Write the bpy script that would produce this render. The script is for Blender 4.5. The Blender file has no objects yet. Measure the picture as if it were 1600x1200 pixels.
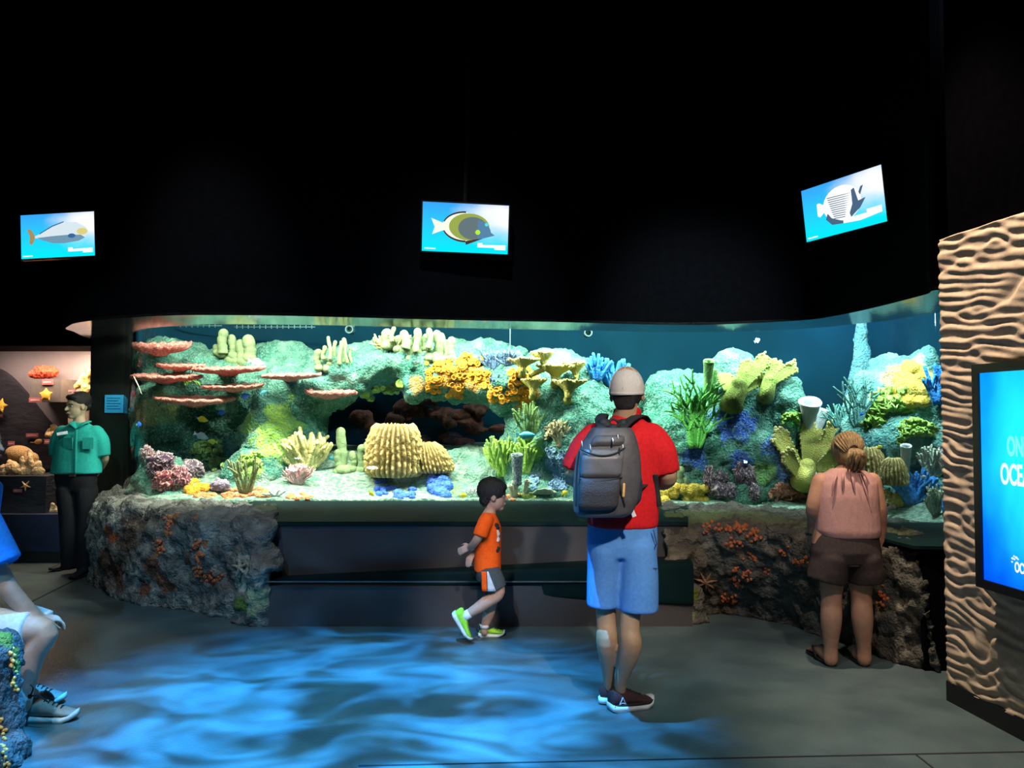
import bpy, math, random
import numpy as np
from mathutils import Vector, Matrix, noise
from mathutils.bvhtree import BVHTree
PI = math.pi
RND = random.Random(7)
V = Vector
SC = bpy.context.scene
COL = SC.collection
SC.view_settings.view_transform = 'Standard'
SC.view_settings.look = 'None'
SC.view_settings.exposure = 0.0
SC.view_settings.gamma = 1.0
SC.view_settings.use_curve_mapping = False
SC.cycles.sample_clamp_indirect = 2.0
SC.cycles.use_denoising = True

# ---------------------------------------------------------------- camera
FPX, CAMZ, TILT = 1250.0, 1.58, math.atan(45 / 1250.0)
CT, ST = math.cos(TILT), math.sin(TILT)


def ray(px, py):
    x, y = (px - 800) / FPX, (600 - py) / FPX
    return V((x, CT - ST * y, ST + CT * y))


def P(px, py, d):                       # the point at depth d seen at photo pixel px, py
    r = ray(px, py)
    k = d / r.y
    return V((r.x * k, d, CAMZ + r.z * k))


def PZ(px, py, z):                      # the point at height z seen at photo pixel px, py
    r = ray(px, py)
    k = (z - CAMZ) / r.z
    return V((r.x * k, r.y * k, z))


cam_data = bpy.data.cameras.new('camera')
cam_data.sensor_width = 36.0
cam_data.lens = 36.0 * FPX / 1600.0
cam_data.clip_end = 100
cam = bpy.data.objects.new('camera', cam_data)
cam.location = (0, 0, CAMZ)
cam.rotation_euler = (PI / 2 + TILT, 0, 0)
COL.objects.link(cam)
SC.camera = cam


# ---------------------------------------------------------------- materials
def nd(nt, kind, **kw):
    n = nt.nodes.new(kind)
    for k, v in kw.items():
        setattr(n, k, v)
    return n


MATS = {}


def mat(name, col, col2=None, rough=0.6, scale=20.0, bump=0.0, bscale=None, metal=0.0, emit=None, estr=0.0,
        attr=None, btype='noise', mixpos=(0.4, 0.6), spec=0.5, detail=4.0, sheen=0.0, stretch=None, sss=0.0):
    m = bpy.data.materials.new(name)
    m.use_nodes = True
    nt = m.node_tree
    b = nt.nodes['Principled BSDF']
    b.inputs['Roughness'].default_value = rough
    b.inputs['Metallic'].default_value = metal
    b.inputs['Specular IOR Level'].default_value = spec
    L = nt.links.new
    tc = nd(nt, 'ShaderNodeTexCoord')
    vec = tc.outputs['Object']
    if stretch:
        mp = nd(nt, 'ShaderNodeMapping')
        mp.inputs['Scale'].default_value = stretch
        L(vec, mp.inputs['Vector'])
        vec = mp.outputs['Vector']
    base = None
    if attr:
        a = nd(nt, 'ShaderNodeAttribute', attribute_name=attr)
        base = a.outputs['Color']
    n = nd(nt, 'ShaderNodeTexNoise')
    n.inputs['Scale'].default_value = scale
    n.inputs['Detail'].default_value = detail
    L(vec, n.inputs['Vector'])
    rmp = nd(nt, 'ShaderNodeMapRange')
    rmp.inputs['From Min'].default_value = mixpos[0]
    rmp.inputs['From Max'].default_value = mixpos[1]
    L(n.outputs['Fac'], rmp.inputs['Value'])
    mx = nd(nt, 'ShaderNodeMix', data_type='RGBA')
    c1 = tuple(col) + (1,) if len(col) == 3 else col
    if attr:
        L(base, mx.inputs['A'])
        if col2 is None:
            ml = nd(nt, 'ShaderNodeMix', data_type='RGBA', blend_type='MULTIPLY')
            ml.inputs['Factor'].default_value = 1
            ml.inputs['B'].default_value = c1
            L(base, ml.inputs['A'])
            L(ml.outputs['Result'], mx.inputs['B'])
        else:
            mx.inputs['B'].default_value = tuple(col2) + (1,)
    else:
        mx.inputs['A'].default_value = c1
        c2 = col2 if col2 is not None else tuple(x * 0.8 for x in col[:3])
        mx.inputs['B'].default_value = tuple(c2) + (1,)
    L(rmp.outputs['Result'], mx.inputs['Factor'])
    L(mx.outputs['Result'], b.inputs['Base Color'])
    if emit is not None:
        b.inputs['Emission Color'].default_value = tuple(emit) + (1,)
        b.inputs['Emission Strength'].default_value = estr
    if sheen:
        b.inputs['Sheen Weight'].default_value = sheen
    if sss:
        b.inputs['Subsurface Weight'].default_value = sss
        b.inputs['Subsurface Radius'].default_value = (0.01, 0.005, 0.003)
    if bump:
        if btype == 'noise':
            t = nd(nt, 'ShaderNodeTexNoise')
            t.inputs['Detail'].default_value = 5
            o = t.outputs['Fac']
        else:
            t = nd(nt, 'ShaderNodeTexVoronoi')
            o = t.outputs['Distance']
        t.inputs['Scale'].default_value = bscale or scale * 2
        L(vec, t.inputs['Vector'])
        bp = nd(nt, 'ShaderNodeBump')
        bp.inputs['Strength'].default_value = min(1.0, bump)
        bp.inputs['Distance'].default_value = 0.02 * max(1.0, bump)
        L(o, bp.inputs['Height'])
        L(bp.outputs['Normal'], b.inputs['Normal'])
    MATS[name] = m
    return m


def emat(name, col, strength):
    m = bpy.data.materials.new(name)
    m.use_nodes = True
    nt = m.node_tree
    nt.nodes.clear()
    o = nd(nt, 'ShaderNodeOutputMaterial')
    e = nd(nt, 'ShaderNodeEmission')
    e.inputs['Color'].default_value = tuple(col) + (1,)
    e.inputs['Strength'].default_value = strength
    nt.links.new(e.outputs[0], o.inputs[0])
    return m


# ---------------------------------------------------------------- objects
def tag(o, label=None, cat=None, group=None, kind=None):
    if label:
        o['label'] = label
    if cat:
        o['category'] = cat
    if group:
        o['group'] = group
    if kind:
        o['kind'] = kind
    return o


def thing(name, loc, label, cat, group=None, kind=None):
    o = bpy.data.objects.new(name, None)
    o.empty_display_size = 0.1
    o.location = loc
    COL.objects.link(o)
    return tag(o, label, cat, group, kind)


def wloc(o):
    p = V((0, 0, 0))
    while o is not None:
        p = p + o.location
        o = o.parent
    return p


class MB:
    """Collects shapes in world coordinates; link() makes ONE mesh object."""

    def __init__(s):
        s.v, s.f, s.c = [], [], []

    def add(s, vs, fs, col=None):
        b = len(s.v)
        s.v.extend([tuple(p) for p in vs])
        s.f.extend([tuple(i + b for i in f) for f in fs])
        s.c.extend([col] * len(vs))
        return b

    def box(s, lo, hi, M=None):
        x0, y0, z0 = lo
        x1, y1, z1 = hi
        vs = [V(p) for p in ((x0, y0, z0), (x1, y0, z0), (x1, y1, z0), (x0, y1, z0), (x0, y0, z1), (x1, y0, z1), (x1, y1, z1), (x0, y1, z1))]
        if M is not None:
            vs = [M @ p for p in vs]
        s.add(vs, [(3, 2, 1, 0), (4, 5, 6, 7), (0, 1, 5, 4), (1, 2, 6, 5), (2, 3, 7, 6), (3, 0, 4, 7)])
        return s

    def rings(s, rings, cap0=True, cap1=True, col=None, closed=True):
        n = len(rings[0])
        vs = [p for r in rings for p in r]
        fs = []
        for i in range(len(rings) - 1):
            for j in range(n if closed else n - 1):
                k = (j + 1) % n
                fs.append((i * n + j, i * n + k, (i + 1) * n + k, (i + 1) * n + j))
        if cap0:
            fs.append(tuple(range(n - 1, -1, -1)))
        if cap1:
            m = (len(rings) - 1) * n
            fs.append(tuple(m + j for j in range(n)))
        s.add(vs, fs, col)
        return s

    def tube(s, pts, rad, seg=10, round0=False, round1=True, side=None, col=None, power=2.0):
        """rad per point: r or (ra along side, rb across)."""
        pts = [V(p) for p in pts]
        n = len(pts)
        if not isinstance(rad, (list, tuple)):
            rad = [rad] * n
        rad = [(r, r) if not isinstance(r, (tuple, list)) else r for r in rad]
        T = []
        for i in range(n):
            t = pts[min(i + 1, n - 1)] - pts[max(i - 1, 0)]
            T.append(t.normalized() if t.length > 1e-9 else V((0, 0, 1)))
        ref = V(side) if side is not None else (V((1, 0, 0)) if abs(T[0].x) < 0.8 else V((0, 1, 0)))
        rr = []
        items = []
        if round0:
            for a in (0.15, 0.55, 0.85):
                items.append((0, a, -1))
        for i in range(n):
            items.append((i, 1.0, 0))
        if round1:
            for a in (0.85, 0.55, 0.15):
                items.append((n - 1, a, 1))
        for i, a, e in items:
            t = T[i]
            A = (ref - t * ref.dot(t))
            if A.length < 1e-6:
                A = t.orthogonal()
            A.normalize()
            if side is None:
                ref = A
            B = t.cross(A)
            ra, rb = rad[i]
            c = pts[i] + t * (e * math.sqrt(max(0, 1 - a * a)) * min(ra, rb))
            ring = []
            for j in range(seg):
                th = 2 * PI * j / seg
                cx, sx = math.cos(th), math.sin(th)
                if power != 2.0:
                    cx = math.copysign(abs(cx) ** (2 / power), cx)
                    sx = math.copysign(abs(sx) ** (2 / power), sx)
                ring.append(c + A * (ra * a * cx) + B * (rb * a * sx))
            rr.append(ring)
        s.rings(rr, True, True, col)
        return s

    def ball(s, c, r, seg=12, rows=8, M=None, col=None):
        c = V(c)
        r = V((r, r, r)) if not hasattr(r, '__len__') else V(r)
        rr = []
        for i in range(rows + 1):
            ph = PI * (0.02 + 0.96 * i / rows) - PI / 2
            ring = []
            for j in range(seg):
                th = 2 * PI * j / seg
                p = V((r.x * math.cos(ph) * math.cos(th), r.y * math.cos(ph) * math.sin(th), r.z * math.sin(ph)))
                if M is not None:
                    p = M @ p
                ring.append(c + p)
            rr.append(ring)
        s.rings(rr, True, True, col)
        return s

    def lathe(s, c, prof, seg=20, M=None, col=None, fn=None):
        """prof: list of (r, z) ; fn(theta, i) scales r."""
        c = V(c)
        rr = []
        for i, (r, z) in enumerate(prof):
            ring = []
            for j in range(seg):
                th = 2 * PI * j / seg
                q = r * (fn(th, i) if fn else 1.0)
                p = V((q * math.cos(th), q * math.sin(th), z))
                if M is not None:
                    p = M @ p
                ring.append(c + p)
            rr.append(ring)
        s.rings(rr, True, True, col)
        return s

    def sheet(s, grid, thick, col=None):
        """grid[i][j] of points -> closed slab of that thickness."""
        ni, nj = len(grid), len(grid[0])
        N = [[None] * nj for _ in range(ni)]
        for i in range(ni):
            for j in range(nj):
                du = grid[min(i + 1, ni - 1)][j] - grid[max(i - 1, 0)][j]
                dv = grid[i][min(j + 1, nj - 1)] - grid[i][max(j - 1, 0)]
                q = du.cross(dv)
                N[i][j] = q.normalized() if q.length > 1e-9 else V((0, 0, 1))
        vs = [grid[i][j] + N[i][j] * thick / 2 for i in range(ni) for j in range(nj)]
        vs += [grid[i][j] - N[i][j] * thick / 2 for i in range(ni) for j in range(nj)]
        m = ni * nj
        fs = []
        for i in range(ni - 1):
            for j in range(nj - 1):
                a, b, c, d = i * nj + j, i * nj + j + 1, (i + 1) * nj + j + 1, (i + 1) * nj + j
                fs.append((a, d, c, b))
                fs.append((m + a, m + b, m + c, m + d))
        edge = [(0, j) for j in range(nj)] + [(i, nj - 1) for i in range(1, ni)] + [(ni - 1, j) for j in range(nj - 2, -1, -1)] + [(i, 0) for i in range(ni - 2, 0, -1)]
        for k in range(len(edge)):
            a = edge[k][0] * nj + edge[k][1]
            q = edge[(k + 1) % len(edge)]
            b = q[0] * nj + q[1]
            fs.append((a, b, m + b, m + a))
        s.add(vs, fs, col)
        return s

    def mesh(s, name, origin=V((0, 0, 0))):
        me = bpy.data.meshes.new(name)
        o = V(origin)
        me.from_pydata([(p[0] - o.x, p[1] - o.y, p[2] - o.z) for p in s.v], [], s.f)
        me.validate()
        me.update()
        if any(c is not None for c in s.c) and len(me.vertices) == len(s.v):
            setcol(me, [c or (1, 1, 1) for c in s.c])
        return me

    def link(s, name, m, parent=None, origin=None, smooth=True):
        if parent is not None:
            org = wloc(parent)
        else:
            org = V(origin) if origin is not None else V((0, 0, 0))
        me = s.mesh(name, org)
        o = bpy.data.objects.new(name, me)
        if isinstance(m, (list, tuple)):
            for q in m:
                me.materials.append(q)
        elif m is not None:
            me.materials.append(m)
        if smooth:
            me.polygons.foreach_set('use_smooth', [True] * len(me.polygons))
        COL.objects.link(o)
        if parent is not None:
            o.parent = parent
        else:
            o.location = org
        return o


def setcol(me, cols):
    a = me.attributes.get('Col') or me.attributes.new('Col', 'FLOAT_COLOR', 'POINT')
    buf = np.ones((len(me.vertices), 4), dtype=np.float32)
    buf[:, :3] = np.array(cols, dtype=np.float32)[:, :3]
    a.data.foreach_set('color', buf.ravel())


def bake(o):
    """Apply the object's modifiers to its mesh."""
    dg = bpy.context.evaluated_depsgraph_get()
    dg.update()
    me = bpy.data.meshes.new_from_object(o.evaluated_get(dg))
    old = o.data
    o.modifiers.clear()
    o.data = me
    me.name = old.name
    bpy.data.meshes.remove(old)
    return me


_tex = {}


def dtex(kind, size, depth=2):
    k = (kind, size, depth)
    if k not in _tex:
        t = bpy.data.textures.new('%s_%g' % (kind, size), kind)
        t.noise_scale = size
        if kind == 'CLOUDS':
            t.noise_depth = depth
        _tex[k] = t
    return _tex[k]


def remesh(o, voxel, smooth=6, disp=(), smooth2=0):
    """Merge all the overlapping closed shapes of o into one continuous skin."""
    r = o.modifiers.new('r', 'REMESH')
    r.mode = 'VOXEL'
    r.voxel_size = voxel
    r.use_smooth_shade = True
    if smooth:
        q = o.modifiers.new('s', 'SMOOTH')
        q.factor = 0.5
        q.iterations = smooth
    for kind, size, strength in disp:
        d = o.modifiers.new('d', 'DISPLACE')
        d.texture = dtex(kind, size)
        d.strength = strength
        d.mid_level = 0.5
        d.texture_coords = 'LOCAL'
    if smooth2:
        q = o.modifiers.new('s2', 'SMOOTH')
        q.iterations = smooth2
    mats = [s for s in o.data.materials]
    me = bake(o)
    me.materials.clear()
    for m in mats:
        me.materials.append(m)
    me.polygons.foreach_set('use_smooth', [True] * len(me.polygons))
    me.polygons.foreach_set('material_index', [0] * len(me.polygons))
    return me


def blob(name, mb, voxel, smooth, m, parent=None, origin=None, disp=()):
    o = mb.link(name, m, parent, origin)
    remesh(o, voxel, smooth, disp)
    return o


def catmull(pts, n):
    """Smooth curve through pts, n samples."""
    pts = [V(p) for p in pts]
    q = [pts[0] * 2 - pts[1]] + pts + [pts[-1] * 2 - pts[-2]]
    segs = len(pts) - 1
    out = []
    for k in range(n):
        u = k / (n - 1) * segs
        i = min(int(u), segs - 1)
        t = u - i
        a, b, c, d = q[i], q[i + 1], q[i + 2], q[i + 3]
        out.append(0.5 * ((2 * b) + (c - a) * t + (2 * a - 5 * b + 4 * c - d) * t * t + (3 * b - a - 3 * c + d) * t ** 3))
    return out


def lerp(a, b, t):
    return a + (b - a) * t


def sstep(a, b, x):
    t = min(1.0, max(0.0, (x - a) / (b - a)))
    return t * t * (3 - 2 * t)


def text(name, s, size, M, m, parent=None, depth=0.002, align='LEFT', xs=1.0, bold=0.0):
    cu = bpy.data.curves.new(name, 'FONT')
    cu.body = s
    cu.size = size
    cu.extrude = depth
    cu.offset = bold
    cu.align_x = align
    t = bpy.data.objects.new(name, cu)
    COL.objects.link(t)
    dg = bpy.context.evaluated_depsgraph_get()
    dg.update()
    me = bpy.data.meshes.new_from_object(t.evaluated_get(dg))
    bpy.data.objects.remove(t)
    org = wloc(parent) if parent else V((0, 0, 0))
    S = Matrix.Diagonal((xs, 1, 1, 1))
    me.transform(Matrix.Translation(-org) @ M @ S)
    me.materials.append(m)
    o = bpy.data.objects.new(name, me)
    COL.objects.link(o)
    if parent:
        o.parent = parent
    return o


def area(name, loc, size, sizey, power, col, target=None):
    l = bpy.data.lights.new(name, 'AREA')
    l.shape = 'RECTANGLE'
    l.size, l.size_y = size, sizey
    l.energy = power
    l.color = col
    o = bpy.data.objects.new(name, l)
    o.location = loc
    if target is not None:
        o.rotation_euler = (V(target) - V(loc)).to_track_quat('-Z', 'Y').to_euler()
    COL.objects.link(o)
    return o


def spot(name, loc, target, power, col, ang, blend=0.5, rad=0.05):
    l = bpy.data.lights.new(name, 'SPOT')
    l.energy = power
    l.color = col
    l.spot_size = math.radians(ang)
    l.spot_blend = blend
    l.shadow_soft_size = rad
    o = bpy.data.objects.new(name, l)
    o.location = loc
    o.rotation_euler = (V(target) - V(loc)).to_track_quat('-Z', 'Y').to_euler()
    COL.objects.link(o)
    return o


def gobo(o, scale, lo, hi, kind='ripple', cola=(0, 0, 0), colb=(1, 1, 1), stretch=(1, 1, 1)):
    """A rippled-water gobo in front of a spot lamp."""
    l = o.data
    l.use_nodes = True
    nt = l.node_tree
    em = next(n for n in nt.nodes if n.type == 'EMISSION')
    tc = nd(nt, 'ShaderNodeTexCoord')
    sp = nd(nt, 'ShaderNodeSeparateXYZ')
    dv = nd(nt, 'ShaderNodeVectorMath', operation='DIVIDE')
    cb = nd(nt, 'ShaderNodeCombineXYZ')
    L = nt.links.new
    L(tc.outputs['Normal'], sp.inputs[0])
    for i in range(3):
        L(sp.outputs['Z'], cb.inputs[i])
    L(tc.outputs['Normal'], dv.inputs[0])
    L(cb.outputs[0], dv.inputs[1])
    mp = nd(nt, 'ShaderNodeMapping')
    mp.inputs['Scale'].default_value = stretch
    L(dv.outputs[0], mp.inputs['Vector'])
    if kind == 'ripple':
        t = nd(nt, 'ShaderNodeTexNoise')
        t.inputs['Scale'].default_value = scale
        t.inputs['Detail'].default_value = 2.5
        t.inputs['Distortion'].default_value = 1.2
        out = t.outputs['Fac']
        L(mp.outputs[0], t.inputs['Vector'])
    else:
        n0 = nd(nt, 'ShaderNodeTexNoise')
        n0.inputs['Scale'].default_value = scale * 0.7
        L(mp.outputs[0], n0.inputs['Vector'])
        ad = nd(nt, 'ShaderNodeVectorMath', operation='MULTIPLY_ADD')
        ad.inputs[1].default_value = (0.12, 0.12, 0.12)
        L(n0.outputs['Color'], ad.inputs[0])
        L(mp.outputs[0], ad.inputs[2])
        t = nd(nt, 'ShaderNodeTexVoronoi', feature='SMOOTH_F1')
        t.inputs['Scale'].default_value = scale
        L(ad.outputs[0], t.inputs['Vector'])
        out = t.outputs['Distance']
    mr = nd(nt, 'ShaderNodeMapRange', interpolation_type='SMOOTHSTEP')
    mr.inputs['From Min'].default_value = lo
    mr.inputs['From Max'].default_value = hi
    L(out, mr.inputs['Value'])
    mx = nd(nt, 'ShaderNodeMix', data_type='RGBA')
    mx.inputs['A'].default_value = tuple(cola) + (1,)
    mx.inputs['B'].default_value = tuple(colb) + (1,)
    L(mr.outputs['Result'], mx.inputs['Factor'])
    L(mx.outputs['Result'], em.inputs['Color'])
    return o
# ================================================================ THE ROOM
w = bpy.data.worlds.new('dark_hall')
SC.world = w
w.use_nodes = True
w.node_tree.nodes['Background'].inputs['Color'].default_value = (0.10, 0.14, 0.22, 1)
w.node_tree.nodes['Background'].inputs['Strength'].default_value = 0.03

m_black = mat('black_paint', (0.0022, 0.0022, 0.0040), (0.0016, 0.0016, 0.0030), rough=0.95, spec=0.05)
m_floor = mat('stained_concrete', (0.085, 0.125, 0.13), (0.055, 0.085, 0.095), rough=0.42, scale=2.2, detail=8, bump=0.15, bscale=60, spec=0.4)
m_seam = mat('concrete_joint', (0.012, 0.014, 0.016), rough=0.9)
m_soffit = mat('glossy_soffit', (0.42, 0.44, 0.46), (0.40, 0.42, 0.44), rough=0.09, metal=0.9, scale=6, bump=0.05, bscale=7, stretch=(3, 0.6, 1))
m_panel = mat('satin_black_panel', (0.010, 0.013, 0.013), rough=0.45)
m_ledge = mat('dark_teal_ledge', (0.005, 0.019, 0.021), (0.0045, 0.016, 0.018), rough=0.6, scale=5, spec=.08)
m_bench = mat('grey_brown_bench', (0.055, 0.048, 0.050), (0.045, 0.040, 0.043), rough=0.5, scale=3, bump=0.06, bscale=200)
m_sand = mat('sandstone_relief', (0.52, 0.41, 0.30), (0.46, 0.36, 0.27), rough=0.85, scale=30, bump=0.12, bscale=150)
m_base = mat('black_baseboard', (0.006, 0.006, 0.007), rough=0.5)
m_navy = mat('navy_panel', (0.010, 0.018, 0.060), (0.008, 0.014, 0.045), rough=0.7, scale=8)

# floor -----------------------------------------------------------
fl = MB()
fl.box((-9, -4, -0.1), (9, 12, 0))
tag(fl.link('floor', m_floor, smooth=False), kind='structure')


def strip(name, a, b, wd):
    a, b = V(a), V(b)
    t = (b - a).normalized()
    n = V((-t.y, t.x, 0)) * wd / 2
    m = MB()
    q = [a - n, b - n, b + n, a + n]
    m.add([p + V((0, 0, 0.0005)) for p in q] + [p + V((0, 0, 0.002)) for p in q], [(3, 2, 1, 0), (4, 5, 6, 7), (0, 1, 5, 4), (1, 2, 6, 5), (2, 3, 7, 6), (3, 0, 4, 7)])
    tag(m.link(name, m_seam, smooth=False), kind='structure')


strip('trim_1', PZ(560, 1197, 0), PZ(1600, 1175, 0), 0.012)
strip('trim_2', PZ(30, 950, 0), PZ(160, 885, 0), 0.02)
strip('trim_3', PZ(1432, 1180, 0), PZ(1470, 1210, 0), 0.01)

# curved fascia above the tank -------------------------------------
ZT = 2.35
FPIX = [(101, 514), (106, 509), (115, 505), (140, 501), (172, 498), (202, 496), (240, 493.5), (290, 492), (340, 492), (415, 492.5), (490, 494), (605, 497), (705, 499.5),
        (800, 501.5), (880, 503), (985, 506), (1035, 507), (1110, 507), (1185, 504), (1230, 501.5), (1275, 498), (1331, 488), (1387, 475), (1444, 460), (1477, 451)]
GPIX = [(202, 520), (220, 514), (240, 511), (275, 508.5), (340, 506), (490, 507.5), (655, 511), (755, 513), (880, 515.5), (1035, 518.5), (1110, 518.5), (1185, 517), (1260, 513),
        (1331, 506), (1387, 500), (1444, 490), (1477, 487)]
FC = [PZ(x, y, ZT) for x, y in FPIX]
FC = [V((-4.43, 8.42, ZT)), V((-4.32, 8.0, ZT)), V((-4.18, 7.6, ZT))] + FC + [V((3.3, 4.5, ZT)), V((4.3, 3.8, ZT))]
FCs = catmull(FC, 160)
GC = [V((-4.02, 8.33, ZT)), V((-3.9, 8.05, ZT))] + [PZ(x, y, ZT) for x, y in GPIX] + [V((3.75, 5.85, ZT)), V((4.2, 5.7, ZT))]
GCs = catmull(GC, 150)


def inward(c, i, k):
    t = (c[min(i + 1, len(c) - 1)] - c[max(i - 1, 0)])
    n = V((-t.y, t.x, 0)).normalized()
    return c[i] + n * k


fa = MB()
ZC = 5.6
rings = []
for i, p in enumerate(FCs):
    q = inward(FCs, i, 0.06)
    rings.append([V((p.x, p.y, ZT - .002)), V((p.x, p.y, ZC)), V((q.x, q.y, ZC)), V((q.x, q.y, ZT + .01))])
fa.rings(rings)
tag(fa.link('wall_front', m_black, smooth=False), kind='structure')

# soffit between fascia and glass: a slab
so = MB()
n = 160
FS = FCs
GS = catmull(GC, n)
vs, fs = [], []
for i in range(n):
    a, b = FS[i], GS[i]
    b = V((b.x, b.y, b.z)) + (b - a).normalized() * 0.03
    vs += [V((a.x, a.y, ZT)), V((b.x, b.y, ZT)), V((b.x, b.y, ZT + 0.02)), V((a.x, a.y, ZT + 0.02))]
for i in range(n - 1):
    for j in range(4):
        k = (j + 1) % 4
        fs.append((i * 4 + j, i * 4 + k, (i + 1) * 4 + k, (i + 1) * 4 + j))
fs += [(3, 2, 1, 0), ((n - 1) * 4, (n - 1) * 4 + 1, (n - 1) * 4 + 2, (n - 1) * 4 + 3)]
so.add(vs, fs)
tag(so.link('ceiling_soffit', m_soffit, smooth=False), kind='structure')

# dark end panel of the tank with its plaque -----------------------
ep = MB()
xa, xb = P(142, 600, 8.36).x, P(202, 600, 8.36).x
ep.box((xa, 8.36, 0), (xb, 8.42, 2.5))
ep.box((xa, 8.36, 2.5), (xa + .06, 8.9, ZC))
tag(ep.link('wall_tank_end', m_panel, smooth=False), kind='structure')
m_plaque = mat('plaque_blue', (0.03, 0.30, 0.55), rough=0.5, emit=(0.02, 0.28, 0.55), estr=0.35)
m_plaque_ink = mat('plaque_ink', (0.01, 0.12, 0.26), rough=0.5)
a, b = P(164, 645, 8.355), P(193, 617, 8.355)
pl = thing('wall_plaque', (a.x, 8.355, a.z), 'small square bright blue plaque on the black end panel of the tank', 'sign')
q = MB()
q.box((a.x, 8.345, a.z), (b.x, 8.359, b.z))
q.link('plate', m_plaque, pl, smooth=False)
for k in range(5):
    z = lerp(b.z, a.z, 0.18 + 0.15 * k)
    q = MB()
    q.box((lerp(a.x, b.x, .12), 8.343, z - .004), (lerp(a.x, b.x, .88 - .12 * (k % 2)), 8.346, z + .004))
    q.link('text_line', m_plaque_ink, pl, smooth=False)

# tank shell: floor, back wall --------------------------------------
m_back = mat('tank_back_blue', (0.005, 0.036, 0.062), (0.004, 0.029, 0.050), rough=1.0, scale=1.5, spec=0.0)
BC = catmull([V((-3.92, 8.42, 0)), V((-3.95, 9.0, 0)), V((-3.7, 9.55, 0)), V((-2, 9.9, 0)), V((0, 9.9, 0)), V((2, 9.8, 0)), V((3.6, 9.3, 0)), V((4.7, 8.2, 0)), V((4.9, 6.5, 0)), V((4.25, 5.75, 0))], 80)
bk = MB()
rings = []
for i, p in enumerate(BC):
    q = inward(BC, i, 0.05)
    rings.append([V((p.x, p.y, 0.4)), V((p.x, p.y, ZC)), V((q.x, q.y, ZC)), V((q.x, q.y, 0.4))])
bk.rings(rings)
tag(bk.link('wall_tank_back', m_back), kind='structure')

# glass --------------------------------------------------------------
m_glass = bpy.data.materials.new('aquarium_glass')
m_glass.use_nodes = True
nt = m_glass.node_tree
nt.nodes.clear()
o_ = nd(nt, 'ShaderNodeOutputMaterial')
mx_ = nd(nt, 'ShaderNodeMixShader')
tr_ = nd(nt, 'ShaderNodeBsdfTransparent')
tr_.inputs['Color'].default_value = (0.985, 1.0, 0.995, 1)
gl_ = nd(nt, 'ShaderNodeBsdfGlossy')
gl_.inputs['Roughness'].default_value = 0.0
lw_ = nd(nt, 'ShaderNodeLayerWeight')
pw_ = nd(nt, 'ShaderNodeMath', operation='POWER')
pw_.inputs[1].default_value = 5.0
ml_ = nd(nt, 'ShaderNodeMath', operation='MULTIPLY_ADD')
ml_.inputs[1].default_value = 0.6
ml_.inputs[2].default_value = 0.018
nt.links.new(lw_.outputs['Facing'], pw_.inputs[0])
nt.links.new(pw_.outputs[0], ml_.inputs[0])
nt.links.new(ml_.outputs[0], mx_.inputs[0])
nt.links.new(tr_.outputs[0], mx_.inputs[1])
nt.links.new(gl_.outputs[0], mx_.inputs[2])
nt.links.new(mx_.outputs[0], o_.inputs[0])
gm = MB()
rings = []
for i, p in enumerate(GCs):
    q = inward(GCs, i, 0.05)
    rings.append([V((p.x, p.y, .74)), V((p.x, p.y, ZT - .002)), V((q.x, q.y, ZT - .002)), V((q.x, q.y, .74))])
gm.rings(rings)
tag(gm.link('window_1', m_glass), kind='structure')

# ledge under the glass with the bench in front ----------------------
def interp(tab, x):
    if x <= tab[0][0]:
        return tab[0][1]
    for (a, b), (c, d) in zip(tab, tab[1:]):
        if x <= c:
            return b + (d - b) * (x - a) / (c - a)
    return tab[-1][1]


GD = sorted((800 + FPX * p.x / p.y, p.y) for p in [PZ(x, y, ZT) for x, y in GPIX])
GB = [(195, 769), (226, 777), (260, 782), (300, 784), (430, 783), (860, 783), (1030, 787), (1100, 789), (1200, 795), (1300, 803), (1400, 812), (1480, 822)]


def gbase(px):                          # where the glass meets the ledge, along photo column px
    return P(px, interp(GB, px), interp(GD, px))


yl = 6.2
zl = P(700, 815, yl).z
x0, x1 = P(395, 815, yl).x, P(1075, 815, yl).x
le = MB()
a, b = gbase(395), gbase(1075)
pr = []
for k in range(25):
    px = 395 + (1075 - 395) * k / 24
    g = gbase(px)
    x = lerp(x0, x1, k / 24)
    pr.append([V((x, yl, zl)), V((x, yl - .004, zl - .03)), V((x, yl + .05, zl - .035)), V((g.x, g.y + .03, zl - .035)), V((g.x, g.y + .03, g.z)), V((g.x, g.y - .01, g.z))])
le.rings(pr)
tag(le.link('trim_4', m_ledge, smooth=False), kind='structure')
bn = thing('bench', (0, yl - .1, 0), 'long dark grey step bench built in below the tank ledge between two rock bases', 'bench')
yb = 5.98
x0, x1 = PZ(398, 976, 0).x, PZ(1078, 974, 0).x
zs = P(700, 908.5, yb - .03).z
q = MB()
q.box((x0, yl + .012, 0), (x1, yl + .06, zl - .034))
q.link('backrest_panel', m_bench, bn, smooth=False)
q = MB()
q.box((x0, yb, 0), (x1, yb + .05, zs - .04))
q.link('front_panel', m_bench, bn, smooth=False)
q = MB()
q.tube([V((x0, (yb + yl) / 2 + .005, zs - .02)), V((x1, (yb + yl) / 2 + .005, zs - .02))], (0.02, (yl + .05 - yb) / 2 + .03), seg=24, round1=False, side=(0, 0, 1), power=8)
q.link('seat', m_ledge, bn, smooth=True)
q = MB()
q.box((x0, yb - .034, zs - .006), (x1, yb - .022, zs + .002))
q.link('seat_edge', mat('bench_edge', (.16, .18, .19), rough=.3, metal=.4), bn, smooth=False)  # lighter strip paints in the highlight along the seat lip

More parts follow.
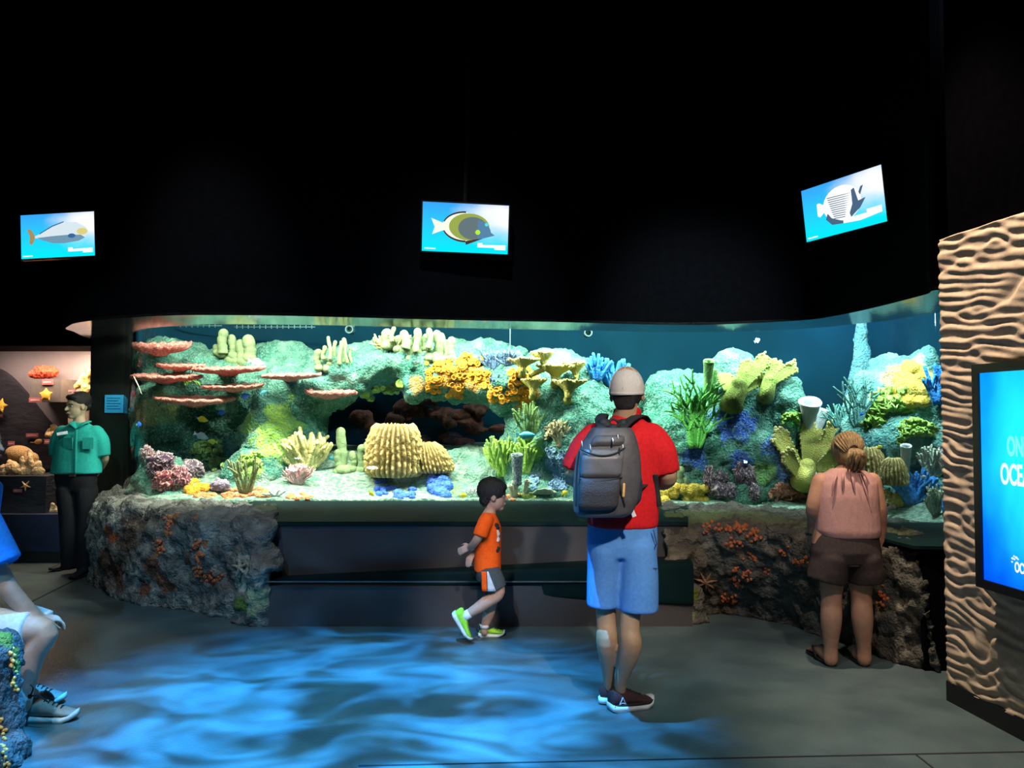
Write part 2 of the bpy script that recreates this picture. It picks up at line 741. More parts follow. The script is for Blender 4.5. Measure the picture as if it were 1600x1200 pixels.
# rippled sandstone wall at the right ---------------------------------
WA = PZ(1482, 1094, 0)
WB = PZ(1600, 1157, 0)
wd = (WB - WA).normalized()             # along the wall, towards the viewer
wn = V((-wd.y, wd.x, 0))
if wn.x > 0:
    wn = -wn                            # facing the room (-x)
ZW = 2.55
ZB = P(1482, 1066, WA.y).z


def relief(u, z):
    q = V((u * 1.5, z * 2.2, 0))
    wv = noise.noise(q * 1.6) * 0.9 + noise.noise(q * 3.7 + V((5, 2, 1))) * 0.35
    ph = z * 11.5 + wv * 2.1 + u * 1.0
    f = ph - math.floor(ph)
    h = (f / 0.72) if f < 0.72 else (1 - f) / 0.28
    h = h * h * (3 - 2 * h)
    ph2 = z * 17.0 - wv * 1.5 + u * 3.0 + 0.37
    g = 0.5 + 0.5 * math.sin(2 * PI * ph2)
    amp = 0.55 + 0.75 * noise.noise(V((u * 4.5, z * 6.3, 7)))
    return 0.017 * h * max(0, amp) + 0.012 * g * (1 - amp) + 0.006 * noise.noise(V((u * 6, z * 9, 3)))


rw = MB()
NU, NZ = 260, 330
U1 = 4.2
us = [(-0.0 + 2.0 * i / 200) if i <= 200 else 2.0 + (U1 - 2.0) * (i - 200) / (NU - 201) for i in range(NU)]
vs, fs = [], []
for i in range(NU):
    for j in range(NZ):
        z = lerp(ZB, ZW + 0.0, j / (NZ - 1))
        h = relief(us[i], z)
        vs.append(WA + wd * us[i] + wn * h + V((0, 0, z)))
for i in range(NU - 1):
    for j in range(NZ - 1):
        a = i * NZ + j
        fs.append((a, a + 1, a + NZ + 1, a + NZ))
m0 = len(vs)
bb = [WA - wn * .12, WA + wd * U1 - wn * .12]
for j in range(NZ):                      # far end face and top join to a back face
    z = lerp(ZB, ZW, j / (NZ - 1))
    vs.append(bb[0] + V((0, 0, z)))
for j in range(NZ - 1):
    fs.append((j, m0 + j, m0 + j + 1, j + 1))
m1 = len(vs)
for i in range(NU):
    vs.append(WA + wd * us[i] - wn * .12 + V((0, 0, ZW)))
for i in range(NU - 1):
    a, b = i * NZ + NZ - 1, (i + 1) * NZ + NZ - 1
    fs.append((a, m1 + i, m1 + i + 1, b))
rw.add(vs, fs)
tag(rw.link('wall_right', m_sand), kind='structure')
q = MB()
vs = []
for z in (0, ZB + .01):
    vs += [WA + wn * .012 + V((0, 0, z)), WA + wd * U1 + wn * .012 + V((0, 0, z)), WA + wd * U1 - wn * .12 + V((0, 0, z)), WA - wn * .12 + V((0, 0, z))]
q.add(vs, [(3, 2, 1, 0), (4, 5, 6, 7), (0, 1, 5, 4), (1, 2, 6, 5), (2, 3, 7, 6), (3, 0, 4, 7)])
tag(q.link('baseboard_right', m_base, smooth=False), kind='structure')
q = MB()
vs = []
for z in (ZW, ZC):
    vs += [WA - wn * .05 + V((0, 0, z)), WA + wd * U1 - wn * .05 + V((0, 0, z)), WA + wd * U1 - wn * .2 + V((0, 0, z)), WA - wn * .2 + V((0, 0, z))]
q.add(vs, [(3, 2, 1, 0), (4, 5, 6, 7), (0, 1, 5, 4), (1, 2, 6, 5), (2, 3, 7, 6), (3, 0, 4, 7)])
tag(q.link('wall_right_upper', mat('black_cloth_wall', (.0012, .0012, .0018), rough=1, spec=0), smooth=False), kind='structure')

# black return with the teal counter between rock and wall ------------
q = MB()
pa = PZ(1432, 1040, 0)
q.box((pa.x, 4.96, 0), (3.4, 5.0, P(1437, 858, 4.95).z))
tag(q.link('wall_return', m_black, smooth=False), kind='structure')
q = MB()
zc = P(1437, 858, 4.95).z
q.add([V((pa.x - .06, 4.95, zc)), V((3.4, 4.85, zc)), V((3.4, 6.0, zc)), V((2.3, 6.0, zc))] + [V((pa.x - .06, 4.95, zc + .02)), V((3.4, 4.85, zc + .02)), V((3.4, 6.0, zc + .02)), V((2.3, 6.0, zc + .02))],
      [(3, 2, 1, 0), (4, 5, 6, 7), (0, 1, 5, 4), (1, 2, 6, 5), (2, 3, 7, 6), (3, 0, 4, 7)])
tag(q.link('trim_5', m_ledge, smooth=False), kind='structure')

# room shell: ceiling and far left wall ------------------------------
q = MB()
q.box((-9, -4, ZC), (9, 12, ZC + .1))
tag(q.link('ceiling', m_black, smooth=False), kind='structure')
q = MB()
q.box((-9.1, -4, 0), (-9, 12, ZC))
tag(q.link('wall_left', m_black, smooth=False), kind='structure')
q = MB()
q.box((-9, -4.1, 0), (9, -4, ZC))
tag(q.link('wall_rear', m_black, smooth=False), kind='structure')

# ---------------------------------------------------------------- hanging screens
m_bezel = mat('screen_bezel', (0.006, 0.006, 0.008), rough=0.35)
m_led = emat('screen_ink_light', (1, 1, 1), 1.15)


def screen_mat(name, top, bot, glow, gx=0.85, gy=0.62, gr=0.55, strength=1.0):
    """The picture a display shows: blue water, sun glow in the corner (uses the panel's own coordinates)."""
    m = bpy.data.materials.new(name)
    m.use_nodes = True
    nt = m.node_tree
    nt.nodes.clear()
    L = nt.links.new
    o = nd(nt, 'ShaderNodeOutputMaterial')
    e = nd(nt, 'ShaderNodeEmission')
    tc = nd(nt, 'ShaderNodeTexCoord')
    sp = nd(nt, 'ShaderNodeSeparateXYZ')
    L(tc.outputs['Generated'], sp.inputs[0])
    mx = nd(nt, 'ShaderNodeMix', data_type='RGBA')
    mx.inputs['A'].default_value = tuple(bot) + (1,)
    mx.inputs['B'].default_value = tuple(top) + (1,)
    L(sp.outputs['Z'], mx.inputs['Factor'])
    n = nd(nt, 'ShaderNodeTexNoise')
    n.inputs['Scale'].default_value = 3.0
    L(tc.outputs['Generated'], n.inputs['Vector'])
    cx = nd(nt, 'ShaderNodeVectorMath', operation='DISTANCE')
    fl = nd(nt, 'ShaderNodeCombineXYZ')
    L(sp.outputs['X'], fl.inputs['X'])
    L(sp.outputs['Z'], fl.inputs['Z'])
    L(fl.outputs[0], cx.inputs[0])
    cx.inputs[1].default_value = (gx, 0, gy)
    mr = nd(nt, 'ShaderNodeMapRange', interpolation_type='SMOOTHSTEP')
    mr.inputs['From Min'].default_value = gr
    mr.inputs['From Max'].default_value = 0.02
    ad = nd(nt, 'ShaderNodeMath', operation='MULTIPLY_ADD')
    ad.inputs[1].default_value = -0.35
    L(n.outputs['Fac'], ad.inputs[0])
    L(cx.outputs['Value'], ad.inputs[2])
    a2 = nd(nt, 'ShaderNodeMath', operation='ADD')
    a2.inputs[1].default_value = 0.17
    L(ad.outputs[0], a2.inputs[0])
    L(a2.outputs[0], mr.inputs['Value'])
    m2 = nd(nt, 'ShaderNodeMix', data_type='RGBA')
    L(mr.outputs['Result'], m2.inputs['Factor'])
    L(mx.outputs['Result'], m2.inputs['A'])
    m2.inputs['B'].default_value = tuple(glow) + (1,)
    L(m2.outputs['Result'], e.inputs['Color'])
    e.inputs['Strength'].default_value = strength
    L(e.outputs[0], o.inputs[0])
    return m


m_scr = screen_mat('screen_picture', (0.04, 0.38, 1.0), (0.0, 0.85, 1.0), (1, 1, 1), .92, .75, .62, 1.05)
W_, H_ = .70, .394


def flat(mb, pts, y0=-.0355, y1=-.034):
    """A thin flat shape on the screen, pts in x, z."""
    n = len(pts)
    vs = [V((x, y0, z)) for x, z in pts] + [V((x, y1, z)) for x, z in pts]
    fs = [tuple(range(n)), tuple(range(2 * n - 1, n - 1, -1))] + [(i, i + n, (i + 1) % n + n, (i + 1) % n) for i in range(n)]
    mb.add(vs, fs)


def ell(cx, cz, rx, rz, n=28, a0=0, a1=2 * PI, rot=0):
    out = []
    for k in range(n):
        t = a0 + (a1 - a0) * k / (n - (0 if abs(a1 - a0 - 2 * PI) < 1e-6 else 1))
        x, z = rx * math.cos(t), rz * math.sin(t)
        out.append((cx + x * math.cos(rot) - z * math.sin(rot), cz + x * math.sin(rot) + z * math.cos(rot)))
    return out


def make_screen(loc, rot, label, art, sc=1.0):
    t = thing('wall_screen', loc, label, 'screen', None)
    t.rotation_euler = rot
    t.scale = (sc, sc, sc)

    def part(name, mb, m):
        me = mb.mesh(name)
        o = bpy.data.objects.new(name, me)
        me.materials.append(m)
        COL.objects.link(o)
        o.parent = t
        return o
    q = MB()
    b = .012
    q.box((-W_ / 2 - b, -.035, H_ / 2), (W_ / 2 + b, .03, H_ / 2 + b))
    q.box((-W_ / 2 - b, -.035, -H_ / 2 - b), (W_ / 2 + b, .03, -H_ / 2))
    q.box((-W_ / 2 - b, -.035, -H_ / 2), (-W_ / 2, .03, H_ / 2))
    q.box((W_ / 2, -.035, -H_ / 2), (W_ / 2 + b, .03, H_ / 2))
    q.box((-W_ / 2, .0, -H_ / 2), (W_ / 2, .03, H_ / 2))
    part('bezel', q, m_bezel)
    q = MB()
    q.box((-W_ / 2, -.033, -H_ / 2), (W_ / 2, 0, H_ / 2))
    part('display', q, m_scr)
    q = MB()
    q.box((-.05, .03, -.06), (.05, .12, .06))
    q.tube([V((0, .1, 0)), V((0, .12, .3)), V((0, .12, 2.3))], .02, seg=8)
    part('mounting_pole', q, m_bezel)
    for li, (name, shapes, col, st) in enumerate(art):
        q = MB()
        for k, s in enumerate(shapes):
            flat(q, s, -.0345 - .0009 * li - .0003 * k, -.033)
        part(name, q, emat(name, col, st))
    return t


white_bar = [(-.33, -.170), (-.24, -.170), (-.24, -.178), (-.33, -.178)]
cap_r = [(.10, -.115), (.14, -.115), (.14, -.13), (.33, -.125), (.33, -.165), (.24, -.165), (.24, -.15), (.10, -.15)]
# unicorn-fish-like display, left
body = [(-.22, .0), (-.17, .02), (-.05, .08), (.06, .115), (.18, .11), (.27, .06), (.29, .02), (.26, -.03), (.2, -.055), (.06, -.07), (-.05, -.065), (-.14, -.035), (-.22, -.012)]
tail = [(-.29, .07), (-.25, .06), (-.23, .03), (-.215, -.0), (-.225, -.04), (-.245, -.075), (-.27, -.06), (-.262, -.0)]
belly = [(-.20, -.015), (-.05, -.005), (.1, .0), (.22, -.005), (.26, -.03), (.2, -.058), (.06, -.073), (-.05, -.068), (-.14, -.038)]
make_screen(V((0, 0, CAMZ)) + (V((-4.059, 7.132, 3.166)) - V((0, 0, CAMZ))) * .9, (.022, -.029, -.098), 'leftmost hanging screen, showing a long grey fish with a yellow tail', [
    ('fish_body', [body], (.75, .87, .93), .95), ('fish_belly', [belly], (.22, .40, .55), .8), ('fish_tail', [tail], (.50, .35, .14), .8),
    ('fish_fin', [[(-.17, .025), (-.05, .088), (.06, .122), (.06, .114), (-.05, .078), (-.17, .016)], ell(.135, -.01, .035, .02)], (.05, .18, .42), .8),
    ('fish_face', [ell(.235, .025, .05, .028)], (.85, .72, .22), .9), ('caption', [cap_r], (1, 1, 1), 1.1), ('credit_line', [white_bar], (1, 1, 1), 1.1)], .9)
bd2 = ell(.03, .01, .165, .11)
make_screen((-.382, 6.493, 3.085), (.104, .016, .129), 'middle hanging screen, showing an oval dark yellow and blue fish', [
    ('fish_body', [ell(.0, .01, .19, .115), [(-.17, .03), (-.28, .07), (-.25, .0), (-.27, -.06), (-.17, -.02)]], (.95, 1, .85), 1.0),
    ('fish_flank', [bd2], (.42, .52, .10), .8),
    ('fish_side', [ell(.06, .0, .12, .092)], (.17, .24, .26), .8), ('fish_cheek', [[(.10, .07), (.17, .05), (.20, .0), (.21, -.03), (.24, -.05), (.1, -.09)]], (.12, .30, .50), .8),
    ('fish_fin', [ell(0, .01, .19, .125, 16, .5 * PI, .9 * PI) + ell(0, .01, .18, .112, 16, .9 * PI, .5 * PI), ell(0, .01, .19, .125, 16, 1.1 * PI, 1.5 * PI) + ell(0, .01, .18, .11, 16, 1.5 * PI, 1.1 * PI), [(0, -.105), (.005, -.135), (.14, -.08), (.1, -.085)]], (.10, .06, .05), .6),
    ('fish_eye', [ell(.17, .035, .014, .014)], (.1, .8, .9), 1.0), ('fish_spot', [ell(.10, -.03, .02, .02)], (.5, .9, .05), 1.0), ('caption', [cap_r], (1, 1, 1), 1.1), ('credit_line', [white_bar], (1, 1, 1), 1.1)])
stripes = []
for k in range(11):
    z = .075 - .016 * k
    stripes.append([(-.13 + .05 * (k / 10), z + .01), (.02, z + .002), (.10 - .008 * k, z - .004), (.02, z - .003), (-.12 + .05 * (k / 10), z + .003)])
make_screen((2.434, 5.795, 3.094), (.112, -.02, -1.081), 'rightmost hanging screen, showing a round white fish with thin dark stripes', [
    ('fish_body', [ell(.0, .015, .165, .13), [(-.14, .03), (-.20, .065), (-.22, .06), (-.22, -.03), (-.20, -.04), (-.14, .0)]], (1, 1, 1), 1.1),
    ('fish_stripes', stripes, (.10, .22, .36), .7),
    ('fish_fin', [[(-.13, -.03), (-.15, -.07), (-.1, -.12), (.0, -.13), (.06, -.12), (-.02, -.105), (-.1, -.07)], [(.06, -.07), (.09, -.01), (.09, .09), (.115, .10), (.14, .0), (.2, .01), (.15, -.05), (.07, -.10)], [(.15, .06), (.17, .095), (.19, .1), (.16, .04)]], (.10, .20, .33), .7),
    ('caption', [[(.0, -.1), (.2, -.1), (.2, -.075), (.32, -.075), (.32, -.12), (.14, -.14), (0, -.13)]], (1, 1, 1), 1.1), ('credit_line', [white_bar], (1, 1, 1), 1.1)])

# ---------------------------------------------------------------- big upright screen on the sandstone wall
SA = PZ(1519, 1000, 0)


def onwall(u, z, h=0.0):
    return WA + wd * u + wn * h + V((0, 0, z))


def wall_u(px, h=0.0):                  # where the pixel column meets the plane h in front of the wall
    r = ray(px, 645)
    W0 = WA + wn * h
    k = (W0.x * wd.y - W0.y * wd.x) / (r.x * wd.y - r.y * wd.x)
    return (V((r.x * k, r.y * k, 0)) - W0).dot(wd)


HW = .10
u0 = wall_u(1519, HW)
dd = (WA + wd * u0 + wn * HW).y
zt_, zb_ = P(1519, 570, dd).z, P(1519, 916, dd).z
wdt = .74
bs = thing('display_screen', onwall(u0 + wdt / 2, zb_, 0), 'large upright blue ocean screen in a black frame on the rippled wall', 'screen')


def wbox(mb, ua, ub, za, zb, ha, hb):
    vs = []
    for h in (ha, hb):
        vs += [onwall(ua, za, h), onwall(ub, za, h), onwall(ub, zb, h), onwall(ua, zb, h)]
    mb.add(vs, [(3, 2, 1, 0), (4, 5, 6, 7), (0, 1, 5, 4), (1, 2, 6, 5), (2, 3, 7, 6), (3, 0, 4, 7)])


fw = .045
q = MB()
wbox(q, u0, u0 + wdt, zt_ - fw, zt_, .048, HW)
wbox(q, u0, u0 + wdt, zb_, zb_ + fw, .048, HW)
wbox(q, u0, u0 + fw, zb_ + fw, zt_ - fw, .048, HW)
wbox(q, u0 + wdt - fw, u0 + wdt, zb_ + fw, zt_ - fw, .048, HW)
wbox(q, u0 + fw, u0 + wdt - fw, zb_ + fw, zt_ - fw, .048, .06)
q.link('bezel', m_bezel, bs, smooth=False)
q = MB()
wbox(q, u0 + fw, u0 + wdt - fw, zb_ + fw, zt_ - fw, .06, HW - .012)
m_big = screen_mat('ocean_picture', (0.0, 0.20, 1.0), (0.0, 0.09, 1.0), (0.02, 1.0, 1.0), .42, .66, .85, 1.15)
# the picture runs along the wall, so map it by wall axis rather than by width alone
for n in m_big.node_tree.nodes:
    if n.type == 'COMBXYZ':
        sep = [k for k in m_big.node_tree.nodes if k.type == 'SEPXYZ'][0]
        m_big.node_tree.links.new(sep.outputs['Y'], n.inputs['X'])
q.link('display', m_big, bs, smooth=False)
TM = Matrix(((wd.x, 0, wn.x, 0), (wd.y, 0, wn.y, 0), (0, 1, 0, 0), (0, 0, 0, 1)))
hT = HW - .011
m_tx = emat('screen_letters', (.9, 1, 1), 1.0)
m_tx2 = emat('screen_letters_faded', (.25, 1, 1), .95)


def wtext(name, s, u, z, size, m, xs=.5, bold=.0035):
    p = onwall(u, z, hT)
    return text(name, s, size, Matrix.Translation(p) @ TM, m, bs, .001, 'LEFT', xs, bold)


uT = wall_u(1561, hT)
zt1 = P(1561, 755, (WA + wd * uT + wn * hT).y).z
wtext('headline', 'OCEAN', uT, zt1, .140, m_tx)
uT2 = wall_u(1572, hT)
wtext('headline_faded', 'ONE', uT2, P(1572, 711, (WA + wd * uT2 + wn * hT).y).z, .13, m_tx2)
uT3 = wall_u(1580, hT)
zl3 = P(1580, 893, (WA + wd * uT3 + wn * hT).y).z
wtext('logo_letters', 'OCEAN', uT3, zl3, .068, m_tx, .55, .002)
q = MB()
for k, (du, dz, r) in enumerate(((-.012, .06, .008), (-.002, .072, .006), (.012, .068, .008), (.0, .058, .006), (.022, .062, .006), (-.016, .043, .006))):
    c = onwall(uT3 + du, zl3 + dz, hT)
    q.ball(c, (r * .4, r * 1.2, r * .7), 8, 6)
q.link('logo_mark', m_tx, bs)
# ================================================================ TANK BED AND REEF ROCKS
m_rock = mat('reef_rock', (1, 1, 1), (0.20, 0.38, 0.30), rough=0.95, scale=45, bump=3.0, bscale=48, attr='Col', mixpos=(.46, .74), detail=3, spec=.2)
m_bed = mat('reef_gravel', (0.30, 0.40, 0.30), (0.09, 0.21, 0.155), rough=0.95, scale=26, bump=1.2, bscale=60, mixpos=(.42, .60))
m_brock = mat('base_rock', (1, 1, 1), None, rough=0.85, scale=30, bump=1.8, bscale=48, attr='Col', mixpos=(.45, .6), spec=.3)
m_cave = mat('cave_reflection', (0.15, 0.050, 0.035), (0.05, 0.022, 0.022), rough=0.9, scale=14, bump=1.0, bscale=30)  # dimness of the cave put into the colour


def patched(me, org, base, patches, seed=0, var=0.35):
    """Vertex colours: mottled rock plus growths, tank light and grotto shade painted at given places."""
    cols = []
    B = [V(c) for c in base]
    for v in me.vertices:
        p = v.co + org
        n1 = 0.5 + 0.5 * noise.noise(p * 2.3 + V((seed, 0, 0)))
        n2 = 0.5 + 0.5 * noise.noise(p * 7.0 + V((0, seed, 0)))
        c = B[0].lerp(B[1], sstep(.35, .65, n1))
        if len(B) > 2:
            c = c.lerp(B[2], sstep(.55, .75, n2))
        c = c * (1 - var / 2 + var * noise.noise(p * 15))
        nn = noise.noise(p * 9) * .45 + noise.noise(p * 22) * .3
        for pc, r, col in patches:
            d = (p - pc).length / r + nn
            if d < 1.0:
                c = c.lerp(V(col), sstep(1.0, .75, d))
        cols.append((max(c[0], .003), max(c[1], .003), max(c[2], .003)))
    setcol(me, cols)


# the bed of the tank: from the glass to the back wall
def bed_z(px, t, x):
    g = gbase(px)
    rise = interp([(0, .10), (450, .16), (560, .36), (760, .42), (900, .25), (1100, .22), (1500, .30)], px)
    return g.z - .01 + rise * sstep(0.05, .55, t) + .05 * noise.noise(V((x * 2, t * 5, 2))) * sstep(0, .1, t) + .02 * noise.noise(V((x * 7, t * 17, 4)))


bed = MB()
grid = []
NB = 110
bc = catmull([V(p) for p in BC[4:]], NB)
for i in range(NB):
    px = 190 + (1530 - 190) * i / (NB - 1)
    g = gbase(min(px, 1480))
    if px > 1480:
        g = g.lerp(V((3.9, 5.85, g.z)), (px - 1480) / 50)
    b = bc[i]
    row = []
    for j in range(36):
        t = (j / 35) ** 1.3
        x, y = lerp(g.x, b.x, t), lerp(g.y + .04, b.y, t)
        row.append(V((x, y, bed_z(px, t, x))))
    grid.append(row)
bed.sheet(grid, .04)
tag(bed.link('floor_tank', m_bed), kind='structure')


reef = thing('artificial_reef', (0, 8.3, .7), 'large moulded green reef of rock mounds and an arch inside the tank', 'reef')


def rock(name, label, blobs, base, patches, voxel=.032, seed=0, disp=(('CLOUDS', .35, .22), ('CLOUDS', .09, .075), ('CLOUDS', .035, .035)), m=None, var=.35, smooth=8):
    mb = MB()
    for px, py, d, rx, ry, rd in blobs:
        d = max(d, interp(GD, px) + .10 + rd)               # keep clear of the glass
        c = P(px, py, d)
        k = d / FPX
        mb.ball(c, (rx * k, rd, ry * k), 20, 14)
    org = P(blobs[0][0], blobs[0][1], blobs[0][2])
    o = mb.link(name, m or m_rock, reef)
    org = wloc(reef)
    me = remesh(o, voxel, smooth, disp)
    o['label'] = label
    bv = BVHTree.FromPolygons([v.co + org for v in me.vertices], [tuple(p.vertices) for p in me.polygons])
    pt = []
    for px, py, r, col in patches:
        q = bv.ray_cast(V((0, 0, CAMZ)), ray(px, py).normalized())
        if q[0] is not None:
            pt.append((q[0], r * q[0].y / FPX, col))
    patched(me, org, base, pt, seed, var)
    return o, bv


TEAL = ((0.06, 0.24, 0.18), (0.10, 0.30, 0.225), (0.20, 0.42, 0.31))
DTEAL = ((0.03, 0.17, 0.115), (0.05, 0.22, 0.15), (0.10, 0.30, 0.22))
LIME = (0.34, 0.60, 0.08)
BLUE = (0.05, 0.13, 0.60)
ORNG = (0.85, 0.33, 0.02)
REEF = []
REEF.append(rock('rock_mound', 'pale green reef rock behind the pink plate corals at the left end of the tank', [
    (320, 600, 8.8, 110, 55, .45), (255, 575, 8.75, 50, 50, .4), (262, 552, 8.9, 60, 28, .35), (330, 578, 8.9, 60, 30, .35), (262, 640, 8.6, 55, 60, .4), (300, 690, 8.9, 110, 80, .4),
    (420, 570, 9.0, 70, 28, .35), (445, 560, 9.05, 60, 22, .3), (410, 620, 8.7, 70, 55, .45), (440, 700, 8.4, 60, 80, .5), (400, 745, 8.1, 60, 40, .45), (462, 705, 8.4, 46, 70, .45), (460, 620, 8.6, 55, 60, .45),
    (252, 755, 7.75, 42, 40, .3), (300, 785, 7.5, 60, 25, .25), (400, 785, 7.6, 90, 25, .35)],
    TEAL, [(425, 690, 34, LIME), (440, 650, 26, LIME), (390, 730, 22, LIME), (385, 660, 20, (.25, .5, .12)), (470, 645, 30, (.16, .36, .06)), (300, 680, 60, (.035, .14, .11)), (225, 650, 26, (.35, .28, .08)), (250, 640, 30, (.2, .25, .1)), (420, 760, 20, (.5, .62, .5))], seed=1))  # the large dark patch paints in the grotto shade
REEF.append(rock('rock_arch', 'long arched reef rock spanning the dark cave in the middle of the tank', [
    (474, 652, 8.5, 40, 46, .4), (508, 606, 8.45, 52, 42, .42), (555, 582, 8.4, 55, 34, .42), (600, 570, 8.4, 60, 28, .42), (650, 570, 8.35, 55, 36, .42), (645, 602, 8.2, 24, 24, .25), (700, 585, 8.3, 60, 40, .42),
    (755, 592, 8.3, 60, 38, .42), (800, 600, 8.25, 50, 50, .45), (640, 546, 8.7, 75, 18, .35), (745, 552, 8.8, 80, 20, .35), (560, 560, 8.7, 50, 20, .35), (520, 572, 8.8, 60, 22, .35)],
    TEAL, [(640, 585, 26, (.05, .26, .18)), (600, 590, 30, (.05, .24, .17)), (590, 620, 10, LIME), (650, 602, 14, (.5, .25, .05)), (740, 590, 22, ORNG), (700, 590, 18, ORNG)], seed=2))
REEF.append(rock('rock_tower', 'tall green reef rock at the right foot of the arch behind the man', [
    (825, 620, 8.3, 42, 60, .45), (835, 690, 8.2, 45, 70, .5), (862, 580, 8.6, 75, 30, .4), (895, 630, 8.3, 60, 60, .5), (910, 690, 8.1, 70, 80, .55), (950, 650, 8.4, 55, 50, .5), (965, 720, 8.0, 60, 80, .5),
    (840, 765, 7.85, 60, 25, .35), (900, 775, 7.8, 70, 22, .35), (980, 770, 7.9, 60, 30, .35), (815, 740, 8.0, 35, 35, .3)],
    TEAL, [(815, 600, 34, (.55, .28, .03)), (806, 620, 22, (.55, .28, .03)), (860, 560, 40, (.18, .45, .32)), (825, 705, 26, (.28, .6, .1)), (880, 620, 30, (.05, .22, .17))], seed=3))
REEF.append(rock('rock_dome', 'dark green dome of reef rock to the right of the man', [
    (1035, 640, 8.4, 45, 55, .45), (1075, 625, 8.4, 50, 45, .45), (1050, 690, 8.2, 60, 70, .5), (1085, 700, 8.1, 50, 70, .5), (1060, 760, 7.95, 70, 35, .4)],
    DTEAL, [(1010, 700, 20, (.05, .2, .15)), (1085, 712, 22, BLUE), (1050, 740, 24, (.25, .5, .38))], seed=4))
REEF.append(rock('rock_peak', 'pale green reef peak carrying the yellow antler corals right of centre', [
    (1150, 590, 8.2, 45, 38, .4), (1190, 610, 8.2, 40, 45, .4), (1150, 650, 8.1, 60, 70, .45), (1215, 650, 8.0, 34, 60, .4), (1175, 710, 7.9, 60, 70, .45), (1130, 720, 7.95, 50, 60, .4), (1215, 730, 7.95, 36, 60, .35), (1238, 690, 8.0, 24, 55, .3), (1150, 775, 7.95, 90, 25, .3)],
    TEAL, [(1130, 665, 30, BLUE), (1160, 660, 26, BLUE), (1105, 680, 24, BLUE), (1100, 705, 20, (.09, .16, .55)), (1158, 718, 20, BLUE), (1215, 700, 26, (.05, .12, .45)), (1222, 730, 24, (.06, .13, .48)), (1195, 740, 22, (.25, .5, .15)), (1185, 605, 20, (.04, .2, .16)), (1240, 655, 20, (.1, .5, .1))], seed=5))
REEF.append(rock('rock_ridge', 'bluish reef rock heaped at the right end of the tank with a pointed top', [
    (1390, 590, 7.7, 26, 40, .3), (1375, 640, 7.7, 50, 60, .35), (1445, 590, 7.4, 24, 50, .25), (1440, 640, 7.3, 40, 60, .35), (1400, 700, 7.3, 70, 60, .4), (1460, 700, 7.2, 40, 80, .35), (1350, 690, 7.5, 40, 60, .35), (1330, 770, 7.2, 60, 30, .35), (1400, 780, 7.15, 70, 30, .3), (1470, 780, 7.0, 40, 40, .3)],
    ((0.10, 0.32, 0.30), (0.13, 0.38, 0.33), (0.24, 0.48, 0.42)), [(1395, 590, 22, (.45, .28, .12)), (1430, 590, 26, (.95, .55, .05)), (1436, 615, 24, (.9, .62, .2)), (1425, 570, 18, (.95, .7, .1)), (1438, 560, 10, (.6, .75, .6)), (1365, 700, 30, (.02, .12, .14)), (1350, 660, 24, (.03, .15, .16))], seed=6))
REEF.append(rock('rock_mound', 'low pale mound of reef rock on the bed in front of the cave', [
    (560, 765, 8.1, 90, 22, .4), (650, 755, 8.2, 90, 28, .45), (730, 725, 8.5, 55, 30, .4), (760, 745, 8.2, 60, 35, .4), (480, 765, 8.0, 60, 25, .4), (700, 775, 7.8, 100, 16, .35)],
    ((0.30, 0.50, 0.38), (0.20, 0.42, 0.32), (0.45, 0.60, 0.48)), [(705, 765, 20, (.25, .5, .15)), (545, 762, 26, (.3, .5, .2))], seed=7))
# the tall flared stack behind the right-hand rocks
st = MB()
c = P(1347, 640, 8.6)
k = 8.6 / FPX
st.lathe(c, [(30 * k, -.5), (26 * k, 0), (22 * k, .25), (15 * k, .5), (10 * k, .75), (9 * k, 1.0), (13 * k, 1.25)], 24, None, None, lambda t, i: 1 + .08 * math.sin(3 * t + i))
o = st.link('rock_stack', m_rock, reef)
remesh(o, .03, 3, (('CLOUDS', .15, .06), ('CLOUDS', .04, .04)))
o['label'] = 'tall thin blue grey stack'
patched(o.data, wloc(o), ((0.10, 0.30, 0.34), (0.14, 0.36, 0.38), (0.22, 0.45, 0.45)), [], 8)
# reddish lumps standing in for dim coral reflections seen through the arch
for i, (px, py, d, rx, ry) in enumerate(((590, 655, 9.35, 32, 26), (640, 648, 9.4, 26, 20), (670, 640, 9.4, 34, 24), (620, 690, 9.45, 40, 20), (750, 655, 9.4, 34, 22), (695, 672, 9.45, 30, 26))):
    mb = MB()
    rr = random.Random(i)
    for q in range(7):
        mb.ball(P(px + rr.uniform(-rx, rx), py + rr.uniform(-ry, ry), d + rr.uniform(-.1, .1)), (rr.uniform(.06, .16), .12, rr.uniform(.04, .09)), 12, 8)
    o = blob('cave_reflection', mb, .03, 3, m_cave, None, P(px, py, d), (('CLOUDS', .08, .05),))
    tag(o, ('%s reddish brown lump standing in for a reflection in the dark of the cave' % ('leftmost', 'upper left', 'upper middle', 'lower left', 'rightmost', 'middle')[i]), 'rock', 'reddish reflections in the cave')

# ---- placing things on the reef
_bvs = [b for _, b in REEF]
_bm = BVHTree.FromPolygons([V(p) for p in bed.v], bed.f)
_bvs.append(_bm)
EYE = V((0, 0, CAMZ))


def hit(px, py, dmin=0.0):
    """First reef or bed surface seen through photo pixel px, py (point, normal)."""
    best = None
    dr = ray(px, py).normalized()
    for b in _bvs:
        q = b.ray_cast(EYE, dr)
        if q[0] is not None and (best is None or q[3] < best[2]):
            n = q[1] if q[1].dot(dr) < 0 else -q[1]
            best = (q[0], n, q[3])
    if best is None:
        p = P(px, py, 8.6)
        return p, V((0, -.7, .7))
    return best[0], best[1]


# ---------------------------------------------------------------- rock bases outside the glass
BROWN = ((0.10, 0.10, 0.085), (0.155, 0.145, 0.12), (0.20, 0.18, 0.14))
GREY = ((0.17, 0.165, 0.15), (0.25, 0.24, 0.215), (0.36, 0.36, 0.32))


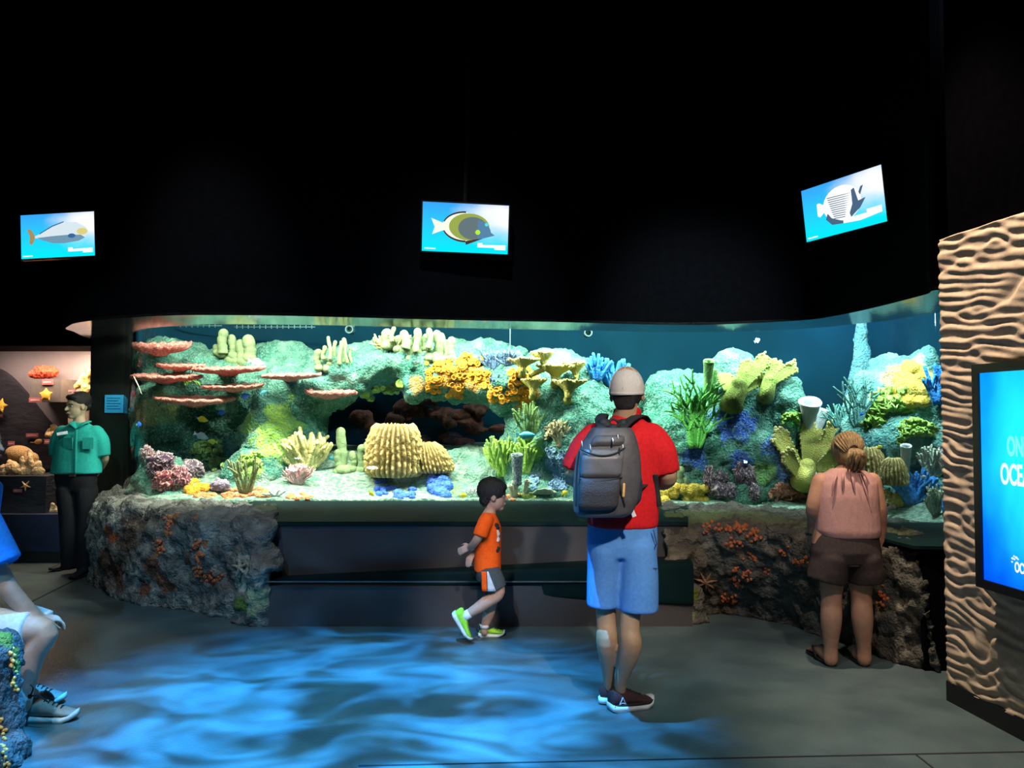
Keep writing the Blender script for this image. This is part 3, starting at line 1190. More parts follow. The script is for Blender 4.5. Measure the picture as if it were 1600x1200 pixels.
def base_rock(label, cols, extra, base, patches, seed, inner=None):
    """cols: (px, y of top front edge, depth there, floor point)."""
    mb = MB()
    rings = []
    for g, tf, fp in cols:
        bk = V((g.x, g.y + .02, 0.0))
        d = fp - tf
        rings.append([V((fp.x, fp.y, -.03)), lerp(fp, tf, .25) + V((0, -.02, 0)), lerp(fp, tf, .5) + V((0, -.06, 0)), lerp(fp, tf, .8) + V((0, -.05, 0)), tf + V((0, 0, -.02)), lerp(tf, g, .25) + V((0, 0, .012)), lerp(tf, g, .6), g, V((g.x, g.y + .02, g.z - .06)), V((bk.x, bk.y, -.03))])
    # refine along the run
    fine = []
    for i in range(len(rings) - 1):
        for t in range(6):
            fine.append([a.lerp(b, t / 6) for a, b in zip(rings[i], rings[i + 1])])
    fine.append(rings[-1])
    mb.rings(fine)
    for f in extra:
        f(mb)
    org = V((cols[len(cols) // 2][2].x, cols[len(cols) // 2][2].y, 0))
    o = mb.link('base_rock', m_brock, None, org)
    me = remesh(o, .02, 5, (('CLOUDS', .4, .14), ('CLOUDS', .11, .10), ('CLOUDS', .04, .05)))
    for v in me.vertices:
        if v.co.z < 0:
            v.co.z = 0
    bv = BVHTree.FromPolygons([v.co + org for v in me.vertices], [tuple(p.vertices) for p in me.polygons])
    pt = []
    for px, py, r, col in patches:
        q = bv.ray_cast(EYE, ray(px, py).normalized())
        if q[0] is not None:
            pt.append((q[0], r * q[0].y / FPX, col))
    patched(me, org, base, pt, seed, .5)
    tag(o, label, 'rock')
    return o, bv


def C_(px, ty, td, fx, fy):
    return (gbase(px), P(px, ty, td), PZ(fx, fy, 0))


def trunk(x, ytop, ybot, d, r, gx):
    def f(mb):
        a, b = P(x, ytop, d), PZ(x, ybot, 0)
        b.y += .03
        pts = [V((b.x, b.y, -.03)), V((b.x, b.y, .04)), a.lerp(b, .5), a, a + V((0, .12, .06))]
        pts[1].y = pts[0].y
        mb.tube(pts, [r * 1.5, r * 1.15, r, r * 1.1, r * 1.3], 14)
        mb.ball(b + V((gx, -.02, .17)), (.07, .06, .13), 14, 10)
        mb.ball(b + V((gx * .6, -.0, .02)), (.16, .09, .05), 14, 10)
    return f


g0 = V((-4.05, 8.3, .82))
BR = [base_rock('rough grey and orange rock base under the left end of the tank', [
    (g0, V((-4.12, 8.0, .74)), V((-4.2, 8.25, 0))), (gbase(205), P(150, 786, 7.55), PZ(139, 909, 0)), (gbase(218), P(175, 788, 7.05), PZ(165, 930, 0)), C_(240, 795, 6.6, 247, 951), C_(300, 806, 6.33, 311, 957), C_(360, 806, 6.15, 360, 967), C_(405, 805, 6.05, 390, 974), C_(432, 806, 6.1, 404, 974)],
    [trunk(405, 892, 975, 5.96, .105, -.14), lambda mb: mb.ball(P(426, 885, 6.02), (.09, .14, .06), 12, 8)], GREY,
    [(172, 835, 14, (.30, .08, .03)), (180, 840, 10, (.34, .09, .03)), (270, 808, 14, (.34, .15, .06)), (262, 830, 10, (.34, .15, .06)), (250, 860, 12, (.26, .12, .05)), (305, 808, 9, (.40, .17, .07)), (240, 885, 20, (.20, .09, .05)), (228, 920, 16, (.22, .07, .04)), (248, 905, 14, (.2, .07, .04)),
     (330, 905, 12, (.24, .06, .03)), (318, 850, 10, (.36, .12, .05)), (160, 880, 26, (.12, .075, .055)), (200, 830, 40, (.12, .09, .07)), (185, 900, 26, (.14, .07, .05)), (265, 915, 16, (.2, .08, .045)), (290, 870, 14, (.11, .06, .045)), (290, 840, 24, (.09, .10, .095)), (375, 945, 15, (.10, .14, .025)), (385, 948, 12, (.11, .16, .03)), (400, 940, 24, (.30, .33, .20)), (420, 795, 20, (.18, .20, .11)), (380, 890, 30, (.34, .38, .32))], 3)]
BR.append(base_rock('rough brown rock base under the right end of the tank behind the woman', [
    C_(1036, 816, 6.2, 1050, 972), C_(1060, 816, 6.2, 1078, 966), C_(1100, 818, 6.15, 1105, 957), C_(1150, 820, 6.0, 1165, 964), C_(1200, 824, 5.9, 1233, 976), C_(1300, 838, 5.55, 1310, 1004), C_(1380, 848, 5.2, 1400, 1036), C_(1432, 856, 5.02, 1470, 1053)],
    [trunk(1062, 898, 972, 6.0, .075, .12)], BROWN,
    [(1082, 930, 14, (.10, .12, .02)), (1075, 965, 16, (.18, .20, .09)), (1060, 930, 22, (.17, .13, .09)), (1100, 800, 60, (.16, .20, .10)), (1200, 812, 60, (.16, .20, .12)), (1300, 825, 60, (.16, .19, .12)), (1390, 835, 50, (.14, .16, .09)), (1050, 810, 40, (.13, .17, .08))], 5))  # greens along the top paint in the glow from the tank
# unseen strip lamps added behind the glass top to brighten the reef fronts
for px, pw, ln, c in ((270, 85, .9, (.95, 1, .80)), (450, 120, 1.2, (.95, 1, .82)), (660, 125, 1.2, (.93, 1, .83)), (870, 135, 1.2, (.82, 1, .84)), (1080, 120, 1.2, (.72, 1, .86)), (1260, 110, 1.0, (.70, .99, 1)), (1410, 85, .9, (.66, .95, 1))):
    g = P(px, 500, interp(GD, px))
    area('tank_front_fill', (g.x, g.y + .04, 3.05), ln, .1, pw, c, (g.x * .98, g.y + .85, 1.2))
for i, (x, y, pw, sx, c) in enumerate(((-2.2, 8.6, 40, 2.4, (.92, 1, .86)), (1.4, 8.5, 45, 2.4, (.80, 1, .92)))):
    area('tank_light', (x, y, 4.3), sx, .6, pw, c, (x, y + .2, .8))
for x, y, pw, c in ((-2.0, 8.0, 420, (.95, 1, .85)), (1.4, 7.9, 420, (.80, 1, .95))):
    gobo(spot('tank_caustic_light', (x, y - .5, 4.9), (x, y + .2, .8), pw, (1, 1, 1), 70, .6, .02), 20, .46, .10, 'caustic', (.04, .05, .05), c)
# lamps added outside the glass to brighten the dim foot of the reef
spot('reef_front_fill', (1.5, 4.3, 5.4), (1.55, 7.8, 1.0), 1200, (.80, 1, .92), 30, 1, .1)
spot('reef_front_fill', (3.0, 4.2, 5.4), (2.9, 7.0, 1.0), 750, (.85, 1, 1), 26, 1, .1)
spot('reef_front_fill', (-.4, 4.2, 5.4), (-.3, 7.7, 1.05), 420, (.92, 1, .86), 30, 1, .1)
spot('reef_front_fill', (-2.2, 4.0, 5.4), (-2.6, 7.5, 1.05), 420, (.95, 1, .82), 30, 1, .1)
spot('tank_haze_fill', (3.1, 7.9, 4.6), (3.8, 9.0, 1.9), 1300, (.16, .52, 1), 46, 1, .3)  # blue lamp added in place of light scattered by the water
# ================================================================ CORALS, SPONGES, FISH
UP = V((0, 0, 1))


def cm(name, col, col2=None, **k):
    a = dict(rough=.75, scale=40, bump=.8, bscale=70, spec=.3)
    a.update(k)
    return mat(name, col, col2, **a)


M = dict(
    salmon=cm('salmon_plate', (0.42, 0.13, 0.11), (0.58, 0.26, 0.21), bump=1.4, bscale=80),
    pillar=cm('pale_green_pillar', (0.20, 0.28, 0.13), (0.14, 0.21, 0.10), scale=12, bump=.5),
    purple=cm('purple_fold', (1, 1, 1), None, attr='Col', bump=.4),
    tan=cm('tan_sponge', (1, 1, 1), None, attr='Col', bump=.6),
    yfinger=cm('pale_yellow_finger', (0.70, 0.62, 0.26), (0.55, 0.50, 0.20)),
    pink=cm('pink_branchlet', (0.66, 0.30, 0.34), (0.80, 0.55, 0.52)),
    olive=cm('olive_branch', (0.20, 0.24, 0.10), (0.30, 0.33, 0.16)),
    white=cm('chalk_white', (0.78, 0.80, 0.74), (0.66, 0.72, 0.66)),
    orange=cm('orange_cup', (0.72, 0.25, 0.012), (0.80, 0.38, 0.03)),
    rust=cm('orange_red_crust', (0.70, 0.20, 0.07), (0.82, 0.36, 0.16), bump=1.4),
    slate=cm('slate_blue_branch', (0.08, 0.15, 0.27), (0.13, 0.22, 0.34)),
    elk=cm('yellow_antler', (0.50, 0.43, 0.09), (0.42, 0.40, 0.10), scale=14, bump=.9, bscale=90),
    elkrim=cm('antler_rim', (0.66, 0.56, 0.22), (0.58, 0.48, 0.16), bump=1.2),
    elk2=cm('lime_antler', (0.19, 0.25, 0.04), (0.24, 0.30, 0.06), scale=14, bump=.9, bscale=90),
    elkrim2=cm('lime_antler_rim', (0.36, 0.38, 0.10), (0.32, 0.35, 0.09), bump=1.2),
    bsponge=cm('bright_blue_finger', (0.02, 0.22, 0.72), (0.06, 0.36, 0.85)),
    bcrust=cm('deep_blue_crust', (0.04, 0.12, 0.62), (0.08, 0.22, 0.75), bump=1.4),
    beige=cm('beige_lettuce', (0.42, 0.36, 0.19), (0.52, 0.47, 0.28)),
    lettuce=cm('green_frond', (0.26, 0.48, 0.06), (0.40, 0.60, 0.14)),
    frond=cm('dark_green_frond', (0.16, 0.30, 0.09), (0.26, 0.42, 0.14)),
    tubegrey=cm('grey_net_tube', (0.40, 0.47, 0.44), (0.16, 0.22, 0.24), scale=50, mixpos=(.47, .53)),
    tubetan=cm('tan_tube', (0.50, 0.45, 0.32), (0.60, 0.56, 0.42)),
    polyp=cm('blue_white_polyp', (0.14, 0.27, 0.44), (0.24, 0.38, 0.52)),
    gorg=cm('green_gorgonian', (0.13, 0.52, 0.07), (0.18, 0.60, 0.12)),
    gorg2=cm('teal_gorgonian', (0.10, 0.30, 0.26), (0.16, 0.40, 0.34)),
    greentube=cm('green_tube', (0.25, 0.48, 0.16), (0.20, 0.40, 0.14)),
    yellow=cm('yellow_sponge', (0.62, 0.38, 0.025), (0.72, 0.52, 0.10), bump=1.5),
    dorange=cm('deep_orange_sponge', (0.78, 0.27, 0.012), (0.84, 0.42, 0.04), bump=1.5),
    vase=cm('white_vase', (0.85, 0.90, 0.88), (0.74, 0.82, 0.82), bump=.4),
    coralred=cm('coral_red_lettuce', (0.70, 0.20, 0.13), (0.84, 0.42, 0.30)),
    clam=cm('pale_clam', (0.60, 0.64, 0.46), (0.42, 0.52, 0.36)),
    brain=cm('olive_brain', (0.40, 0.42, 0.10), (0.18, 0.24, 0.06), scale=26, mixpos=(.47, .53), bump=1.2),
    pinkbump=cm('pink_knob', (0.70, 0.45, 0.42), (0.82, 0.62, 0.55)),
    cone=cm('grey_green_knob', (0.42, 0.50, 0.38), (0.55, 0.60, 0.46)),
)


def place(px, py, sink=0.02):
    p, n = hit(px, py)
    return p - n * sink, n


def px2m(px, p):
    return px * p.y / FPX


# ---- plate corals -------------------------------------------------
def plate(mb, c, rx, ry, th, seed, tilt=(0, 0)):
    rr = random.Random(seed)
    ph = [rr.uniform(0, 6.28) for _ in range(4)]
    NR, NA = 9, 56

    def edge(a):
        return 1 + .07 * math.sin(3 * a + ph[0]) + .05 * math.sin(5 * a + ph[1]) + .05 * math.sin(11 * a + ph[2]) + .025 * math.sin(23 * a + ph[3])
    rings = []
    prof = [(0.0, .6), (.3, .62), (.6, .72), (.85, .88), (.97, 1.0), (1.0, .85), (.97, .62), (.8, .42), (.6, .28), (.35, .1), (.2, -.05), (.02, -.12)]
    for r, z in prof:
        ring = []
        for j in range(NA):
            a = 2 * PI * j / NA
            e = edge(a)
            bz = .10 * th * math.sin(17 * a + 9 * r) * (r > .4)
            x, y = max(r, .01) * rx * e * math.cos(a), max(r, .01) * ry * e * math.sin(a)
            ring.append(V((c.x + x, c.y + y, c.z + (z * th) + bz + tilt[0] * x + tilt[1] * y)))
        rings.append(ring)
    mb.rings(rings)


def table_coral(x0, x1, y0, y1, label, seed, dy=-.25):
    cx, cy = (x0 + x1) / 2, (y0 + y1) / 2
    p, n = hit(cx, y1 + 4)
    c = P(cx, cy, p.y + dy)
    mb = MB()
    plate(mb, c, px2m((x1 - x0) / 2, c), px2m((x1 - x0) * .33, c), px2m((y1 - y0) * .85, c), seed, ((.02 if seed % 2 else -.02), .10))
    o = mb.link('table_coral', M['salmon'], None, c + V((0, 0, -.05)))
    tag(o, label, 'coral', 'pink table corals')
    # its short foot reaching back into the rock
    q = MB()
    wx = px2m((x1 - x0), c)
    q.tube([c + V((0, .0, .0)), P(cx, cy, lerp(c.y, p.y, .6)), P(cx, cy, p.y + .2)], [(wx * .14, wx * .025), (wx * .12, wx * .03), (wx * .16, wx * .04)], 14, False, False, (1, 0, 0))
    q.link('stalk', M['purple'] if False else M['salmon'], o)


table_coral(206, 293, 543, 566, 'thick pink plate coral, topmost of the stack at the left end of the tank', 1)
table_coral(245, 318, 573, 586, 'short dim pink plate coral tucked below the topmost plate', 2)
table_coral(302, 411, 578, 592, 'long pink plate coral below the cluster of four fat pale pillars', 3, -.45)
table_coral(206, 310, 590, 604, 'wide pink plate coral touching the left edge of the glass', 4, -.35)
table_coral(320, 413, 605, 617, 'thin pink plate coral under the long plate left of the arch', 5, -.4)
table_coral(248, 364, 626, 641, 'lowest and reddest of the pink plate corals at left', 6, -.55)
table_coral(410, 499, 588, 600, 'pink plate coral pointing at the arch below the pale rock hump', 7, -.35)
table_coral(474, 553, 615, 630, 'coral pink plate coral at the left shoulder of the arch', 8, -.3)

# ---- pillar corals -------------------------------------------------


def pillars(label, cols, base_px, group=None, m='pillar', knob=.0, name='tower_coral', depth=None):
    """cols: (px, ytop, ybot, width px, bulge)."""
    bx, by = base_px
    p0, n0 = place(bx, by)
    d0 = depth or p0.y
    t = thing(name, P(bx, by, d0), label, 'coral', group)
    rr = random.Random(bx)
    for px, yt, yb, wpx, bulge in cols:
        dd = d0 + rr.uniform(-.05, .10)
        a, b = P(px, yb, dd), P(px + rr.uniform(-2, 2), yt + wpx * .4, dd)
        r = px2m(wpx / 2, a)
        mb = MB()
        N = 14
        pts, rad = [], []
        for i in range(N):
            u = i / (N - 1)
            pts.append(a.lerp(b, u) + V((.010 * math.sin(5 * u + px), 0, 0)))
            w = r * (.95 - .10 * u + bulge * sstep(.5, 1, u) + .06 * math.sin(u * 19 + px) + .04 * math.sin(u * 31 + 2 * px))
            rad.append(w)
        mb.tube(pts, rad, 14)
        mb.link('tower', M[m], t)
    q = MB()
    for px, yt, yb, wpx, bulge in cols:
        c = P(px, yb, d0 + .03)
        q.ball(c, (px2m(wpx * .62, c), px2m(wpx * .62, c), px2m(wpx * .5, c)), 12, 8)
        q.ball(c.lerp(P(bx, by, d0), .5) + V((0, .04, 0)), (px2m(wpx * .7, c), px2m(wpx * .8, c), px2m(wpx * .6, c)), 12, 8)
    q.link('base', M[m], t)
    return t


pillars('cluster of four fat pale green pillar corals above the long pink plate', [(347, 515, 552, 16, .06), (364, 523, 556, 15, .12), (376, 530, 577, 18, .05), (389, 524, 560, 20, .18), (339, 538, 550, 11, .1)], (372, 572), 'pale pillar corals')
pillars('cluster of thin pale green pillar corals on the left shoulder of the arch', [(515, 525, 562, 6.5, 0), (523, 532, 566, 7, 0), (531, 532, 570, 7, 0), (534, 540, 580, 8, 0), (538, 528, 565, 7.5, .1), (542, 537, 568, 5, 0), (548, 543, 570, 6, 0), (506, 540, 560, 8, .1), (498, 547, 575, 12, .2)], (522, 577), 'pale pillar corals')
pillars('broad row of pale green pillar corals on top of the arch', [(605, 516, 540, 16, .25), (612, 510, 534, 8, 0), (634, 516, 545, 16, .1), (651, 514, 550, 11, .3), (654, 524, 565, 14, .2), (662, 522, 545, 9, .1), (671, 513, 545, 10, .2), (684, 516, 562, 15, .1), (690, 520, 562, 13, .1), (697, 532, 560, 9, .1), (706, 527, 560, 14, .12), (622, 526, 546, 14, .3), (640, 532, 560, 14, .2)], (655, 556), 'pale pillar corals')
pillars('cluster of pale green pillar corals standing left of the tall barrel sponge', [(534, 668, 735, 17, .05), (567, 696, 736, 13, .2), (552, 705, 734, 13, .15), (564, 708, 736, 9, .05), (576, 690, 735, 14, .1), (528, 703, 738, 14, .1)], (550, 738), 'pale pillar corals')
pillars('single small pale knob coral beside the yellow sponge right of the man', [(1064, 730, 760, 12, .25), (1056, 742, 765, 10, .2), (1072, 745, 768, 9, .1)], (1064, 768), None)

# ---- folded purple corals -------------------------------------------


def folded(px, py, wpx, hpx, label, seed, dark=(.055, .022, .05), pale=(.55, .42, .42), group='dark purple folded corals', freq=9, name='folded_coral', m='purple'):
    p, n = place(px, py + hpx * .35)
    c = P(px, py, p.y - .02)
    rx, rz = px2m(wpx / 2, c), px2m(hpx / 2, c)
    mb = MB()
    NA, NP = 90, 44
    vs, cols = [], []
    rings = []
    for i in range(NP):
        ph = PI * (.01 + .98 * i / (NP - 1)) - PI / 2
        for j in range(NA):
            th = 2 * PI * j / NA
            d = V((math.cos(ph) * math.cos(th), math.cos(ph) * math.sin(th), math.sin(ph)))
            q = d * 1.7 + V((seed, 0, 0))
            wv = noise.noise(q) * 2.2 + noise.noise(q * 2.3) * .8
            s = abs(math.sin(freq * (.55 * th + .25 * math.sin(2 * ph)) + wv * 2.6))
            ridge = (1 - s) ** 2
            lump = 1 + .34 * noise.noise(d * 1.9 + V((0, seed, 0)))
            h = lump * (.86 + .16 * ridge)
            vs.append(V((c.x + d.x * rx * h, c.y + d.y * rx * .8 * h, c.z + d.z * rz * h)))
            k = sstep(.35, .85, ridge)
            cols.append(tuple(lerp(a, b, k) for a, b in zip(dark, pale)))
    fs = []
    for i in range(NP - 1):
        for j in range(NA):
            k = (j + 1) % NA
            fs.append((i * NA + j, i * NA + k, (i + 1) * NA + k, (i + 1) * NA + j))
    fs.append(tuple(range(NA - 1, -1, -1)))
    fs.append(tuple((NP - 1) * NA + j for j in range(NA)))
    mb.v, mb.f, mb.c = [tuple(v) for v in vs], fs, cols
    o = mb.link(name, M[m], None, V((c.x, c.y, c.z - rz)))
    return tag(o, label, 'coral', group)


folded(226, 688, 38, 30, 'dark purple folded coral, highest of the cluster by the left edge of the glass', 1)
folded(214, 716, 20, 34, 'small dark folded coral pressed against the left edge of the glass', 2, dark=(.06, .04, .10))
folded(229, 714, 24, 36, 'narrow brown folded coral in the middle of the left cluster', 3, dark=(.07, .025, .03))
folded(252, 722, 44, 32, 'dark purple folded coral with white ridges in the left cluster', 4)
folded(241, 732, 28, 26, 'small purple folded coral in front of the white-ridged one', 5)
folded(297, 734, 46, 34, 'grey purple folded coral at the right of the left cluster', 6, dark=(.10, .07, .10))
folded(280, 747, 38, 40, 'reddish purple folded coral in front of the grey purple one', 7, dark=(.12, .025, .04), pale=(.62, .42, .40))
folded(258, 752, 42, 36, 'wine red folded coral, lowest of the left cluster', 8, dark=(.16, .022, .035), pale=(.62, .36, .32))
folded(344, 759, 32, 22, 'small mauve folded coral right of the orange sponge', 9, dark=(.16, .12, .18), pale=(.48, .42, .46), freq=14)
folded(1108, 745, 22, 40, 'brown purple folded coral at the left of the right-hand cluster', 11, dark=(.07, .045, .06), freq=7)
folded(1127, 745, 24, 30, 'grey purple folded coral behind the front ones right of the man', 12, dark=(.08, .06, .08), freq=7)
folded(1121, 763, 32, 32, 'wide grey purple folded coral in front of the right-hand cluster', 13, dark=(.10, .07, .10), freq=7)
folded(1142, 768, 22, 28, 'small grey purple folded coral low in the right-hand cluster', 14, dark=(.07, .05, .08), freq=7)
folded(1156, 737, 24, 42, 'tall purple folded coral at the top of the right-hand cluster', 15, dark=(.08, .045, .08), freq=7)
folded(1172, 745, 20, 36, 'dark purple folded coral at the right of the right-hand cluster', 16, dark=(.06, .04, .07), freq=7)
folded(1179, 770, 20, 28, 'dark folded coral on the sand below the right-hand cluster', 17, dark=(.06, .04, .06), freq=7)

# ---- barrel sponges -------------------------------------------------


def barrel(px, ytop, ybot, wtop, wbot, label, seed, n=30, dp=None, lean=0, dark=(.16, .10, .025), pale=(.66, .48, .18)):
    p, _ = place((px), ybot)
    c = P(px, ybot, (dp or p.y))
    H = px2m(ybot - ytop, c)
    r1, r0 = px2m(wtop / 2, c), px2m(wbot / 2, c)
    NA, NZ = n * 8, 40
    vs, cols = [], []
    for i in range(NZ):
        u = i / (NZ - 1)
        z = u * H
        bel = r1 + (r0 - r1) * math.sqrt(max(0, 1 - u ** 2.2)) * (.92 + .08 * math.sin(PI * u))
        if u < .08:
            bel *= .86 + .14 * u / .08
        for j in range(NA):
            th = 2 * PI * j / NA
            w = n * th / 1 + 1.8 * noise.noise(V((math.cos(th) * 2, math.sin(th) * 2, z * 5 + seed)))
            s = .5 + .5 * math.cos(w)
            s = s ** 1.5
            kn = .5 + .9 * noise.noise(V((math.cos(th) * 11, math.sin(th) * 11, z * 30 + seed)))
            r = bel * (1 + .17 * s * (.25 + 1.1 * kn) - .05)
            zz = z + (.05 * s * kn * H if i == NZ - 1 else 0)
            vs.append(V((c.x + r * math.cos(th) + lean * z, c.y + r * math.sin(th), c.z + zz)))
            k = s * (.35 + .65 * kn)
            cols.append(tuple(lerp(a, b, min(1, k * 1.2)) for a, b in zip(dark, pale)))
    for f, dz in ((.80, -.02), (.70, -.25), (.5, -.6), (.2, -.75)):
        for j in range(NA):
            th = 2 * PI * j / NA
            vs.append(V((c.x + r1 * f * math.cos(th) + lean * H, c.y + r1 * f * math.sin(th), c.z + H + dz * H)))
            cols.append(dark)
    NT = NZ + 4
    fs = []
    for i in range(NT - 1):
        for j in range(NA):
            k = (j + 1) % NA
            fs.append((i * NA + j, i * NA + k, (i + 1) * NA + k, (i + 1) * NA + j))
    fs.append(tuple(range(NA - 1, -1, -1)))
    fs.append(tuple((NT - 1) * NA + j for j in range(NA)))
    mb = MB()
    mb.v, mb.f, mb.c = [tuple(v) for v in vs], fs, cols
    o = mb.link('barrel_sponge', M['tan'], None, c)
    return tag(o, label, 'sponge', 'ribbed barrel sponges')


barrel(616, 664, 744, 52, 86, 'tall ribbed tan barrel sponge standing in front of the cave', 1, 30, 7.75)
barrel(676, 692, 738, 26, 66, 'low wide ribbed tan barrel sponge leaning against the tall one', 2, 34, 7.85, -.25)
barrel(1357, 699, 752, 24, 50, 'ribbed tan dome sponge directly right of the woman\'s head', 3, 22, 7.05, 0, (.20, .14, .035), (.64, .50, .20))
barrel(1397, 716, 758, 16, 40, 'smaller ribbed tan dome sponge above the bright blue coral', 4, 20, 6.8, 0, (.20, .14, .035), (.64, .50, .20))


# ---- branching kinds -------------------------------------------------
def branch(mb, p, d, L, r, depth, rr, split=2, ang=.5, taper=.72, flat=None, up=.15, seg=7, shorten=.78):
    n = 4
    pts = [p]
    q, dd = p, d.normalized()
    for i in range(n):
        j = V((rr.uniform(-1, 1), rr.uniform(-1, 1), rr.uniform(-1, 1))) * .16
        if flat is not None:
            j = j - flat * j.dot(flat)
        dd = (dd + j + UP * up * .3).normalized()
        q = q + dd * (L / n)
        pts.append(q)
    rad = [lerp(r, r * taper, i / n) for i in range(n + 1)]
    mb.tube(pts, rad, seg)
    if depth <= 0:
        return
    for k in range(split):
        a = (k - (split - 1) / 2) * 2 / max(1, split - 1) if split > 1 else 0
        side = flat.cross(dd) if flat is not None else V((rr.uniform(-1, 1), rr.uniform(-1, 1), rr.uniform(-.3, 1)))
        side = side.normalized()
        nd_ = (dd + side * ang * (a if flat is not None else 1) * rr.uniform(.7, 1.2)).normalized()
        branch(mb, q - dd * r * .5, nd_, L * shorten * rr.uniform(.8, 1.15), r * taper, depth - 1, rr, split, ang, taper, flat, up, seg, shorten)


def bush(px, py, wpx, hpx, m, label, seed, n=8, depth=1, rpx=2.2, ang=.7, flat=False, cat='coral', name='branching_coral', group=None, split=2, sink=.02, dp=0, rim=None, up=.15, shorten=.78):
    """A bush of branches rooted at px, py (its foot), wpx wide and hpx tall."""
    p, nn = place(px, py, sink)
    p = P(px, py, p.y + dp)
    rr = random.Random(seed)
    W_2, Hh = px2m(wpx / 2, p), px2m(hpx, p)
    mb = MB()
    tot = 1.0
    for k in range(depth):
        tot += shorten ** (k + 1)
    for k in range(n):
        u = (k + .5) / n * 2 - 1
        tgt = V((u * W_2, (rr.uniform(-.8, .35) * W_2 * (.25 if flat else .8)), Hh * (1 - .35 * u * u) * rr.uniform(.75, 1.02)))
        d = tgt.normalized()
        b0 = p + V((u * W_2 * .22, rr.uniform(-.3, .3) * W_2 * .2, 0))
        branch(mb, b0, d, tgt.length / tot, px2m(rpx, p), depth, rr, split, ang, .78, V((0, 1, 0)) if flat else None, up, 7, shorten)
    o = mb.link(name, M[m], None, p)
    return tag(o, label, cat, group)


bush(478, 735, 82, 64, 'yfinger', 'pale yellow finger coral bush in front of the left foot of the arch', 3, 34, 1, 4.6, .5)
bush(466, 757, 46, 34, 'pink', 'round pink coral of many short branchlets near the bottom of the glass', 4, 40, 1, 1.5, .6)
bush(382, 774, 60, 74, 'olive', 'dark olive coral of long stiff blades beside the grotto', 5, 9, 1, 2.6, .35)
bush(768, 578, 34, 36, 'slate', 'slate blue branching coral left of the thin wire on top of the arch', 6, 24, 1, 2.0, .5, group='slate blue corals')
bush(795, 572, 32, 30, 'slate', 'slate blue branching coral behind the thin wire', 7, 20, 1, 2.0, .5, group='slate blue corals')
bush(776, 606, 22, 24, 'slate', 'small slate blue coral between orange patches under the arch top', 8, 14, 1, 1.8, .5, group='slate blue corals')
bush(932, 594, 40, 44, 'bsponge', 'bright blue branching coral left of the man\'s cap', 9, 12, 1, 4.0, .45, group='bright blue corals')
bush(958, 603, 56, 46, 'bsponge', 'bright blue branching coral partly behind the man\'s cap', 10, 14, 1, 4.0, .45, group='bright blue corals')
bush(1428, 788, 66, 56, 'bsponge', 'large bright blue finger coral at lower right of the tank', 11, 20, 1, 4.2, .4)
bush(1465, 632, 34, 66, 'bsponge', 'bright blue finger coral high on the rock by the rippled wall', 12, 12, 1, 3.6, .35, dp=-.1)
bush(1478, 812, 10, 44, 'bsponge', 'upright blue finger at the very corner of the glass by the rippled wall', 13, 4, 0, 3.0, .3, sink=0)
bush(1086, 700, 66, 118, 'gorg', 'tall bright green branching gorgonian to the right of the man', 14, 9, 3, 3.3, .55, flat=True, dp=-.06)
bush(1340, 668, 50, 92, 'gorg2', 'dim teal branching gorgonian in front of the flared stack', 15, 7, 2, 2.6, .45, flat=True, dp=-.1, group='teal gorgonians')
bush(1310, 668, 44, 44, 'gorg2', 'low dim teal gorgonian reaching left behind the big yellow antler coral', 16, 7, 2, 2.4, .45, flat=True, dp=-.1, group='teal gorgonians')
bush(786, 744, 58, 62, 'lettuce', 'bright green leafy frond coral above the boy\'s head', 17, 16, 1, 3.4, .4, name='frond_coral')
bush(776, 722, 36, 44, 'frond', 'dark green frond coral at the right edge of the cave', 18, 8, 1, 3.2, .35, name='frond_coral')
bush(828, 690, 46, 70, 'frond', 'tall dark green frond coral on the foot of the arch', 19, 10, 1, 2.8, .45, name='frond_coral')
bush(820, 740, 44, 60, 'lettuce', 'leafy green frond coral right of the grey net tube', 20, 12, 1, 3.4, .45, name='frond_coral')
bush(876, 700, 34, 46, 'beige', 'beige ruffled finger coral beside the man\'s left sleeve', 21, 22, 1, 2.4, .5)
bush(1239, 752, 26, 26, 'beige', 'small pale green finger coral beside the big yellow antler coral', 22, 16, 1, 2.0, .5)
bush(738, 776, 22, 16, 'white', 'small spiky white coral next to the boy\'s forehead', 23, 26, 0, 1.0, .5)
bush(1456, 752, 34, 58, 'cone', 'grey green knobby cone coral by the rippled wall', 24, 34, 1, 3.0, .3)
bush(1425, 752, 16, 40, 'vase', 'pale blue grey finger coral right of the pale tube sponge', 25, 5, 0, 3.4, .3)
bush(1462, 806, 34, 50, 'clam', 'pale knobbly coral on the sand in the right corner of the tank', 26, 30, 1, 2.2, .4)
bush(1474, 735, 18, 36, 'pinkbump', 'pale pink knobbly coral half hidden by the rippled wall', 27, 18, 1, 2.4, .4, dp=-.1)
bush(430, 775, 34, 10, 'white', 'chalk white branching piece lying on the bed at left', 28, 7, 0, 2.2, .8, sink=0)
bush(614, 548, 64, 24, 'yfinger', 'yellow green crusty coral at the left end of the arch-top pillars', 29, 34, 1, 2.2, .7)

# ---- antler corals: thick flaring blades --------------------------------


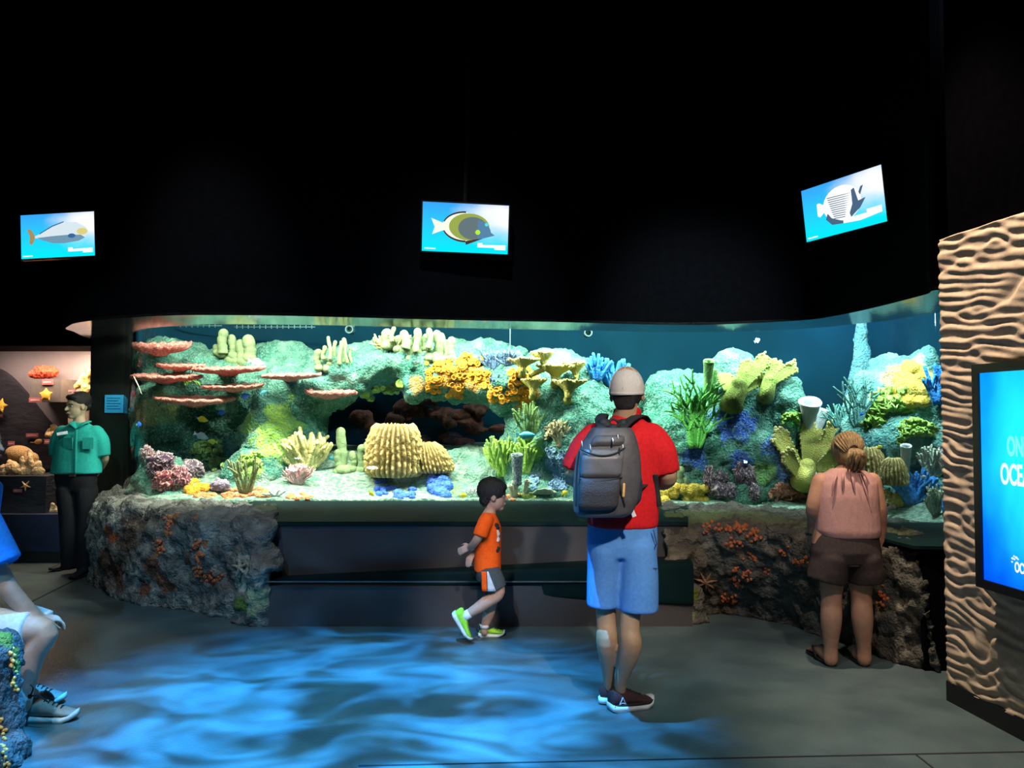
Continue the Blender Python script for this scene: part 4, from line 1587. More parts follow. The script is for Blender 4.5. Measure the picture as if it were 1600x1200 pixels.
def blade(mb, rim, base, tip, w0, w1, cup, th, seed, nrm=None, jag=.16):
    """A flaring blade from base to tip; rim gets the rough pale edge."""
    rr = random.Random(seed)
    ax = tip - base
    L = ax.length
    t = ax.normalized()
    view = V((0, -1, .25)).normalized() if nrm is None else V(nrm).normalized()
    sd = t.cross(view).normalized()
    nr = sd.cross(t).normalized()
    NU, NV = 16, 25
    grid = []
    for i in range(NU):
        u = i / (NU - 1)
        row = []
        for j in range(NV):
            v = j / (NV - 1) * 2 - 1
            jg = 1 + jag * (noise.noise(V((v * 3.2, seed, 0))) + .7 * noise.noise(V((v * 8, seed, 4)))) - .10 * v * v
            w = lerp(w0, w1, u ** 1.15)
            l = u * L * lerp(1, jg, u ** 2)
            p = base + t * l + sd * (v * w) + nr * (cup * (v * v) * u * w + .5 * cup * u * u * L * .6) + V((0, 0, -.10 * L * v * v * u))
            row.append(p)
        grid.append(row)
    mb.sheet(grid, th)
    # rough rim: knobs along the end and sides
    for j in range(NV):
        rim.ball(grid[-1][j], th * rr.uniform(.55, .95), 7, 5)
    for i in range(6, NU - 1, 2):
        rim.ball(grid[i][0], th * rr.uniform(.5, .8), 7, 5)
        rim.ball(grid[i][-1], th * rr.uniform(.5, .8), 7, 5)


def antler(label, foot, blades, ma='elk', mr='elkrim', dp=-.05, stem=None, group=None):
    """foot px; blades: (base px, base py, tip px, tip py, half width base px, half width tip px, cup, depth offset of the tip)."""
    p, n = place(*foot)
    d = p.y + dp
    p = P(foot[0], foot[1], d)
    t = thing('antler_coral', p, label, 'coral', group)
    for k, (bx, by, tx, ty, w0, w1, cup, dd) in enumerate(blades):
        a, b = P(bx, by, d), P(tx, ty, d + dd)
        mb, rim = MB(), MB()
        blade(mb, rim, a, b, px2m(w0, a), px2m(w1, a), cup, px2m(3.2, a), foot[0] + k)
        o = mb.link('blade', M[ma], t)
        rim.link('blade_rim', M[mr], o)
    q = MB()
    w = px2m(stem or 10, p)
    mxy = min(b[1] for b in blades)
    ax = sum(b[0] for b in blades) / len(blades)
    ay = sum(b[1] for b in blades) / len(blades)
    q.tube([p + V((0, .05, -.05)), p, P(ax, ay, d), P(ax, ay, d) + V((0, -.01, .02))], [w * 1.3, w * 1.1, w, w * .9], 14)
    q.link('stem', M[ma], t)


def funnel(mb, rim, c, rx, ry, h, seed, th=.012, lean=(0, 0)):
    """A flaring cup on a narrow foot with a jagged lip."""
    NA, NR = 64, 12
    rings = []
    rr = random.Random(seed)

    def jag(a):
        return 1 + .34 * noise.noise(V((2.2 * math.cos(a), 2.2 * math.sin(a), seed))) + .20 * noise.noise(V((6 * math.cos(a), 6 * math.sin(a), seed)))
    outer = [(.20, -.25), (.20, 0), (.24, .2), (.36, .42), (.58, .62), (.82, .82), (1.0, 1.0)]
    for s_ in (0, 1):
        for r, z in (outer if s_ == 0 else outer[:2:-1]):
            ring = []
            for k in range(NA):
                a = 2 * PI * k / NA
                g = lerp(1, jag(a), max(0, r - .2) / .8)
                q = r * g - (th / rx * 1.2 if s_ else 0)
                ring.append(V((c.x + rx * q * math.cos(a) + lean[0] * z * h, c.y + ry * q * math.sin(a) + lean[1] * z * h, c.z + h * z * (1 + .22 * (g - 1) * 2) + (th * .8 if s_ else 0))))
            rings.append(ring)
    mb.rings(rings)
    for k in range(0, NA, 2):
        p = rings[6][k].lerp(rings[7][k], .5)
        rim.ball(p, th * rr.uniform(.7, 1.25), 7, 5)


def cup_antler(label, spots, ma='elk', mr='elkrim', group=None, dp=-.25):
    """spots: (centre px, rim py, foot py, half width px)."""
    p, n = place(spots[0][0], spots[0][2])
    d = p.y + dp
    t = thing('antler_coral', P(spots[0][0], spots[0][2], d), label, 'coral', group)
    for k, (px, y0, y1, hw) in enumerate(spots):
        a = P(px, y1, d + .05 * k)
        rx = px2m(hw, a)
        mb, rim = MB(), MB()
        funnel(mb, rim, a, rx, rx * .75, px2m(y1 - y0, a), px + k, px2m(2.2, a), (.12 * (-1) ** k, .25))
        o = mb.link('blade', M[ma], t)
        rim.link('blade_rim', M[mr], o)
        q = MB()
        q.tube([a + V((0, .0, .03)), a + V((0, .02, -.02)), p.lerp(a, .3) + V((0, .1, -.05))], [rx * .26, rx * .22, rx * .3], 12)
        q.link('stem', M[ma], t)


antler('big yellow antler coral with four broad blades left of the woman\'s head', (1256, 748), [
    (1248, 730, 1214, 672, 9, 15, .15, .05), (1262, 726, 1266, 662, 9, 19, .12, .12), (1272, 726, 1308, 656, 8, 15, .12, .05), (1274, 736, 1312, 704, 8, 15, .2, -.05), (1248, 740, 1226, 704, 8, 13, .2, -.1)], dp=-.2, stem=14)
antler('lime yellow antler coral with long pointed blades on top of the right peak', (1145, 626), [
    (1152, 606, 1172, 566, 8, 15, .12, .12), (1160, 602, 1194, 556, 8, 11, .12, .1), (1140, 612, 1132, 586, 9, 14, .15, .22), (1162, 608, 1190, 586, 8, 9, .2, .18)], 'elk2', 'elkrim2', -.1, 15)
antler('lime yellow antler coral like a single spread wing at the right of the peak', (1198, 614), [
    (1199, 600, 1212, 564, 8, 14, .12, .08), (1203, 598, 1240, 568, 7, 9, .15, .02)], 'elk2', 'elkrim2', -.15, 11)
cup_antler('yellow antler coral, highest of four on the rock left of the blue corals', [(816, 562, 578, 24), (850, 552, 574, 17)], group='yellow antler corals behind the boy')
cup_antler('broad yellow antler coral right below the highest one', [(868, 572, 592, 30), (900, 568, 590, 18)], group='yellow antler corals behind the boy')
cup_antler('small yellow cup-like antler coral above the orange patch', [(832, 594, 614, 20)], group='yellow antler corals behind the boy')
cup_antler('lowest yellow antler coral on the rock left of the man', [(888, 596, 618, 25)], group='yellow antler corals behind the boy')

# ---- ruffled corals ---------------------------------------------------


def ruffle(mb, base, d, L, Wd, k, amp, th, seed):
    t = d.normalized()
    view = V((0, -1, .2))
    sd = t.cross(view).normalized()
    nr = sd.cross(t).normalized()
    NU, NV = 7, 40
    grid = []
    for i in range(NU):
        u = i / (NU - 1)
        row = []
        for j in range(NV):
            v = j / (NV - 1) * 2 - 1
            a = v * Wd
            w = amp * u ** 1.3 * math.sin(k * v * PI + seed) + .5 * amp * u * math.sin(2.3 * k * v * PI + seed * 2)
            l = L * u * (1 + .08 * math.sin(3 * k * v + seed))
            row.append(base + t * (l * math.cos(a)) + sd * (l * math.sin(a) * 1.1) + nr * w)
        grid.append(row)
    mb.sheet(grid, th)


def lettuce(px, py, wpx, hpx, m, label, seed, n=7, group=None, name='lettuce_coral', kk=3.0):
    p, nn = place(px, py)
    rr = random.Random(seed)
    mb = MB()
    for k in range(n):
        ox, oz = rr.uniform(-.5, .5) * wpx * .62, rr.uniform(-.30, .35) * hpx * .55
        q, n2 = hit(px + ox, py - oz)
        if abs(q.y - p.y) > .6:
            q = P(px + ox, py - oz, p.y)
        d = V((ox / wpx * 1.6 + rr.uniform(-.3, .3), -.55, .55 + oz / hpx))
        L = px2m(min(wpx, hpx) * .36, q) * rr.uniform(.8, 1.2)
        ruffle(mb, q - d.normalized() * .02, d, L, rr.uniform(.9, 1.3), rr.uniform(.8, 1.2) * kk, L * .22, px2m(1.5, q), rr.uniform(0, 6))
    o = mb.link(name, M[m], None, p)
    return tag(o, label, 'coral', group)


lettuce(1238, 774, 68, 46, 'coralred', 'large coral red ruffled coral on the sand left of the woman', 1, 24, kk=2.2)
lettuce(1395, 634, 80, 62, 'lettuce', 'cascade of yellow green ruffled coral below the orange peak', 3, 26)
lettuce(1432, 676, 70, 50, 'lettuce', 'lower yellow green ruffled coral on the rock by the rippled wall', 4, 18)
lettuce(1362, 660, 44, 50, 'lettuce', 'small dim green ruffled coral left of the cascade', 5, 10)
lettuce(1236, 655, 34, 30, 'lettuce', 'small green ruffled coral beneath the white vase sponge', 6, 8)
lettuce(872, 676, 38, 40, 'beige', 'pale beige ruffled coral on the rock above the blue polyps', 7, 14)
lettuce(300, 598, 40, 12, 'lettuce', 'thin lime ruffled coral between the pink plates', 8, 8)
lettuce(392, 720, 44, 40, 'lettuce', 'soft lime ruffled coral on the lit slope beside the grotto', 9, 8)

# ---- crusts and colonies -------------------------------------------------


def crust(px, py, wpx, hpx, m, label, seed, cat='sponge', group=None, n=14, name='crust_sponge', hh=.03):
    rr = random.Random(seed)
    mb = MB()
    p, nn = hit(px, py)
    for k in range(n):
        q, n2 = hit(px + rr.uniform(-.5, .5) * wpx, py + rr.uniform(-.5, .5) * hpx)
        if abs(q.y - p.y) > .5:
            continue
        r = px2m(min(wpx, hpx) * rr.uniform(.28, .42), q)
        rw_ = px2m(math.sqrt(wpx * hpx) * rr.uniform(.22, .34), q)
        mb.ball(q + V((0, -.01, 0)), (max(r, rw_), max(r, .03), r), 12, 8)
    o = mb.link(name, M[m], None, p)
    remesh(o, .010, 3, (('CLOUDS', .03, .02),))
    return tag(o, label, cat, group)


crust(596, 764, 14, 22, 'bcrust', 'small blue sponge beside the yellow fish at the front glass', 1, group='blue crust sponges')
crust(625, 771, 42, 16, 'bcrust', 'wide low blue sponge at the front glass below the tall barrel', 2, group='blue crust sponges')
crust(684, 762, 34, 26, 'bcrust', 'slanting blue sponge at the front glass left of the boy', 3, group='blue crust sponges')
crust(335, 775, 60, 9, 'rust', 'flat orange red crust at the front glass under the mauve coral', 4, group='orange red crusts', n=20)
crust(392, 770, 60, 13, 'rust', 'orange red crust at the front glass under the olive blades', 5, group='orange red crusts', n=20)
crust(470, 776, 36, 10, 'rust', 'small orange red crust under the pink branchlet coral', 6, group='orange red crusts', n=14)
crust(801, 777, 18, 9, 'rust', 'pink orange crust in front of the boy\'s face', 7, group='orange red crusts', n=12)
crust(308, 762, 30, 22, 'dorange', 'lumpy deep orange sponge between the wine red and mauve corals', 8, n=16)
crust(1046, 772, 34, 24, 'yellow', 'yellow pitted sponge partly behind the man\'s elbow', 9, n=18)
crust(1084, 772, 34, 22, 'yellow', 'yellow lumpy sponge left of the right-hand folded corals', 10, n=18)
crust(1392, 778, 26, 16, 'yellow', 'small yellow sponge on the sand left of the large blue coral', 11, n=14)
crust(1425, 602, 34, 56, 'yellow', 'bright orange yellow sponge covering the pointed rock', 12, n=26)
crust(825, 775, 20, 9, 'brain', 'small round olive brain coral on the bed in front of the boy', 13, 'coral', n=9, name='brain_coral')
crust(1382, 792, 26, 10, 'pinkbump', 'flat pink crust on the sand at the right of the woman', 14, n=12)


def cups(spots, label, seed, m='orange', rpx=3.6, hpx=5, n=1, group=None, name='cup_coral', cat='coral', jitter=0, flare=1.35):
    rr = random.Random(seed)
    mb = MB()
    p0 = None
    for px, py, w, h, cnt in spots:
        for k in range(cnt):
            q, nn = hit(px + rr.uniform(-.5, .5) * w, py + rr.uniform(-.5, .5) * h)
            if p0 is None:
                p0 = q
            if abs(q.y - p0.y) > .7:
                continue
            d = (nn + V((rr.uniform(-.3, .3), -.35, rr.uniform(-.2, .4)))).normalized()
            r = px2m(rpx * rr.uniform(.7, 1.2), q)
            hh = px2m(hpx * rr.uniform(.7, 1.3), q)
            rot = d.to_track_quat('Z', 'Y').to_matrix()
            mb.lathe(q - d * .015, [(r * 1.1, -.01), (r * .85, hh * .5), (r * flare * .9, hh * .9), (r * flare, hh), (r * flare * .75, hh * 1.02), (r * .5, hh * .75), (r * .1, hh * .6)], 10, rot)
    o = mb.link(name, M[m], None, p0)
    return tag(o, label, cat, group)


cups([(678, 590, 24, 44, 34), (690, 572, 30, 16, 20)], 'orange cup coral colony hanging from the left of the arch top', 1, group='orange cup corals')
cups([(725, 575, 50, 30, 60), (742, 562, 40, 14, 24)], 'largest orange cup coral colony across the middle of the arch top', 2, group='orange cup corals')
cups([(712, 610, 24, 20, 26)], 'small orange cup coral colony low on the arch over the cave', 3, group='orange cup corals')
cups([(754, 592, 18, 24, 22)], 'orange cup coral colony right of the largest one', 4, group='orange cup corals')
cups([(780, 615, 28, 22, 22)], 'orange cup coral colony at the right end of the cave roof', 5, group='orange cup corals')
cups([(812, 600, 30, 50, 46), (825, 615, 14, 30, 16)], 'dark orange cup coral colony on the foot of the arch', 6, group='orange cup corals')
cups([(605, 608, 46, 8, 16), (622, 604, 20, 10, 12), (575, 618, 14, 10, 6)], 'lime yellow cup corals along the left edge of the cave roof', 7, 'lettuce', 4.5, 5)
cups([(868, 715, 30, 30, 52), (872, 745, 26, 40, 60)], 'pale blue polyp colony on the rock left of the man\'s backpack', 8, 'polyp', 3.0, 4.5, name='polyp_colony')
cups([(835, 752, 14, 24, 24)], 'small pale blue polyp colony beside the tan tubes', 9, 'polyp', 2.6, 4, name='polyp_colony')
cups([(322, 705, 44, 34, 44), (345, 728, 30, 20, 20)], 'dark green ring polyps in the shade of the grotto', 10, 'frond', 3.2, 4, name='polyp_colony', flare=1.5)

# ---- tube and vase sponges -----------------------------------------------


def tube_sponge(px, ytop, ybot, wtop, wbot, m, label, lean=(0, -.15), cat='sponge', group=None, dp=-.05, name='tube_sponge', foot=None, extra=()):
    p, nn = place(px, ybot)
    p = P(px, ybot, p.y + dp)
    t = None
    mb = MB()
    for (qx, yt, yb, wt, wb, ln) in ((px, ytop, ybot, wtop, wbot, lean),) + tuple(extra):
        b = P(qx, yb, p.y)
        top = P(qx, yt, p.y)
        ax = (top - b) + V((ln[0], ln[1], 0)) * (top - b).length
        L = ax.length
        rot = ax.normalized().to_track_quat('Z', 'Y').to_matrix()
        r1, r0 = px2m(wt / 2, p), px2m(wb / 2, p)
        pr = [(r0 * 1.1, -.03)]
        for i in range(11):
            u = i / 10
            pr.append((lerp(r0, r1, u ** 1.3) * (1 + .03 * math.sin(u * 21)), u * L))
        pr += [(r1 * .98, L * 1.015), (r1 * .82, L * 1.0), (r1 * .72, L * .9), (r1 * .55, L * .6), (r1 * .2, L * .45)]
        mb.lathe(b, pr, 24, rot, None, lambda th, i: 1 + .035 * math.sin(3 * th + i * .4))
    o = mb.link(name, M[m], None, p)
    return tag(o, label, cat, group)


tube_sponge(1262, 628, 668, 34, 14, 'vase', 'wide open white vase sponge facing the viewer right of the peak', (-.1, -.55), dp=-.12, extra=((1277, 640, 672, 18, 12, (.3, -.2)),), name='vase_sponge')
tube_sponge(1104, 566, 620, 17, 11, 'greentube', 'tall open green tube sponge beside the right peak', (-.05, -.5), dp=-.2, extra=((1115, 578, 622, 9, 7, (0, -.2)), (1110, 600, 622, 6, 5, (0, -.5)), (1116, 600, 624, 6, 5, (0.1, -.5))))
tube_sponge(808, 710, 752, 19, 14, 'tubegrey', 'grey net-patterned tube sponge above and right of the boy\'s head', (0, -.25), dp=-.3)
tube_sponge(805, 752, 772, 11, 8, 'tubetan', 'small tan double tube sponge at the front glass by the boy\'s face', (0, -.5), dp=-.1, extra=((820, 750, 770, 9, 7, (.2, -.4)), (800, 758, 774, 8, 7, (-.2, -.3))))
tube_sponge(1414, 696, 738, 16, 12, 'vase', 'pale blue open tube sponge above the large blue coral', (-.15, -.4), dp=-.15)

# clam and starfish inside the tank -----------------------------------------
p, _ = hit(850, 775)
mb = MB()
for sg in (-1, 1):
    g = []
    for i in range(8):
        u = i / 7
        row = []
        for j in range(33):
            v = j / 32 * 2 - 1
            a = v * 1.35
            r = px2m(20, p) * (1 - .12 * abs(math.sin(5 * a)))
            row.append(p + V((r * math.sin(a) * (.35 + .65 * u), sg * (.05 * math.sin(u * 1.4)) - .03, .012 + r * .62 * math.cos(a) * u * .8 + .01)))
        g.append(row)
    mb.sheet(g, .012)
o = mb.link('giant_clam', M['clam'], None, p)
tag(o, 'pale ribbed clam lying at the front glass just left of the man\'s arm', 'clam')


def star(mb, c, r, nrm, rot=0.0, th=.25, w=.26, n=5):
    q = V(nrm).normalized().to_track_quat('Z', 'Y').to_matrix()
    NA = n * 12
    rings = []
    for f, z in ((1.0, 0), (1.02, .35), (.9, .7), (.6, .92), (.3, 1.0), (.04, 1.05)):
        ring = []
        for j in range(NA):
            a = 2 * PI * j / NA + rot
            k = abs(((j / 12) % 1) - .5) * 2          # 0 between arms, 1 on an arm
            s = lerp(w * 1.15, 1.0, k ** 2.6)
            hh = th * r * lerp(1, .62, k * f)
            ring.append(c + q @ V((r * f * s * math.cos(a), r * f * s * math.sin(a), hh * z)))
        rings.append(ring)
    mb.rings(rings)


# ---- fish ------------------------------------------------------------------
def fish(px, py, lpx, m1, m2, label, face=1, tilt=0.0, deep=.45, d=None, yaw=.2):
    p, _ = hit(px, py)
    c = P(px, py, d or max(p.y - .35, interp(GD, px) + .15))
    L = px2m(lpx, c)
    R = Matrix.Rotation(-tilt, 3, 'Y') @ Matrix.Rotation(yaw, 3, 'Z')
    S = Matrix.Diagonal((face, 1, 1))
    t = thing('reef_fish', c, label, 'fish', 'small reef fish')

    def W(x, y, z):
        return c + R @ (S @ V((x * L, y * L, z * L)))
    mb = MB()
    rings = []
    for x, h, wd_ in ((.5, .03, .02), (.46, .10, .05), (.38, .19, .08), (.25, .30, .11), (.08, .37, .12), (-.08, .34, .10), (-.2, .22, .07), (-.29, .10, .04), (-.33, .06, .025)):
        h *= deep / .45
        rings.append([W(x, wd_ * math.cos(2 * PI * k / 12) * .8, h * .62 * math.sin(2 * PI * k / 12)) for k in range(12)])
    mb.rings(rings)
    mb.link('body', m1, t)

    def fin(pts, name, m):
        q = MB()
        n = len(pts)
        q.add([W(x, .012, z) for x, z in pts] + [W(x, -.012, z) for x, z in pts], [tuple(range(n)), tuple(range(2 * n - 1, n - 1, -1))] + [(i, (i + 1) % n, (i + 1) % n + n, i + n) for i in range(n)])
        q.link(name, m, t, smooth=False)
    k = deep / .45
    fin([(-.31, .05), (-.5, .17 * k), (-.45, 0), (-.5, -.17 * k), (-.31, -.05)], 'tail_fin', m2)
    fin([(.25, .17 * k), (.1, .29 * k), (-.12, .26 * k), (-.26, .08 * k), (-.1, .18 * k)], 'dorsal_fin', m1)
    fin([(.05, -.19 * k), (-.02, -.28 * k), (-.16, -.24 * k), (-.26, -.07 * k), (-.1, -.17 * k)], 'anal_fin', m1)
    q = MB()
    q.ball(W(.37, -.05 * face if face > 0 else .05, .05), .022 * L, 8, 6)
    q.ball(W(.37, .055, .05), .022 * L, 8, 6)
    q.link('eyes', m_bezel, t)
    return t


F = {k: mat('fish_' + k, c, rough=.4) for k, c in dict(blue=(.03, .16, .85), yellow=(.85, .68, .04), white=(.75, .82, .85), grey=(.45, .60, .75), turq=(.08, .50, .62), lime=(.55, .70, .08), orange=(.85, .40, .15), pale=(.35, .62, .50)).items()}
for a in ((382, 619, 18, 'blue', 'yellow', 'blue fish with a yellow tail under the thin pink plate', 1, .35, .4), (346, 645, 12, 'blue', 'blue', 'small round blue fish beneath the lowest pink plate', 1, .2, .6), (315, 655, 20, 'yellow', 'blue', 'yellow fish with a blue tail in front of the grotto', 1, -.3, .4),
          (314, 681, 24, 'grey', 'white', 'silver grey fish in front of the grotto', 1, -.4, .4), (332, 690, 16, 'lime', 'lime', 'lime yellow fish just right of the silver grey one', -1, -.15, .45), (400, 566, 26, 'grey', 'white', 'silver blue fish beside the four fat pillars', 1, -.2, .42),
          (412, 613, 14, 'turq', 'turq', 'pale turquoise fish between two pink plates', 1, .4, .4), (217, 663, 8, 'blue', 'grey', 'slim pale blue fish at the left edge of the glass', 1, .1, .9), (526, 716, 24, 'turq', 'turq', 'turquoise fish in front of the tallest cave pillar', -1, -.1, .4),
          (580, 771, 12, 'yellow', 'yellow', 'yellow fish at the front glass beside the small blue sponge', 1, -.7, .5), (723, 774, 13, 'yellow', 'yellow', 'yellow fish at the front glass left of the boy', 1, 0, .6), (821, 680, 32, 'turq', 'turq', 'largest turquoise fish above the green fronds', 1, 0, .36),
          (882, 770, 12, 'yellow', 'yellow', 'yellow fish at the front glass below the blue polyps', 1, .5, .6), (1183, 532, 11, 'pale', 'pale', 'pale green round fish high in the dark water above the peak', 1, .5, .6), (1135, 703, 16, 'orange', 'white', 'small orange fish over the blue patches of the peak', 1, .05, .4),
          (1346, 647, 8, 'blue', 'blue', 'tiny bright blue fish in front of the teal gorgonian', 1, 0, .6), (1374, 699, 12, 'yellow', 'lime', 'yellow fish swimming right of the woman\'s head', 1, .4, .55), (1443, 745, 10, 'white', 'yellow', 'small white fish by the knobby cone coral', 1, 0, .5)):
    fish(a[0], a[1], a[2], F[a[3]], F[a[4]], a[5], a[6], a[7], a[8])

# ---- water returns, wire ------------------------------------------------------
m_pvc = mat('pale_pipe', (.08, .17, .18), rough=.5)
for px, py, lb in ((546, 515, 'round pale pipe mouth under the water line above the left of the arch'), (919, 520, 'round pale pipe mouth under the water line above the man')):
    c = P(px, py, 9.0)
    t = thing('pipe_outlet', c, lb, 'pipe', 'water return pipes')
    mb = MB()
    r = px2m(6.5, c)
    mb.lathe(c, [(r * .7, .12), (r, .12), (r, -.02), (r, -.03), (r * .72, -.03), (r * .70, 0), (r * .68, .1)], 20, Matrix.Rotation(-PI / 2, 3, 'X'))
    mb.link('nozzle', m_pvc, t)
    q = MB()
    q.tube([c + V((0, .1, 0)), c + V((0, .12, .1)), c + V((0, .12, 1.2))], r * .8, 12)
    q.link('pipe', m_pvc, t)
a = P(797, 560, 8.05)
mb = MB()
mb.tube([P(797, 505, 8.05) + V((0, 0, .8)), a], .006, 6)
tag(mb.link('hanging_wire', m_pvc, None, a), 'thin pale vertical wire hanging into the middle of the tank', 'wire')

for xa, xb, y, lb in ((278, 346, 509, 'pale comb-edged overflow bar under the water line at far left'), (366, 492, 511, 'longer pale comb-edged overflow bar under the water line left of the pipe mouth')):
    t = thing('overflow_bar', P((xa + xb) / 2, y, 9.2), lb, 'bar')
    mb = MB()
    mb.tube([P(xa, y, 9.2), P(xb, y, 9.2)], .006, 6)
    mb.link('bar', m_pvc, t)
    k = 0
    x = xa + 4
    while x < xb - 2:
        mb = MB()
        mb.tube([P(x, y - 3, 9.2), P(x, y + 2, 9.2)], .006, 6)
        mb.link('tooth', m_pvc, t)
        x += 9
# ================================================================ PEOPLE


def cloth(name, c, c2=None, **k):
    a = dict(rough=.85, scale=60, bump=.25, bscale=9, spec=.2)
    a.update(k)
    return mat(name, c, c2, **a)


def secs(mb, rows, seg=28, power=2.3, yaw=0.0):
    """Horizontal elliptical sections: (px, py, d, half width px, half depth m)."""
    rings = []
    cy, sy = math.cos(yaw), math.sin(yaw)
    for px, py, d, hw, hd in rows:
        c = P(px, py, d)
        rx = hw * d / FPX
        ring = []
        for j in range(seg):
            a = 2 * PI * j / seg
            ca, sa = math.cos(a), math.sin(a)
            x = math.copysign(abs(ca) ** (2 / power), ca) * rx
            y = math.copysign(abs(sa) ** (2 / power), sa) * hd
            ring.append(V((c.x + x * cy - y * sy, c.y + x * sy + y * cy, c.z)))
        rings.append(ring)
    mb.rings(rings)


def limb(mb, pts, rad, seg=16, side=None, r0=True, r1=True):
    """Tapered limb through joints, resampled smoothly."""
    n = (len(pts) - 1) * 5 + 1
    cp = catmull(pts, n)
    rr = []
    for i in range(n):
        u = i / 5
        k = min(int(u), len(rad) - 2)
        a, b = rad[k], rad[k + 1]
        t = sstep(0, 1, u - k)
        if isinstance(a, tuple):
            rr.append((lerp(a[0], b[0], t), lerp(a[1], b[1], t)))
        else:
            rr.append(lerp(a, b, t))
    mb.tube(cp, rr, seg, r0, r1, side)


def hand(mb, wrist, fwd, palm, thumb, size=.19, curl=.5):
    """Palm, four unequal bent fingers and a thumb from its side."""
    f, p = V(fwd).normalized(), V(palm).normalized()
    p = (p - f * p.dot(f)).normalized()
    s = V(thumb)
    s = (s - f * s.dot(f) - p * s.dot(p)).normalized()
    k = size / .19
    L = .098 * k
    mb.tube([wrist - f * .02, wrist + f * L * .4, wrist + f * L * .85, wrist + f * L], [(.026 * k, .019 * k), (.036 * k, .015 * k), (.042 * k, .014 * k), (.040 * k, .012 * k)], 14, True, True, s)
    for i, (o, ln) in enumerate(((.030, .070), (.010, .080), (-.011, .074), (-.031, .058))):
        a = wrist + f * L * .92 + s * o * k
        d = (f + s * o * 2).normalized()
        pts = [a]
        ang = .15
        for q in (.45, .32, .25):
            ang += curl * .55
            a = a + (d * math.cos(ang) + p * math.sin(ang)) * ln * q * k
            pts.append(a)
        mb.tube(pts, [.0095 * k, .009 * k, .0083 * k, .0075 * k], 9, True, True)
    a = wrist + f * L * .25 + s * .024 * k
    pts = [a, a + (s * .8 + f * .7 + p * .25).normalized() * .036 * k]
    pts.append(pts[-1] + (f * .9 + s * .25 + p * .4).normalized() * .030 * k)
    pts.append(pts[-1] + (f + p * .5).normalized() * .024 * k)
    mb.tube(pts, [.014 * k, .0115 * k, .010 * k, .0085 * k], 9, True, True)


def head(mb, c, h, f, neck_to=None, nr=.055, u=V((0, 0, 1)), ears=True, ez=-.05):
    f = V(f).normalized()
    r = f.cross(u).normalized()
    B = Matrix((r, f, u)).transposed()
    mb.ball(c + u * .10 * h - f * .04 * h, (.345 * h, .42 * h, .40 * h), 20, 14, B)
    mb.ball(c - u * .14 * h + f * .07 * h, (.285 * h, .30 * h, .36 * h), 18, 12, B)
    mb.ball(c - u * .40 * h + f * .22 * h, (.13 * h, .13 * h, .10 * h), 12, 8, B)
    mb.ball(c - u * .27 * h + f * .33 * h, (.11 * h, .07 * h, .06 * h), 12, 8, B)          # mouth
    mb.ball(c + u * .07 * h + f * .345 * h, (.20 * h, .05 * h, .045 * h), 12, 8, B)         # brow
    mb.tube([c + u * .03 * h + f * .37 * h, c - u * .06 * h + f * .42 * h, c - u * .125 * h + f * .455 * h], [.032 * h, .042 * h, .055 * h], 8, True, True)
    if ears:
        for s in (-1, 1):
            mb.ball(c + r * s * .345 * h + u * ez * h - f * .02 * h, (.035 * h, .085 * h, .13 * h), 10, 8, B)
    if neck_to is not None:
        limb(mb, [c - u * .15 * h - f * .10 * h, c - u * .42 * h - f * .09 * h, neck_to], [nr, nr * .95, nr * 1.25])
    return B


def face(par, c, h, f, skin_lip, iris, u=V((0, 0, 1))):
    f = V(f).normalized()
    r = f.cross(u).normalized()
    B = Matrix((r, f, u)).transposed()
    for s in (-1, 1):
        q = MB()
        e = c + f * .312 * h + r * s * .145 * h + u * .0 * h
        q.ball(e, (.050 * h, .040 * h, .024 * h), 10, 8, B)
        o = q.link('eye', MEYE, par)
        q = MB()
        q.ball(e + f * .024 * h, (.026 * h, .022 * h, .028 * h), 8, 6, B)
        q.link('iris', iris, o)
        q = MB()
        q.tube([c + f * .375 * h + r * s * .07 * h + u * .075 * h, c + f * .365 * h + r * s * .15 * h + u * .095 * h, c + f * .31 * h + r * s * .23 * h + u * .07 * h], .018 * h, 6, True, True)
        q.link('eyebrow', iris, par)
    q = MB()
    q.ball(c - u * .265 * h + f * .385 * h, (.10 * h, .03 * h, .030 * h), 10, 6, B)
    q.link('lips', skin_lip, par)


MEYE = mat('eye_white', (.75, .73, .70), rough=.3)
MIRIS = mat('dark_brown_iris', (.02, .012, .008), rough=.5)


def skin(name, c):
    return mat(name, c, tuple(x * .9 for x in c), rough=.55, scale=25, bump=.05, bscale=200, sss=.05, spec=.35)


